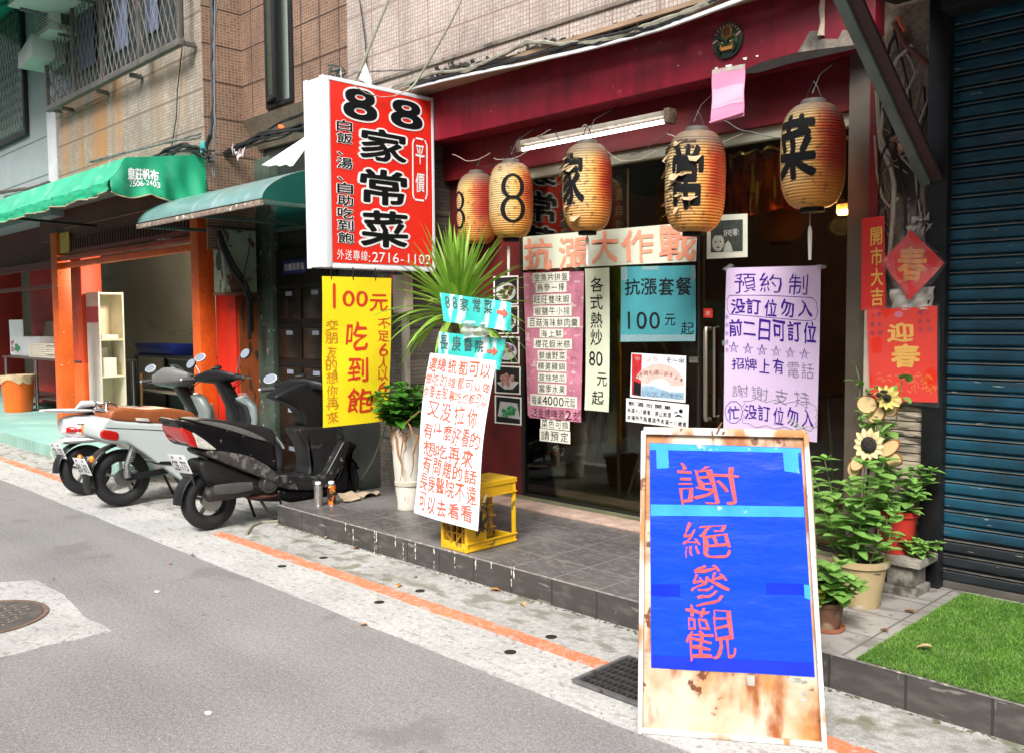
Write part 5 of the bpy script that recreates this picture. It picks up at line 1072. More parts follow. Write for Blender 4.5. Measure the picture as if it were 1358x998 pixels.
def scooter(base, label, spec, lean=6, head=0):
    """local axes: f forward (into the building), s to its right, z up; leaning to the left on its stand"""
    base = Vector(base); L = rad(lean); hd = rad(head)
    def T(p):
        f, s, z = p; s2, z2 = s*math.cos(L)-z*math.sin(L), s*math.sin(L)*1+z*math.cos(L)
        f2, s3 = f*math.cos(hd)-s2*math.sin(hd), f*math.sin(hd)+s2*math.cos(hd)
        return base+Vector((s3, f2, z2))
    t_ = thing('scooter', label, 'scooter', tuple(base), 'scooters parked nose in along the kerb')
    def pt(nm, mb, mat, par=None, **k): return part(nm, mb.map(T), mat, par or t_, **k)
    wb = spec.get('wb', 1.17); R_ = spec.get('R', .21); tr = .052
    def wheel(f0, st=0):
        ax = Vector((math.sin(st), math.cos(st), 0))
        w_ = pt('wheel', MB().torus((f0, 0, R_), ax, R_-tr, tr, 36, 12, 1.05), rubber)
        rim = MB().torus((f0, 0, R_), ax, R_-tr*1.7, .012, 36, 8, 2.6)
        fo = Vector((math.cos(st), -math.sin(st), 0))
        for k in range(5):
            a = 2*math.pi*k/5+.3; d = fo*math.cos(a)+Vector((0, 0, 1))*math.sin(a); c0 = Vector((f0, 0, R_))
            rim.bar(c0+d*.03, c0+d*(R_-tr*1.75), .02, .03, ax)
        rim.cyl(Vector((f0, 0, R_))-ax*.05, Vector((f0, 0, R_))+ax*.05, .045)
        pt('rim', rim, spec.get('rim', alloy), w_)
        pt('brake_disc', MB().cyl(Vector((f0, 0, R_))+ax*.052, Vector((f0, 0, R_))+ax*.056, .075, n=24), steel, w_)
    wheel(0); wheel(wb, rad(-18))
    A = lambda s_: [((f, 0, (z0+z1)/2), (0, w_, 0), (0, 0, (z1-z0)/2)) for f, z0, z1, w_ in s_]
    for nm_, mb_, mt_ in spec.get('shells', ()): se = part(nm_, mb_, mt_, t_, smooth=50)
    if 'body' in spec: pt('body', MB().loft(A(spec['body']), 20, 2.8), spec['col'], smooth=50)
    if 'seat' in spec: se = pt('seat', MB().loft(A(spec['seat']), 18, 3.0), spec['seatm'], smooth=60)
    if 0: pt('badge', MB().box(-.02, spec['seat'][2][3]-.006, .735, .10, spec['seat'][2][3]+.006, .755), M('badge_silver', (.6, .58, .55), .4), se, bevel=.003)
    # underbody, floor, leg shield
    if 'floor' in spec: pt('floorboard', MB().loft([((f, 0, z), (0, w_, 0), (0, 0, h)) for f, z, w_, h in spec['floor']], 16, 4), spec.get('floorm', greyplast), smooth=40)
    if 'shield' in spec: pt('leg_shield', MB().loft([((f, 0, z), (0, w_, 0), (h, 0, h*.25)) for z, f, w_, h in spec['shield']], 18, 3), spec['shieldm'], smooth=50)
    if 'front' in spec: pt('front_cover', MB().loft([((f, 0, z), (0, w_, 0), (h, 0, h*.3)) for z, f, w_, h in spec['front']], 18, 2.6), spec['col'], smooth=50)
    # front mudguard and fork
    mg = MB(); R2 = [];
    for k in range(11):
        a = rad(20+k*14); c0 = Vector((wb+(R_+.015)*math.cos(a), 0, R_+(R_+.015)*math.sin(a))); d = Vector((math.cos(a), 0, math.sin(a))); R2.append((c0, (0, .065, 0), d*.012))
    pt('front_mudguard', mg.loft(R2, 10, 3), spec.get('fendm', spec['col']))
    st0, hb = Vector((wb-.02, 0, R_)), Vector(spec['bar'])
    pt('fork', MB().tube([st0+Vector((0, .075, 0)), Vector((wb-.10, .06, .48))], .018).tube([st0+Vector((0, -.075, 0)), Vector((wb-.10, -.06, .48))], .018), alloy)
    if 'shield' in spec: pt('steering_neck', MB().loft([((wb-.17, 0, .45), (0, .10, 0), (.05, 0, 0)), ((wb-.19, 0, .68), (0, .095, 0), (.06, 0, 0)), ((hb.x+.08, 0, hb.z-.14), (0, .075, 0), (.065, 0, 0)), ((hb.x+.01, 0, hb.z), (0, .075, 0), (.06, 0, 0))], 14, 3), blackplastic)
    # handlebars, turned to the left
    sa = rad(spec.get('steer', 20)); ba, bf_ = Vector((math.sin(sa), math.cos(sa), 0)), Vector((math.cos(sa), -math.sin(sa), 0)); U = Vector((0, 0, 1))
    hc = pt('handlebar_cover', MB().loft([(hb+ba*s_-bf_*abs(s_)*.12+U*(.012-abs(s_)*.05), bf_*a_*spec.get('bs', 1)-U*a_*.3*spec.get('bs', 1), U*c_*spec.get('bs', 1)) for s_, a_, c_ in ((-.24, .025, .025), (-.225, .05, .045), (-.13, .09, .066), (-.06, .115, .085), (.06, .115, .085), (.13, .09, .066), (.225, .05, .045), (.24, .025, .025))], 16, 4.2), spec.get('barm', spec['col']), smooth=40)
    if spec.get('dial', 1): pt('dial', MB().cyl(hb-bf_*.02+U*.075, hb-bf_*.028+U*.09, .05, .046, 20), blackplastic, hc); pt('dial_glass', MB().cyl(hb-bf_*.028+U*.0905, hb-bf_*.0285+U*.093, .04, n=20), greyplast, hc)
    pt('headlight', MB().ball(hb+bf_*.085+U*.0, .04, .06, .045), wlens, hc)
    for sd_ in (-1, 1):
        g0 = hb+ba*sd_*.2-bf_*.02; g1 = hb+ba*sd_*.35-bf_*.075-U*.006
        gr = pt('grip', MB().tube([g0, g0.lerp(g1, .15), g0.lerp(g1, .2), g1.lerp(g0, .05), g1], [.014, .014, .019, .019, .021], 10), M('grip_rubber', (.03, .03, .032), .7))
        pt('bar_end', MB().cyl(g1, g1+(g1-g0).normalized()*.02, .015), alloy, gr)
        pt('lever', MB().tube([g0+bf_*.035-U*.005, g0+bf_*.055+ba*sd_*.03-U*.01, g0+bf_*.045+ba*sd_*.10-U*.014, g0+bf_*.02+ba*sd_*.17-U*.02], .006, 6), alloy)
        pt('switch_box', MB().obox(hb+ba*sd_*.225-bf_*.02, ba*.026, bf_*.03, U*.026), blackplastic, bevel=.006)
        m0 = hb+ba*sd_*.21+U*.02; m1 = hb+ba*sd_*.26-bf_*.0+U*spec.get('mirh', (.11, .11))[0 if sd_ < 0 else 1]; m2 = m1+ba*sd_*.05+U*.02
        ms_ = pt('mirror', MB().tube([m0, m0+U*.04+ba*sd_*.01, m1], .0065, 6), spec.get('mirstem', blackplastic))
        c_ = m2+ba*sd_*.01; tilt = (-bf_*1+U*.55).normalized(); mx = ba; my = tilt.cross(mx).normalized()
        rx_, rz_ = spec.get('mir', (.062, .042))
        def shell(k0, dp, sc_): return [[c_+tilt*dd+mx*rx_*sc2*math.cos(2*math.pi*k/20)+my*rz_*sc2*math.sin(2*math.pi*k/20) for k in range(20)] for dd, sc2 in dp]
        pt('mirror_housing', MB().rings(shell(0, ((-.035, .3), (-.028, .75), (-.012, .98), (.0, 1.0)), 1)), spec.get('mirm', blackplastic), ms_)
        pt('mirror_glass', MB().rings(shell(0, ((.0005, .92), (.003, .92)), 1)), mirrorg, ms_)
    cb_ = MB()
    for sd_, k_ in ((-1, 0), (1, 0), (-1, 1), (1, 1)):
        a_ = hb+ba*sd_*(.2-.03*k_)+bf_*.03; cb_.tube([a_, a_+bf_*.09+ba*sd_*.02-U*.03*k_, hb+ba*sd_*.07+bf_*.13-U*(.06+.03*k_), Vector((hb.x+.09, sd_*.03, hb.z-.2))], .0045, 5)
    pt('brake_cable', cb_, blackplastic, hc, smooth=60)
    sm = MB()
    for sd_ in (-1, 1):
        if 'body' not in spec: break
        b_ = spec['body']; sm.tube([Vector((f, sd_*(w_+.0005), z0+(z1-z0)*.62)) for f, z0, z1, w_ in b_[1:-1]], .003, 4)
    if sm.v: pt('panel_seam', sm, M('seam_dark', (.01, .01, .01), .7))
    if 'body' in spec: pt('badge', MB().box(spec['body'][2][0]+.02, spec['body'][2][3]-.004, spec['body'][2][2]-.10, spec['body'][2][0]+.11, spec['body'][2][3]+.008, spec['body'][2][2]-.088), M('badge_silver', (.6, .58, .55), .4), bevel=.002)
    if 'floor' in spec: pt('foot_peg', MB().bar((spec['floor'][0][0], .10, spec['floor'][0][1]-.02), (spec['floor'][0][0]-.03, .2, spec['floor'][0][1]-.01), .03, .018), blackplastic, bevel=.004)
    # tail
    for d in spec['tail']: pt(d[0], d[1], d[2], smooth=50)
    # number plate on its bracket and mudflap
    pf, pz_, tl2 = spec['plate']; pu = Vector((-math.sin(tl2)*-1, 0, math.cos(tl2))); pn_ = Vector((-math.cos(tl2), 0, math.sin(tl2)))
    pc_ = Vector((pf, 0, pz_))
    pl_ = pt('number_plate', MB().obox(pc_, (0, .15*.9, 0), pu*.073, pn_*.002), plate_m, bevel=.0015)
    fn = lambda u, v, off=0: T(pc_+Vector((0, (u-.5)*.27, 0))+pu*(.5-v)*.146+pn_*(.0025+off))
    part('lettering', write(MB(), fn, spec['num'], [(.06, .3), (.94, .3), (.94, .9), (.06, .9)], uv=True, bold=.015, fill=.82, off=.001), M('plate_ink', (.03, .03, .045), .5), pl_, smooth=0)
    part('bolt', MB().add(*(lambda d: (d.v, d.f))(MB().cyl(fn(.25, .13), fn(.25, .13, .004), .01, n=8))).join(MB().cyl(fn(.75, .13), fn(.75, .13, .004), .01, n=8)), M('rusty_bolt', (.16, .07, .04), .7), pl_)
    pt('plate_bracket', MB().prism([pc_-pn_*.005+Vector((0, y, 0))+pu*z for y, z in ((-.1, .06), (.1, .06), (.09, -.10), (.055, -.20), (-.055, -.20), (-.09, -.10))], -pn_*.006), spec.get('flapm', greyplast), bevel=.002)
    return t_, pt
# black scooter, nearest
tailK = [('grab_rail', MB().loft([((-.29, 0, .80), (0, .05, 0), (0, 0, .008)), ((-.2, 0, .795), (0, .10, 0), (0, 0, .016)), ((-.05, 0, .775), (0, .13, 0), (0, 0, .02)), ((.15, 0, .745), (0, .14, 0), (0, 0, .02)), ((.25, 0, .72), (0, .13, 0), (0, 0, .015))], 14), gloss)]
XK = P(279, 701, Z=.008).x+.155
seatK = M('seat_vinyl', (.014, .014, .015), .5, nz=(20, .2), bump=(60, .2)); scuff = M('scuffed_panel', (.05, .047, .043), .5, nz=(20, .5), stains=[(22, .52, .06, (.15, .14, .13))]); scuffB = M('scuffed_black', (.012, .012, .013), .38, nz=[(14, .3)], stains=[(9, .56, .10, (.10, .10, .097)), (24, .66, .03, (.16, .16, .155))])
shellsK = [('tail_lamp', puff([(536, 370), (556, 374), (578, 386), (590, 412), (600, 440), (576, 438), (554, 416)], XK+.01, .165, .012), rlens),
    ('indicator', puff([(580, 386), (604, 398), (640, 424), (668, 451), (602, 443), (592, 414)], XK+.012, .167, .012), wlens),
    ('body', puff([(520, 338), (560, 346), (640, 350), (720, 370), (800, 396), (850, 416), (892, 430), (898, 470), (905, 530), (880, 522), (840, 500), (780, 482), (700, 466), (650, 456), (600, 444), (570, 438), (548, 402), (533, 368)], XK, .155, .028), gloss),
    ('seat', puff([(592, 340), (640, 335), (720, 343), (800, 354), (862, 366), (890, 384), (897, 408), (890, 434), (850, 420), (800, 400), (720, 374), (640, 354), (605, 350)], XK, .15, .022), seatK),
    ('seat_stripe', puff([(602, 341), (650, 344), (720, 356), (790, 378), (845, 404), (858, 418), (815, 408), (740, 384), (660, 362), (612, 350)], XK+.006, .16, .008), M('stripe_grey', (.12, .115, .11), .55, nz=(30, .2))),
    ('side_panel', puff([(640, 455), (700, 458), (790, 474), (860, 508), (905, 545), (928, 572), (890, 574), (840, 556), (760, 526), (690, 496), (640, 474)], XK+.012, .167, .016), scuff),
    ('engine_cover', puff([(610, 500), (660, 492), (740, 520), (840, 560), (930, 580), (930, 640), (860, 648), (760, 628), (660, 590), (620, 550)], XK-.04, .115, .03), M('engine_black', (.008, .008, .008), .6, nz=(14, .4))),
    ('floorboard', puff([(900, 552), (960, 548), (1030, 552), (1078, 546), (1108, 500), (1140, 440), (1156, 418), (1176, 422), (1160, 480), (1130, 540), (1100, 585), (1040, 604), (920, 596)], XK+.03, .185, .012), scuffB),
    ('front_skirt', puff([(1150, 418), (1192, 424), (1204, 440), (1186, 470), (1176, 520), (1194, 600), (1186, 640), (1060, 660), (920, 645), (912, 598), (1040, 602), (1100, 584), (1132, 540), (1150, 480)], XK-.01, .145, .03), gloss),
    ('inner_shield', puff([(980, 374), (1060, 362), (1130, 364), (1160, 420), (1120, 490), (1080, 550), (1020, 552), (1024, 510), (1010, 440)], XK-.045, .11, .03), M('inner_black', (.010, .010, .011), .5, nz=(14, .3), stains=[(10, .60, .08, (.05, .05, .049))])),
    ('steering_head', puff([(893, 252), (930, 226), (985, 202), (1050, 184), (1100, 182), (1110, 240), (1080, 330), (1062, 368), (1010, 364), (996, 320), (970, 290), (915, 266)], XK-.07, .085, .03), blackplastic)]
K, pk = scooter(P(279, 701, Z=.008), 'black scooter with red and clear tail lamps beside the end of the tiled platform', dict(
    wb=1.07, shells=shellsK, col=gloss, fendm=gloss, bs=.62, bar=(.83, 0, .985), barm=blackplastic, mirh=(.06, .10), mir=(.066, .042), mirm=M('mirror_white', (.72, .72, .72), .25), tail=tailK, plate=(-.20, .50, rad(-22)), num='CZE-775', rim=M('dark_alloy', (.09, .09, .09), .5, .6)), lean=3.5)
pk('lock', MB().cyl((.80, .105, .79), (.80, .125, .79), .028, n=18), chrome)
pk('exhaust', MB().tube([(-.10, .155, .27), (-.08, .155, .272), (.05, .155, .275), (.22, .15, .272), (.27, .148, .268), (.36, .13, .245), (.46, .09, .22)], [.03, .05, .058, .055, .03, .02, .016], 14), M('exhaust_black', (.03, .028, .026), .55, .3, nz=(14, .3), stains=[(16, .6, .06, (.10, .05, .03))]))
pk('exhaust_guard', MB().loft([((-.05, .20, .305), (0, .012, 0), (0, 0, .035)), ((.1, .213, .30), (0, .012, 0), (0, 0, .04)), ((.24, .205, .295), (0, .012, 0), (0, 0, .03))], 12), greyplast)
pk('cooling_cover', MB().cyl((.40, .12, .29), (.40, .168, .29), .075, .07, 24).cyl((.40, .1685, .29), (.40, .174, .29), .05, .045, 20), M('fan_cover', (.035, .035, .035), .5, nz=(20, .3)))
pk('rear_mudguard', MB().loft([(Vector((.235*math.cos(rad(a)), 0, .21+.235*math.sin(rad(a)))), (0, .07, 0), Vector((math.cos(rad(a)), 0, math.sin(rad(a))))*.01) for a in range(60, 181, 12)], 10, 3), blackplastic)
pk('centre_stand', MB().tube([(.36, .09, .17), (.44, .13, .01)], .011).tube([(.36, -.09, .17), (.44, -.15, .0)], .011).tube([(.44, .13, .012), (.56, .12, .02), (.52, .08, .16)], .009).cyl((.36, -.1, .17), (.36, .1, .17), .012), M('stand_steel', (.05, .04, .035), .6, .5))
pk('shock', MB().tube([(-.02, -.1, .24), (.1, -.1, .55)], .022), greyplast)
pk('frame_tube', MB().tube([(.25, .13, .2), (.45, .13, .19), (.6, .12, .22)], .014), M('rusty_tube', (.14, .045, .03), .6))
# silver scooter with a tan seat
silver = M('silver_green_paint', (.55, .61, .60), .28, .1, coat=.5, nz=(2, .04))
XS2 = P(163, 670, Z=.008).x+.185
shellsS = [('body', puff([(262, 332), (300, 342), (420, 350), (540, 356), (580, 368), (602, 410), (606, 470), (594, 530), (574, 566), (552, 572), (526, 558), (455, 506), (380, 452), (330, 424), (280, 426), (245, 420), (226, 402), (228, 372), (242, 345)], XS2, .185, .026), silver),
    ('seat', puff([(264, 336), (268, 310), (290, 297), (340, 292), (410, 298), (480, 294), (560, 303), (590, 318), (600, 342), (588, 364), (540, 358), (420, 350), (300, 342)], XS2-.008, .168, .026), M('tan_seat', (.30, .085, .026), .45, nz=(14, .12), bump=(50, .15))),
    ('vent', puff([(456, 494), (520, 494), (526, 502), (520, 511), (456, 510), (450, 502)], XS2+.003, .176, .004), chrome), ('vent', puff([(462, 498), (514, 498), (518, 502), (514, 507), (462, 506), (457, 502)], XS2+.0045, .176, .003), blackplastic),
    ('seam', puff([(250, 366), (420, 374), (590, 384), (590, 387), (420, 377), (250, 369)], XS2+.0015, .17, .001, False), blackplastic),
    ('badge', puff([(362, 330), (412, 333), (416, 344), (366, 341)], XS2+.0, .176, .003, False), M('badge_silver', (.6, .58, .55), .4)),
    ('tail_lamp', puff([(232, 384), (242, 375), (290, 382), (300, 394), (298, 412), (286, 418), (242, 410), (231, 400)], XS2+.010, .192, .014), rlens)]
tailS = [('grab_rail', MB().tube([(.12, .15, .70), (.02, .155, .715), (-.09, .15, .74), (-.14, .13, .80), (-.12, .1, .855), (-.05, .09, .83), (-.02, .10, .75), (.02, .12, .73)], .014, 9).tube([(.12, -.15, .70), (.02, -.155, .715), (-.09, -.15, .74), (-.14, -.13, .80), (-.12, -.1, .855), (-.05, -.09, .83), (-.02, -.10, .75), (.02, -.12, .73)], .014, 9).tube([(-.14, -.13, .80), (-.16, 0, .81), (-.14, .13, .80)], .012, 8), chrome)]
Sv, ps = scooter(P(163, 670, Z=.008), 'silver green scooter with a tan brown seat and chrome grab rail', dict(rim=M('bright_rim', (.55, .54, .52), .3, .8), 
    wb=1.25, R=.235, shells=shellsS, col=silver,
    floor=[(.55, .22, .14, .05), (.7, .2, .17, .04), (.9, .2, .17, .04), (1.0, .25, .17, .035)], shield=[(.22, .97, .16, .05), (.32, 1.03, .20, .05), (.46, 1.09, .235, .045), (.62, 1.12, .25, .045), (.74, 1.11, .24, .05), (.81, 1.07, .18, .055), (.83, 1.05, .1, .05)], shieldm=M('teal_grey_plastic', (.15, .19, .18), .45, nz=(6, .1)),
    front=[(.3, 1.08, .15, .05), (.5, 1.17, .18, .07), (.7, 1.14, .17, .08), (.84, 1.07, .12, .07)], bs=.62, bar=(.90, 0, 1.01), barm=blackplastic, mirh=(.12, .18), mir=(.05, .05), mirstem=alloy, mirm=M('mirror_dark', (.04, .04, .045), .3), tail=tailS, plate=(-.30, .36, rad(-20)), num='EMJ-1673', flapm=blackplastic), lean=3.5)
ps('inner_shield', MB().loft([((.95, 0, .30), (0, .15, 0), (.035, 0, .01)), ((1.045, 0, .46), (0, .205, 0), (.035, 0, .01)), ((1.07, 0, .64), (0, .215, 0), (.035, 0, .01)), ((1.055, 0, .75), (0, .19, 0), (.04, 0, .01)), ((1.02, 0, .80), (0, .10, 0), (.05, 0, .01))], 14), blackplastic)
ps('rear_mudguard', MB().loft([(Vector((.275*math.cos(rad(a)), 0, .235+.275*math.sin(rad(a)))), (0, .075, 0), Vector((math.cos(rad(a)), 0, math.sin(rad(a))))*.012) for a in range(100, 206, 10)], 12, 3), blackplastic)
ps('indicator', MB().ball((-.27, .13, .42), .022, .03, .03), olens); ps('indicator', MB().ball((-.27, -.13, .42), .022, .03, .03), olens)
ps('swing_arm', MB().bar((0, .1, .235), (.42, .1, .26), .035, .05), blackplastic, bevel=.008); ps('shock', MB().tube([(-.0, .13, .28), (.0, .13, .34), (.08, .13, .55)], [.02, .026, .022]).tube([(0, .13, .24), (0, .13, .3)], .03), alloy)
sp_ = MB(); pts_ = [Vector((.03+.06*k/60, .13, .37+.15*k/60))+Vector((math.cos(k*1.0)*.024, math.sin(k*1.0)*.024, 0)) for k in range(61)]; ps('spring', sp_.tube(pts_, .005, 5), steel)
0 and ps('vent', MB().loft([((.34, .19, .325), (0, .008, 0), (0, 0, .018)), ((.345, .197, .325), (0, .008, 0), (0, 0, .022)), ((.47, .185, .325), (0, .008, 0), (0, 0, .022)), ((.475, .18, .325), (0, .008, 0), (0, 0, .018))], 12, 3), M('vent_grey', (.07, .07, .07), .4))
ps('centre_stand', MB().tube([(.4, .1, .2), (.5, .15, .01)], .012).tube([(.4, -.1, .2), (.5, -.15, 0)], .012).tube([(.1, .12, .05), (.5, .14, .02)], .01), M('stand_steel', (.05, .04, .035), .6, .5))
ps('belly_cover', MB().loft([((.45, 0, .22), (0, .1, 0), (0, 0, .06)), ((.7, 0, .16), (0, .12, 0), (0, 0, .05)), ((1.0, 0, .18), (0, .1, 0), (0, 0, .05))], 12), blackplastic)
# white scooter behind
wpaint = M('white_paint', (.66, .66, .67), .25, coat=.5, nz=(3, .05))
tailW = [('tail_lamp', MB().loft([((-.17, 0, .585), (0, .10, 0), (0, 0, .03)), ((-.14, 0, .585), (0, .14, 0), (0, 0, .045)), ((-.05, 0, .577), (0, .165, 0), (0, 0, .045)), ((-.03, 0, .575), (0, .166, 0), (0, 0, .04))], 16), rlens),
    ('indicator', MB().loft([((-.07, .10, .58), (0, .075, 0), (0, 0, .05)), ((.02, .125, .57), (0, .062, 0), (0, 0, .048)), ((.09, .14, .56), (0, .03, 0), (0, 0, .02))], 14), olens),
    ('indicator', MB().loft([((-.07, -.10, .58), (0, .075, 0), (0, 0, .05)), ((.02, -.125, .57), (0, .062, 0), (0, 0, .048)), ((.09, -.14, .56), (0, .03, 0), (0, 0, .02))], 14), olens),
    ('rear_bumper', MB().loft([((-.20, 0, .49), (0, .1, 0), (0, 0, .02)), ((-.16, 0, .49), (0, .14, 0), (0, 0, .03)), ((.03, 0, .485), (0, .175, 0), (0, 0, .03)), ((.15, 0, .475), (0, .18, 0), (0, 0, .015))], 14), wpaint),
    ('luggage_rack', MB().loft([((-.33, 0, .765), (0, .07, 0), (0, 0, .012)), ((-.22, 0, .755), (0, .13, 0), (0, 0, .02)), ((-.08, 0, .745), (0, .16, 0), (0, 0, .022)), ((.06, 0, .735), (0, .15, 0), (0, 0, .015))], 14).loft([((-.10, .13, .76), (0, .02, 0), (0, 0, .01)), ((-.05, .135, .80), (0, .02, 0), (0, 0, .03)), ((.04, .14, .80), (0, .02, 0), (0, 0, .025)), ((.1, .14, .75), (0, .02, 0), (0, 0, .01))], 10), wpaint)]
W_, pw = scooter(P(116, 655, Z=.008), 'white scooter with amber and red tail lamps and a luggage rack', dict(
    wb=1.22, R=.22, body=[(-.18, .56, .69, .08), (-.1, .50, .71, .15), (.1, .46, .71, .175), (.3, .38, .70, .17), (.48, .3, .68, .15), (.58, .26, .55, .12)], col=wpaint,
    seat=[(-.03, .715, .75, .10), (.05, .71, .79, .14), (.2, .7, .775, .15), (.4, .69, .755, .145), (.58, .67, .74, .1)], seatm=MATS['seat_vinyl'],
    floor=[(.55, .26, .14, .05), (.75, .24, .16, .04), (.98, .28, .16, .035)], shield=[(.26, .96, .15, .05), (.36, 1.02, .19, .05), (.5, 1.06, .225, .05), (.66, 1.07, .235, .055), (.78, 1.03, .19, .06), (.82, 1.0, .1, .05)], shieldm=M('grey_green_shield', (.19, .225, .215), .4, nz=(6, .1)),
    front=[(.3, 1.05, .15, .05), (.5, 1.14, .17, .07), (.7, 1.1, .15, .08)], bar=(.86, 0, .97), barm=M('grey_cowl', (.15, .15, .145), .45, nz=(8, .1)), mirh=(.10, .17), mir=(.066, .042), mirm=M('mirror_white', (.72, .72, .72), .25), tail=tailW, plate=(-.22, .41, rad(-20)), num='CZB-1352', flapm=blackplastic), lean=4)
pw('windscreen', MB().loft([((.93, 0, 1.0), (0, .12, 0), (.01, 0, 0)), ((.88, 0, 1.07), (0, .11, 0), (.01, 0, 0)), ((.84, 0, 1.11), (0, .06, 0), (.008, 0, 0))], 12), M('smoked_screen', (.14, .14, .14), .1, alpha=.6))
pw('rear_mudguard', MB().loft([(Vector((.25*math.cos(rad(a)), 0, .22+.25*math.sin(rad(a)))), (0, .07, 0), Vector((math.cos(rad(a)), 0, math.sin(rad(a))))*.012) for a in range(80, 190, 10)], 12, 3), blackplastic)
pw('centre_stand', MB().tube([(.38, .1, .18), (.46, .14, .01)], .012).tube([(.38, -.1, .18), (.46, -.14, 0)], .012), MATS['stand_steel'])
# ------------------------------------------------------------------ plants
def leaf(mb, p, d, up_, ln, wd, fold=.25, curl=.15, n=4):
    """an ovate leaf with a fold along its midrib"""
    p, d = Vector(p), Vector(d).normalized(); s = d.cross(Vector(up_)); s = (s if s.length > 1e-4 else d.orthogonal()).normalized(); u = s.cross(d).normalized()
    prof = [(0, .08), (.13, .66), (.38, 1.0), (.66, .9), (.87, .5), (1, .06)]
    vs = []; fs = []
    for k, w_ in prof:
        c = p+d*ln*k-u*(curl*ln*k*k); h = w_*wd/2
        vs += [c-s*h+u*h*fold, c, c+s*h+u*h*fold]
    for i in range(len(prof)-1):
        a = 3*i; fs += [[a, a+1, a+4, a+3], [a+1, a+2, a+5, a+4]]
    mb.add(vs, fs)
def foliage_mat(nm, c1, c2, yellow=None):
    m = M(nm, c1, .45, nz=[(6, .25)], stains=[(4, .5, .15, c2)]+([(3, .70, .03, yellow)] if yellow else []), spec=.4)
    b = m.node_tree.nodes['Principled BSDF']; b.inputs['Subsurface Weight'].default_value = 0
    # a little light passes through leaves
    t = m.node_tree; tl = t.nodes.new('ShaderNodeBsdfTranslucent'); mx = t.nodes.new('ShaderNodeMixShader'); mx.inputs[0].default_value = .28; out = t.nodes['Material Output']
    src = b.inputs['Base Color'].links[0].from_socket; t.links.new(src, tl.inputs[0]); t.links.new(b.outputs[0], mx.inputs[1]); t.links.new(tl.outputs[0], mx.inputs[2]); t.links.new(mx.outputs[0], out.inputs['Surface'])
    return m
herb = foliage_mat('herb_leaf', (.20, .39, .085), (.30, .52, .13), (.52, .50, .09))
darkleaf = foliage_mat('dark_leaf', (.045, .17, .02), (.10, .30, .03))
yuccaleaf = foliage_mat('yucca_leaf', (.21, .40, .045), (.36, .54, .11))
stemm = M('green_stem', (.10, .16, .04), .6, nz=(20, .2)); brownstem = M('brown_stem', (.16, .1, .05), .7, nz=(20, .2)); soil = M('soil', (.035, .025, .018), .95, nz=(40, .4), bump=(50, .8))
def herb_stems(fol, stm, base, rad_, n, h, sz, seed, lean=(0, 0), droop=0, spread=.6, gap=.045):
    r = random.Random(seed); base = Vector(base)
    for k in range(n):
        a = r.uniform(0, 6.28); rr = rad_*r.random()**.5; p = base+Vector((rr*math.cos(a), rr*math.sin(a), 0)); hh = h*r.uniform(.45, 1.05)
        d = Vector((math.cos(a)*spread*r.random()+lean[0], math.sin(a)*spread*r.random()+lean[1], 1)).normalized(); pts = [p]; m = max(3, int(hh/gap))
        for i in range(m):
            d = (d+Vector((r.uniform(-.12, .12), r.uniform(-.12, .12), -droop*.1*i/m+.02))).normalized(); pts.append(pts[-1]+d*gap)
        stm.tube(pts, [.0045-.003*i/m for i in range(m+1)], 5)
        ph = r.uniform(0, 3)
        for i in range(1, m+1):
            if i < m*.25 and r.random() < .6: continue
            pr = i/m; s_ = sz*(.6+.7*math.sin(pr*2.6))*r.uniform(.75, 1.2)
            for sg_ in (0, math.pi):
                b_ = ph+i*1.57+sg_+r.uniform(-.3, .3); dd = Vector((math.cos(b_), math.sin(b_), r.uniform(-.1, .55)))
                leaf(fol, pts[i], dd, (0, 0, 1), s_, s_*r.uniform(.66, .82), r.uniform(.1, .35), r.uniform(.05, .4))
        for q in range(3): leaf(fol, pts[-1], Vector((math.cos(ph+q*2.1), math.sin(ph+q*2.1), .9)), (0, 0, 1), sz*.55, sz*.4, .3, .1)
def pot(nm_mat, c, r0, r1, h, par, rim=.012, rimh=.03, nm='pot'):
    return part(nm, MB().lathe(c, [(r0*.96, 0), (r0, .006), (r1, h-rimh), (r1+rim, h-rimh+.002), (r1+rim+.002, h), (r1-.004, h), (r1-.012, h-.035)], 32), nm_mat, par)
# tan pot
c = P(1141, 801, Z=S+.0); c.y += .0
t_ = thing('potted_herb', 'tall leafy green herb in a cracked tan pot beside the blue board', 'potted plant', tuple(c))
pot(M('tan_pot', (.40, .30, .16), .6, nz=[(8, .15)], stains=[(6, .6, .08, (.55, .5, .42), (1, 1, 2)), (11, .66, .02, (.12, .08, .05), (1, 1, 3))]), c, .085, .115, .225, t_)
part('soil', MB().lathe(c+Vector((0, 0, .19)), [(.1, 0), (.1, .006)], 24), soil, t_)
fo, st = MB(), MB(); herb_stems(fo, st, c+Vector((-.05, .0, .19)), .08, 10, .64, .08, 3, lean=(-.16, -.03), gap=.055); herb_stems(fo, st, c+Vector((.05, -.03, .19)), .07, 6, .36, .06, 33, lean=(.12, -.05))
part('foliage', fo, herb, t_, smooth=0); part('stem', st, stemm, t_)
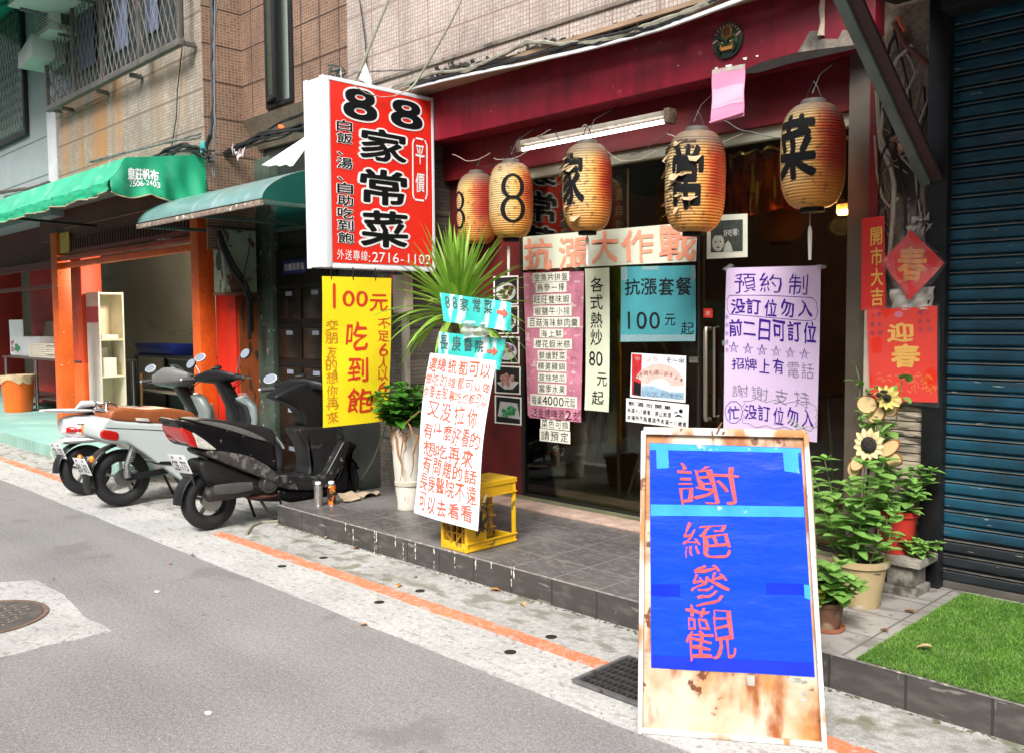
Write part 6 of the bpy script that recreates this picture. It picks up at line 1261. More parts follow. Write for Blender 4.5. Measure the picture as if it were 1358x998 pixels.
# brown pot in front
c = P(1096, 833, Z=S)
t_ = thing('potted_herb', 'short bushy herb with a yellowing leaf in a stained dark brown pot', 'potted plant', tuple(c))
pot(M('brown_pot', (.12, .055, .03), .7, nz=[(14, .3)], stains=[(12, .56, .06, (.28, .2, .13))]), c, .055, .07, .13, t_, .006, .02)
part('saucer', MB().lathe(c, [(.06, .0), (.075, .004), (.08, .02), (.074, .02), (.065, .008)], 28), M('terracotta', (.3, .1, .05), .7, nz=(20, .2)), t_)
part('soil', MB().lathe(c+Vector((0, 0, .105)), [(.06, 0), (.06, .005)], 20), soil, t_)
fo, st = MB(), MB(); herb_stems(fo, st, c+Vector((.005, 0, .11)), .05, 15, .24, .08, 5, lean=(.05, -.05), spread=1.0)
yl = MB(); leaf(yl, c+Vector((.01, -.05, .19)), (-.15, -.6, -.5), (0, -1, .5), .085, .06)
part('foliage', fo, herb, t_, smooth=0); part('stem', st, stemm, t_); part('yellow_leaf', yl, M('yellow_leaf', (.42, .40, .04), .5), t_, label='yellowing leaf', smooth=0)
# concrete block with red pot on it
cb = P(1170, 781, Z=S); cb2 = P(1226, 792, Z=S)
bx0, bx1, by = -1.885, -1.655, 4.36
t_ = thing('concrete_block', 'mossy hollow concrete block under the red pot by the pillar', 'block', ((bx0+bx1)/2, 4.46, S))
cm = M('mossy_concrete', (.20, .185, .16), .95, nz=[(12, .3), (50, .2)], stains=[(7, .54, .1, (.06, .055, .04)), (10, .62, .07, (.09, .11, .04))], bump=(60, .8))
mb = MB().box(bx0, by, S, bx1, by+.19, S+.045).box(bx0+.085, by+.01, S+.045, bx1-.02, by+.18, S+.15).box(bx0+.01, by+.02, S+.045, bx0+.03, by+.17, S+.15)
part('body', mb, cm, t_, bevel=.008); part('top_slab', MB().box(bx0-.03, by-.02, S+.15, bx1+.025, by+.215, S+.19), M('pale_slab', (.25, .225, .19), .95, nz=[(14, .3)], stains=[(9, .6, .08, (.1, .09, .07))], bump=(60, .8)), t_, bevel=.008)
c = Vector((bx0+.09, by+.10, S+.191))
t_ = thing('potted_herb', 'round-leaved herb in a plain red plastic pot standing on the concrete block', 'potted plant', tuple(c))
pot(M('red_pot', (.45, .028, .02), .4, nz=[(6, .12)], stains=[(9, .66, .06, (.3, .12, .09))]), c, .075, .098, .215, t_)
part('soil', MB().lathe(c+Vector((0, 0, .185)), [(.085, 0), (.085, .006)], 24), soil, t_)
fo, st = MB(), MB(); herb_stems(fo, st, c+Vector((0, -.01, .18)), .07, 9, .28, .062, 8, lean=(.03, -.02), spread=.9); herb_stems(fo, st, c+Vector((.05, 0, .18)), .03, 3, .36, .06, 81, lean=(.5, -.02), spread=.2); herb_stems(fo, st, c+Vector((-.08, .0, .18)), .03, 4, .7, .055, 28, lean=(-.03, -.02), spread=.15)
part('foliage', fo, herb, t_, smooth=0); part('stem', st, stemm, t_)
c = Vector((bx1-.035, by+.06, S+.19))
t_ = thing('seedling', 'small sprawling seedling on the end of the concrete block', 'plant', tuple(c))
fo, st = MB(), MB(); herb_stems(fo, st, c, .03, 9, .10, .04, 17, lean=(.15, -.1), spread=1.3, gap=.025); herb_stems(fo, st, c+Vector((.03, 0, 0)), .02, 2, .17, .04, 18, lean=(1.2, 0), spread=.2, gap=.03); part('foliage', fo, herb, t_, smooth=0); part('stem', st, brownstem, t_)
# long thin vine by the board
pts = [P(x, y, Y=3.6) for x, y in ((1078, 800), (1082, 740), (1079, 690), (1077, 640), (1073, 600), (1070, 575), (1066, 566))]
t_ = thing('vine', 'single thin pale vine climbing beside the right edge of the blue board', 'plant', tuple(pts[0]))
part('stem', MB().tube(pts, [.006, .006, .005, .005, .004, .004, .003], 6), M('pale_stem', (.26, .24, .11), .6), t_)
fo = MB()
for x, y, dx, dz in ((1066, 567, -1, .3), (1066, 567, 1, .35), (1070, 576, -1, -.1), (1060, 563, -.6, .4)): leaf(fo, P(x, y, Y=3.6), (dx, -.2, dz), (0, 0, 1), .06, .02)
part('foliage', fo, herb, t_, smooth=0)
# wooden-slice sunflowers on a stake
c = P(1160, 700, Y=4.3)
t_ = thing('garden_ornament', 'two sunflower ornaments of pale wood slices on a black stake among the plants', 'ornament', (c.x, c.y, S))
part('stake', MB().tube([(P(1139, 745, Y=4.32)), P(1150, 640, Y=4.32), P(1163, 530, Y=4.33)], .006, 6), blackmetal, t_)
slice_m = M('wood_slice', (.62, .44, .22), .6, nz=[(9, .15)]); bark_m = M('bark_edge', (.28, .10, .03), .8)
def petal(cx_, cy_, rx, ry, rot, Y, tag_):
    q = [P(x, y, Y=Y) for x, y in ell(cx_, cy_, rx, ry, 22, rot)]; q2 = [P(x, y, Y=Y) for x, y in ell(cx_, cy_, rx*.9, ry*.9, 22, rot)]
    a = part('wood_slice', MB().prism(q, (0, .012, 0)), bark_m, t_); part('slice_face', MB().prism([p+Vector((0, -.001, 0)) for p in q2], (0, -.003, 0)), slice_m, a)
for cx_, cy_, rx, ry, rot, Y in ((1150, 536, 14, 12, .2, 4.27), (1161, 549, 13, 11, -.5, 4.282), (1180, 543, 10, 9, .6, 4.296), (1188, 531, 9, 7, 0, 4.31), (1139, 611, 15, 9, 2.2, 4.27), (1179, 594, 16, 9, -.6, 4.27), (1184, 608, 13, 9, .5, 4.284), (1133, 620, 9, 12, .3, 4.298)): petal(cx_, cy_, rx, ry, rot, Y, '')
def flower(cx_, cy_, rp, rc, col, Y, n=13):
    mb = MB(); cc = P(cx_, cy_, Y=Y); k_ = (cc-CAM).dot(fw)/F; r = random.Random(cx_)
    for k in range(n):
        a = 2*math.pi*k/n; leaf(mb, cc+Vector((math.cos(a)*rc*k_*.7, 0, math.sin(a)*rc*k_*.7)), (math.cos(a), -.25, math.sin(a)), (0, -1, 0), (rp-rc*.5)*k_*r.uniform(.8, 1.1), rp*k_*.45, .3, .15)
    part('petals', mb, col, t_, smooth=0)
    part('flower_center', MB().ball(cc+Vector((0, -.008, 0)), rc*k_, .016, rc*k_, 18, 8), M('seed_black', (.018, .014, .01), .8, nz=(80, .5), bump=(120, 1)), t_)
flower(1153, 589, 20, 11, M('cream_petal', (.75, .62, .33), .6, nz=(20, .15)), 4.24); flower(1178, 527, 17, 5, M('yellow_petal', (.70, .56, .16), .6, nz=(20, .15)), 4.25, 11)
part('seed_cluster', MB().ball(P(1172, 519, Y=4.22), .02, .012, .009).ball(P(1165, 523, Y=4.22), .014, .012, .011).ball(P(1175, 525, Y=4.22), .011, .01, .013), MATS['seed_black'], t_)
fo = MB()
r = random.Random(71)
for k in range(16):
    x, y = r.uniform(1138, 1192), r.uniform(545, 600); leaf(fo, P(x, y, Y=4.3+r.uniform(-.03, .03)), (r.uniform(-1, 1), -.4, r.uniform(-.6, .8)), (0, 0, 1), r.uniform(.045, .08), r.uniform(.03, .05))
for x, y in ((1135, 485), (1133, 505), (1143, 512), (1148, 505), (1195, 503), (1205, 507), (1200, 500), (1188, 511), (1199, 526)):
    leaf(fo, P(x, y, Y=4.4), (r.uniform(-1, 1), -.4, r.uniform(-.4, .8)), (0, 0, 1), .055, .038)
part('leaves', fo, herb, t_, smooth=0)
part('vine_stem', MB().tube([P(x, y, Y=4.41) for x, y in ((1138, 600), (1142, 560), (1139, 500), (1135, 486))], .003, 5).tube([P(x, y, Y=4.41) for x, y in ((1188, 560), (1192, 530), (1197, 505))], .003, 5), stemm, t_)

# white vase with a leafy bush
c = P(541, 674, Z=S)
t_ = thing('potted_bush', 'round-leaved bush in a tall white paper-wrapped vase beside the hanging white sheet', 'potted plant', tuple(c))
vase_m = M('wrapped_white', (.60, .57, .50), .75, nz=[(5, .1)], stains=[(5, .62, .05, (.36, .28, .17), (2, 2, .7)), (9, .64, .06, (.45, .4, .33))], bump=(9, .5))
hV = P(541, 563, Y=c.y).z-S
nw = random.Random(6)
prof = [(.075, 0), (.08, .01), (.078, .05), (.088, .14), (.083, .17), (.10, .30), (.115, hV-.02), (.118, hV), (.10, hV)]
mb = MB().lathe(c, prof, 20); mb.map(lambda p: p+Vector((noise.noise(p*9)*.009, noise.noise(p*9+Vector((5, 0, 0)))*.009, 0)))
part('vase', mb, vase_m, t_, smooth=40)
part('paper_seam', MB().lathe(c+Vector((0, 0, .175)), [(.087, 0), (.093, .003), (.0945, .03), (.089, .034)], 20), M('cream_wrap', (.5, .45, .36), .8), t_)
dr = MB()
for x0, y0, x1, y1, w_ in ((523, 572, 535, 632, 2.4), (519, 570, 520, 600, 1.5), (534, 572, 531, 640, 1.6), (553, 576, 545, 632, 2.2), (540, 573, 537, 598, 3.0)):
    q = [P(x0+(x1-x0)*k/6+math.sin(k*1.7)*1.2, y0+(y1-y0)*k/6, Y=c.y-.115) for k in range(7)]; dr.tube(q, [w_*.004*(1.1-k/7) for k in range(7)], 5)
for x0, y0, x1, y1 in ((520, 572, 538, 560), (528, 575, 556, 545), (548, 577, 540, 558)): dr.tube([P(x0, y0, Y=c.y-.12), P((x0+x1)/2, (y0+y1)/2-3, Y=c.y-.13), P(x1, y1, Y=c.y-.1)], .005, 5)
part('dried_leaf', dr, M('dried_leaf_brown', (.30, .14, .05), .8, nz=(20, .35)), t_)
fo, st = MB(), MB(); cb_ = P(541, 562, Y=c.y); herb_stems(fo, st, cb_+Vector((.0, -.03, -.03)), .10, 34, .34, .085, 44, spread=1.0, droop=.8)
part('foliage', fo, darkleaf, t_, smooth=0); part('stem', st, stemm, t_)

# yucca
yc = P(607, 408, Y=4.02)
t_ = thing('yucca', 'spiky yucca with long pale green blades rising behind the turquoise boards', 'plant', (yc.x, yc.y, S))
part('trunk', MB().tube([(yc.x+.02, yc.y, S+.1), (yc.x+.015, yc.y, .7), yc+Vector((0, 0, -.05))], [.05, .042, .045], 10), M('yucca_trunk', (.19, .14, .09), .9, nz=(30, .3), bump=(40, .7)), t_)
pot(M('grey_planter', (.12, .11, .1), .8, nz=(9, .2)), Vector((yc.x+.02, yc.y, S)), .11, .14, .25, t_)
fo = MB(); r = random.Random(12)
def blade(p, d, ln, wd, droop):
    p, d = Vector(p), Vector(d).normalized(); s = d.cross(Vector((0, 0, 1))); s = (s if s.length > .05 else Vector((1, 0, 0))).normalized(); n = 7; vs = []; fs = []; q = p; dd = d
    for i in range(n+1):
        k = i/n; w_ = wd*(.55+.45*math.sin(min(1, k*1.9)*1.57))*(1-k**3.0)+.0008; u = s.cross(dd).normalized(); vs += [q-s*w_/2+u*w_*.25, q, q+s*w_/2+u*w_*.25]
        dd = (dd+Vector((0, 0, -droop/n))).normalized(); q = q+dd*(ln/n)
    for i in range(n):
        a = 3*i; fs += [[a, a+1, a+4, a+3], [a+1, a+2, a+5, a+4]]
    fo.add(vs, fs)
for k in range(125):
    a = k*2.399; el = 1.5-1.6*(k/125)**1.05+r.uniform(-.12, .12)
    blade(yc+Vector((math.cos(a)*.03, math.sin(a)*.03, .04-.12*k/125)), (math.cos(a)*math.cos(el), math.sin(a)*math.cos(el), math.sin(el)), r.uniform(.42, .60), r.uniform(.034, .048), r.uniform(.05, .3)+1.3*(k/125)**2)
part('leaves', fo, yuccaleaf, t_, smooth=0)
fo = MB()
for k in range(22):
    a = r.uniform(0, 6.28); blade(yc+Vector((0, 0, -.12)), (math.cos(a)*.7, math.sin(a)*.7, -.5), r.uniform(.35, .5), .02, 1.4)
part('dry_leaves', fo, M('dry_yucca', (.33, .22, .10), .8, nz=(14, .3)), t_, smooth=0)

# ------------------------------------------------------------------ yellow crate
k0, k1, kz = P(583, 725, Z=S), P(627, 735, Z=S), P(679, 716, Z=S)
cx0, cx1, cy0, cy1 = k0.x, (k1.x+kz.x)/2, (k0.y+k1.y)/2, kz.y+.0; cz1 = S+.395
ym = M('yellow_plastic', (.78, .46, .012), .45, nz=[(6, .08)], stains=[(14, .63, .05, (.30, .17, .03)), (7, .67, .05, (.12, .08, .05))])
ct = thing('crate', 'bright yellow plastic bottle crate on its side, propping up the white sheet', 'crate', ((cx0+cx1)/2, (cy0+cy1)/2, S))
b = MB(); w_ = .022
for x in (cx0, cx1):
    for y in (cy0, cy1): b.box(x-(w_ if x == cx1 else 0), y-(w_ if y == cy1 else 0), S, x+(w_ if x == cx0 else 0), y+(w_ if y == cy0 else 0), cz1)
for z0, z1 in ((S+.001, S+.05), (cz1-.075, cz1-.001)):
    for y in (cy0+.002, cy1-w_-.002+.004): b.box(cx0+w_, y, z0, cx1-w_, y+w_-.004, z1)
    for x in (cx0+.002, cx1-w_+.002): b.box(x, cy0+w_, z0, x+w_-.004, cy1-w_, z1)
part('frame', b, ym, ct, bevel=.005)
rb_ = MB()
for z in (S+.055, cz1-.08, S+.012, cz1-.018): rb_.box(cx1-.002, cy0-.004, z-.006, cx1+.007, cy1+.004, z+.006)
rb_.box(cx0-.004, cy0-.006, cz1-.012, cx1+.006, cy1+.004, cz1+.006); part('rim', rb_, ym, ct, bevel=.003)
b = MB()
for i in range(1, 5): x = cx0+(cx1-cx0)*i/5; b.box(x-.004, cy0+.004, S+.05, x+.004, cy0+.022, cz1-.075)
for i in range(1, 5): z = S+.05+(cz1-S-.125)*i/5; b.box(cx0+w_, cy0+.0055, z-.004, cx1-w_, cy0+.0205, z+.004)
for sx in (0, 1):
    xa, xb = (cx0+.02, cx0+.10) if sx == 0 else (cx1-.02, cx1-.10); b.bar((xa, cy0+.002, S+.14), (xb, cy0+.002, S+.045), .008, .012, (0, 1, 0))
for i in range(1, 4): x = cx0+(cx1-cx0)*i/4; b.box(x-.002, cy0+.03, S+.051, x+.002, cy0+.26, cz1-.076)
for i in range(1, 4): z = S+.05+(cz1-S-.125)*i/4; b.box(cx0+w_, cy0+.031, z-.002, cx1-w_-.001, cy0+.259, z+.002)
part('lattice', b, M('crate_inner', (.42, .22, .012), .6, nz=(9, .25)), ct, smooth=0)
b = MB().box(cx1-.018, cy0+.02, S+.05, cx1-.004, cy0+.16, cz1-.075); part('side_web', b, ym, ct, bevel=.003)
b = MB(); r = random.Random(2); q0 = Vector((cx1+.012, cy0+.10, S+.14))
for k in range(9):
    b.tube([q0+Vector((r.uniform(-.004, .012), r.uniform(-.07, .07), r.uniform(-.05, .16))) for _ in range(4)], .004, 5)
solo('tangled_cord', 'dark tangled cord knotted on the side of the yellow crate', 'cord', b, M('dark_cord', (.05, .04, .03), .8))
solo('tape_strip', 'thin white cord stretched from the sheet corner to the yellow crate', 'cord', MB().tube([ws(.97, .97, .004), Vector((cx1+.01, cy0+.08, S+.2)), Vector((cx1+.008, cy0+.15, S+.33))], .006, 6), white_paper)

# ------------------------------------------------------------------ small things on the platform
def can(x, y, lab, body, nm):
    c = P(x, y, Z=S); t_ = thing('gas_can', lab, 'can', tuple(c), 'gas cartridges on the platform'); Hc, Rc = .165, .031
    part('body', MB().lathe(c, [(Rc*.93, 0), (Rc, .005), (Rc, Hc*.86), (Rc*.95, Hc*.9)], 24), body, t_); part('collar', MB().lathe(c+Vector((0, 0, Hc*.9)), [(Rc*.95, 0), (Rc*.97, .004), (Rc*.7, .012), (Rc*.62, .013)], 24), steel, t_)
    part('cap', MB().lathe(c+Vector((0, 0, Hc*.9+.0131)), [(Rc*.72, 0), (Rc*.72, .014), (Rc*.5, .018)], 20), M('cap_white', (.7, .7, .7), .4), t_); part('base_ring', MB().lathe(c+Vector((0, 0, -.0005)), [(Rc*1.02, 0), (Rc*1.04, .005), (Rc*.99, .008)], 24), steel, t_)
can(422.5, 670, 'plain silver gas cartridge standing left of the printed one', M('can_silver', (.62, .60, .57), .3, .9, nz=(12, .15)), 'a')
can(440, 669, 'black gas cartridge with an orange and red flame print', M('can_print', (.025, .015, .012), .35, nz=[(20, .2)], stains=[(26, .50, .06, (.60, .12, .012), (1, 1, .7)), (34, .60, .04, (.75, .45, .05), (1, 1, .7))]), 'b')
for k, (q, lab) in enumerate(((((447, 656), (466, 653), (479, 663), (456, 667)), 'flattened cardboard piece nearest the gas cartridges'), (((470, 656), (500, 653), (504, 657), (482, 661)), 'crumpled cardboard piece behind the flattened one'))):
    pp = [P(x, y, Z=S+.002) for x, y in q]
    if k == 0: fn = plane_quad(*pp, bulge=lambda u, v: .008+.02*abs(u-.45)+.004*math.sin(v*9))
    else: fn = plane_quad(*pp, bulge=lambda u, v: .012+.03*abs(math.sin(u*4))*(.4+.6*v))
    fn_ = (lambda f0: lambda u, v, o=0: (lambda p: Vector((p.x, p.y, max(p.z, S+.003+ (0 if o == 0 else -.0015)))))(f0(u, v, o)))(fn)
    solo('cardboard', lab, 'cardboard', MB().sheet(fn_, 10, 6, .003), M('cardboard', (.42, .32, .22), .85, nz=(12, .15)), 'cardboard scraps on the platform', smooth=60)

# artificial grass
gx0_, gy0, gy1, gx1_ = P(1141, 871, Z=S).x+.0, YK-.01, 4.60, .85
gt = thing('grass_mat', 'bright green artificial grass mat on the step before the blue shutter', 'mat', ((gx0_+gx1_)/2, (gy0+gy1)/2, S))
part('backing', MB().box(gx0_, gy0+.012, S+.0016, gx1_, gy1, S+.007), M('grass_backing', (.03, .09, .01), .9), gt, smooth=0)
b = MB(); r = random.Random(99); vs = []; fs = []
for k in range(95000):
    x = gx0_+(gx1_*.0+1.35)*r.random()**1.0*1.0; x = gx0_+r.random()*1.75; y = gy0+r.random()*(gy1-gy0); h = r.uniform(.006, .014); a = r.uniform(0, 6.28); lx, ly = r.gauss(0, .009), r.gauss(0, .009)
    if y < gy0+.03: ly -= r.uniform(0, .02)
    wx, wy = math.cos(a)*.0017, math.sin(a)*.0017; n = len(vs)
    vs += [(x-wx, y-wy, S+.006), (x+wx, y+wy, S+.006), (x+lx, y+ly, S+.006+h)]; fs.append([n, n+1, n+2])
gmat = foliage_mat('plastic_grass', (.13, .28, .035), (.21, .36, .07), (.30, .34, .10)); b.v = [Vector(p) for p in vs]; b.f = fs
part('pile', b, gmat, gt, smooth=0)

# storm grate
pg = [P(770, 907, Z=.0), P(850.5, 875, Z=0), P(848.5, 939, Z=0)]
g0 = Vector((-2.40, 2.735, 0)); gw_, gd = .66, .35
t_ = thing('storm_grate', 'black iron storm grate let into the pavement behind the blue board', 'grate', (g0.x+gw_/2, g0.y+gd/2, 0))
part('pit', MB().box(g0.x, g0.y, .0085, g0.x+gw_, g0.y+gd, .0105), M('pit_black', (.006, .006, .006), .9), t_, smooth=0)
b = MB().box(g0.x-.012, g0.y-.012, .0086, g0.x+gw_+.012, g0.y+.006, .024).box(g0.x-.012, g0.y+gd-.006, .0086, g0.x+gw_+.012, g0.y+gd+.012, .024).box(g0.x-.012, g0.y+.0061, .0086, g0.x+.006, g0.y+gd-.0061, .024).box(g0.x+gw_-.006, g0.y+.0061, .0086, g0.x+gw_+.012, g0.y+gd-.0061, .024)
part('frame', b, greymetal, t_, bevel=.002)
b = MB()
for i in range(1, 7): y = g0.y+gd*i/7; b.box(g0.x+.006, y-.003, .0105, g0.x+gw_-.006, y+.003, .021)
for i in range(1, 24): x = g0.x+gw_*i/24; b.box(x-.002, g0.y+.006, .0105, x+.002, g0.y+gd-.006, .0195)
part('bars', b, M('grate_bar', (.10, .10, .10), .5, .6, nz=(30, .3)), t_, smooth=0)

# manhole
mc = P(-8, 823, Z=0); mc.x, mc.y = -5.10, 1.235; Rm = .275
t_ = thing('manhole_cover', 'round rusty iron manhole cover set in a pale concrete patch in the road', 'manhole cover', (mc.x, mc.y, 0))
irm = M('rusty_iron', (.13, .115, .105), .6, .4, nz=[(14, .25)], stains=[(6, .60, .1, (.2, .115, .075))], bump=(70, .4))
part('rim', MB().lathe((mc.x, mc.y, .0), [(Rm+.03, .004), (Rm+.03, .0125), (Rm+.006, .0135), (Rm+.004, .006), (Rm-.01, .006)], 56, False), M('rusty_rim', (.2, .135, .105), .7, .3, nz=(20, .3)), t_)
part('plate', MB().lathe((mc.x, mc.y, .0), [(Rm, .005), (Rm, .012), (Rm-.03, .0135), (.001, .0135)], 56), irm, t_)
b = MB()
for i in range(-7, 8):
    for j in range(-7, 8):
        x, y = mc.x+(i+.5*(j % 2))*.046, mc.y+j*.042
        if math.hypot(x-mc.x, y-mc.y) < Rm-.06:
            if (i+j) % 2: b.box(x-.016, y-.006, .0136, x+.016, y+.006, .0185)
            else: b.box(x-.006, y-.015, .0136, x+.006, y+.015, .0185)
part('studs', b, M('stud_iron', (.28, .23, .20), .5, .4, nz=(30, .25)), t_, bevel=.002, seg=1)

# weep holes, leaves, litter
r = random.Random(21); hl = []
for x, y in ((374, 749.5), (429, 739), (557, 783), (503, 797), (731, 844), (676.7, 863)):
    c = P(x, y, Z=.008); zt = .009 if c.y > 3 else .005
    b = MB().lathe((c.x, c.y, zt), [(.028, 0), (.028, .0012), (.021, .0022), (.0205, .0008)], 22, False); b.lathe((c.x, c.y, zt+.0002), [(.021, 0), (.021, .0003)], 20)
    solo('drain_hole', 'small round drain hole in the pavement, one of those along the orange line', 'drain hole', b, M('hole_black', (.012, .011, .01), .9), 'drain holes along the orange line')
lm = [M('dead_leaf_brown', (.26, .11, .04), .7, nz=(30, .3)), M('dead_leaf_orange', (.45, .2, .05), .6, nz=(30, .3)), M('dead_leaf_tan', (.42, .3, .16), .7, nz=(30, .3))]
for k, (x, y, z, sz, mi, lab) in enumerate(((531, 775, .01, .05, 1, 'orange brown dead leaf by the riser below the yellow crate'), (650, 783, .01, .06, 1, 'curled orange leaf at the foot of the riser'), (690, 800, .01, .06, 2, 'pale tan leaf on the pavement by the riser'), (430, 714, .01, .05, 2, 'small tan leaf below the gas cartridges'), (468, 728, .01, .05, 0, 'brown leaf at the riser below the wrapped vase'),
        (487, 829, .002, .035, 1, 'tiny red brown leaf at the edge of the asphalt'), (228, 747, .002, .03, 1, 'tiny orange leaf on the road left of the manhole patch'), (68, 769, .006, .03, 1, 'tiny orange leaf on the pale manhole patch'), (168, 676, .01, .04, 0, 'brown leaf beside the silver scooter wheel'), (255, 736, .01, .04, 0, 'brown leaf behind the black scooter'),
        (1237, 860, S+.02, .06, 2, 'yellow brown leaf lying on the grass mat'), (1178, 838, S+.004, .04, 0, 'brown leaf on the worn tiles left of the grass mat'), (1213, 813, S+.004, .05, 0, 'twisted brown leaf by the corner of the grass mat'), (548, 766, .01, .035, 2, 'pale leaf scrap under the riser'))):
    b = MB(); c = P(x, y, Z=z); rr = random.Random(k); a = rr.uniform(0, 6.28)
    leaf(b, c+Vector((0, 0, .006)), (math.cos(a), math.sin(a), .12), (0, 0, 1), sz, sz*.55, .5, .25); bb = MB().add([p+Vector((0, 0, .0012)) for p in b.v], b.f); b.join(bb)
    solo('fallen_leaf', lab, 'leaf', b, lm[mi], 'fallen leaves', smooth=60)
for k, (x, y, lab) in enumerate(((90, 651, 'white fleck of paper on the road at the left'), (208, 784, 'white paper scrap in the middle of the road'), (276, 945, 'white paper scrap near the bottom of the road'))):
    c = P(x, y, Z=.003); solo('paper_scrap', lab, 'litter', MB().prism([c+Vector((.02*math.cos(a), .014*math.sin(a), 0)) for a in (0, 1.2, 2.5, 3.6, 5)], (0, 0, .003)), white_paper, 'paper scraps on the road', smooth=0)

# ------------------------------------------------------------------ the steel brace and the dark awning over the shutter
xb = -1.74; q0 = P(1233, 248, X=xb); q1 = P(1119, 0, X=xb)
d = (q1-q0); t_ = thing('awning_brace', 'grey green square steel brace slanting out from the pillar', 'brace', tuple(q0))
part('bar', MB().bar(q0-d*.02, q0+d*1.35, .065, .05, (1, 0, 0)), M('grey_green_steel', (.15, .19, .18), .4, .4, nz=(9, .2), stains=[(12, .66, .05, (.18, .12, .08))]), t_, bevel=.003); part('lip', MB().bar(q0-d*.02+Vector((.045, .0, -.01)), q0+d*1.35+Vector((.045, 0, -.01)), .02, .07, (1, 0, 0)), M('brace_dark_red', (.06, .025, .03), .6), t_, bevel=.002)  # bar with a dark red lip along its right side
part('foot_plate', MB().box(xb-.05, 4.62, q0.z-.1, xb+.04, 4.659, q0.z+.1), greymetal, t_, bevel=.003)
t_ = thing('dark_awning', 'dark awning roof over the blue shutter, nearly black underneath', 'awning', (-.3, 4.1, 2.9))
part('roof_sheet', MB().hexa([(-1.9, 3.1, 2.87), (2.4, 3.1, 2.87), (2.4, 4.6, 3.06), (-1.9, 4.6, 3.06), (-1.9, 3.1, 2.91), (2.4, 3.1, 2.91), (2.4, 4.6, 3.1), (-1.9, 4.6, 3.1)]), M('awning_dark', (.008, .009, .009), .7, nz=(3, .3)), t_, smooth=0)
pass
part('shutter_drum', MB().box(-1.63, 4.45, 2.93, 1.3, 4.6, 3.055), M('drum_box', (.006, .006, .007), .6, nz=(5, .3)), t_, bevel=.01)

# cables on the pillar
r = random.Random(31)
cabs = [([(1163, 120), (1165, 160), (1168, 195), (1182, 225), (1186, 245), (1184, 290), (1180, 340)], .012, 'pale_hose', 'pale hose hanging down the left edge of the pillar'), ([(1210, 60), (1190, 78), (1180, 100), (1172, 140), (1168, 180), (1180, 210)], .010, 'pale_hose', 'thick pale cable looping behind the steel brace'), ([(1185, 40), (1196, 80), (1206, 120), (1212, 170), (1218, 240), (1216, 300)], .006, 'black_metal', 'thin black cable down the middle of the pillar'),
        ([(1252, 110), (1250, 180), (1246, 260), (1247, 330), (1244, 400)], .009, 'rusty_tube', 'brown pipe down the right edge of the pillar'), ([(1230, 60), (1238, 90), (1236, 120), (1224, 150), (1218, 165)], .006, 'pale_flex', 'pale flex hanging in a bow right of the brace'), ([(1236, 250), (1224, 268), (1220, 285), (1228, 300), (1238, 310), (1250, 312)], .004, 'black_metal', 'black wire curling above the red diamond'), ([(1176, 300), (1176, 340), (1179, 395)], .006, 'black_metal', 'black cable beside the couplet'),
        ([(1238, 410), (1241, 470), (1240, 540), (1236, 580), (1226, 620)], .0035, 'brown_stem', 'dry vine stem along the right side of the pillar'), ([(1195, 30), (1180, 60), (1172, 100), (1178, 150), (1190, 200), (1200, 260), (1202, 330)], .008, 'black_metal', 'black cable snaking down behind the brace'), ([(1222, 110), (1214, 150), (1212, 200), (1224, 250), (1232, 330), (1228, 400)], .010, 'brown_stem', 'brown conduit near the middle of the pillar'), ([(1160, 180), (1163, 230), (1170, 262), (1180, 275), (1192, 262)], .007, 'pale_flex', 'pale flex looped at the left edge of the pillar'), ([(1186, 30), (1200, 60), (1222, 78), (1240, 96)], .014, 'rusty_tube', 'brown pipe crossing the top of the pillar'), ([(1214, 230), (1217, 262), (1222, 290), (1212, 306)], .005, 'pale_flex', 'cord from which the red diamond hangs')]
for pts, rr, m_, lab in cabs:
    solo('cable', lab, 'cable', MB().tube([P(x, y, Y=4.615) for x, y in pts], rr, 7), M('pale_hose', (.36, .30, .24), .6, nz=(9, .2)) if m_ == 'pale_hose' else MATS[m_])
r = random.Random(91)
for k in range(11):
    x0_ = r.uniform(1166, 1240); y0_ = r.uniform(20, 190); n_ = r.randint(5, 8); L_ = r.uniform(80, 210); pts_ = [(x0_+r.uniform(-9, 9)+i*r.uniform(-3, 3), y0_+L_*i/n_) for i in range(n_+1)]
    q_ = [P(x, y, Y=4.60+r.uniform(0, .03)) for x, y in pts_]; q_ = [a for i in range(len(q_)-1) for a in (q_[i], q_[i].lerp(q_[i+1], .5)+Vector((r.uniform(-.008, .008), 0, 0)))]+[q_[-1]]
    solo('cable', ('dry brown vine stem', 'thin dark cable', 'pale kinked flex')[k % 3]+' on the pillar %s' % ('above the steel brace', 'behind the brace', 'near its left edge', 'beside the brown conduit', 'over the red diamond', 'crossing the pale hose', 'near the black shutter frame', 'below the orange hose hook', 'hanging loose past the couplet', 'twisted round the brown pipe', 'at the top beside the beam')[k], 'cable', MB().tube(q_, r.uniform(.003, .007), 6), (MATS['brown_stem'], blackmetal, MATS['pale_flex'])[k % 3], smooth=80)
b = MB(); r = random.Random(13)
for k in range(14):
    x, y = r.uniform(1178, 1222), r.uniform(180, 202); q = P(x, y, Y=4.56); b.add([q, q+Vector((r.uniform(.02, .06), r.uniform(-.03, .03), r.uniform(-.02, .03))), q+Vector((r.uniform(.01, .05), r.uniform(-.03, .03), r.uniform(-.06, .0)))], [[0, 1, 2]])
solo('torn_plastic', 'rag of dirty orange plastic caught on the foot of the steel brace', 'rag', b, M('orange_rag', (.42, .2, .12), .5, nz=(20, .4)), smooth=0)
b = MB(); r = random.Random(14)
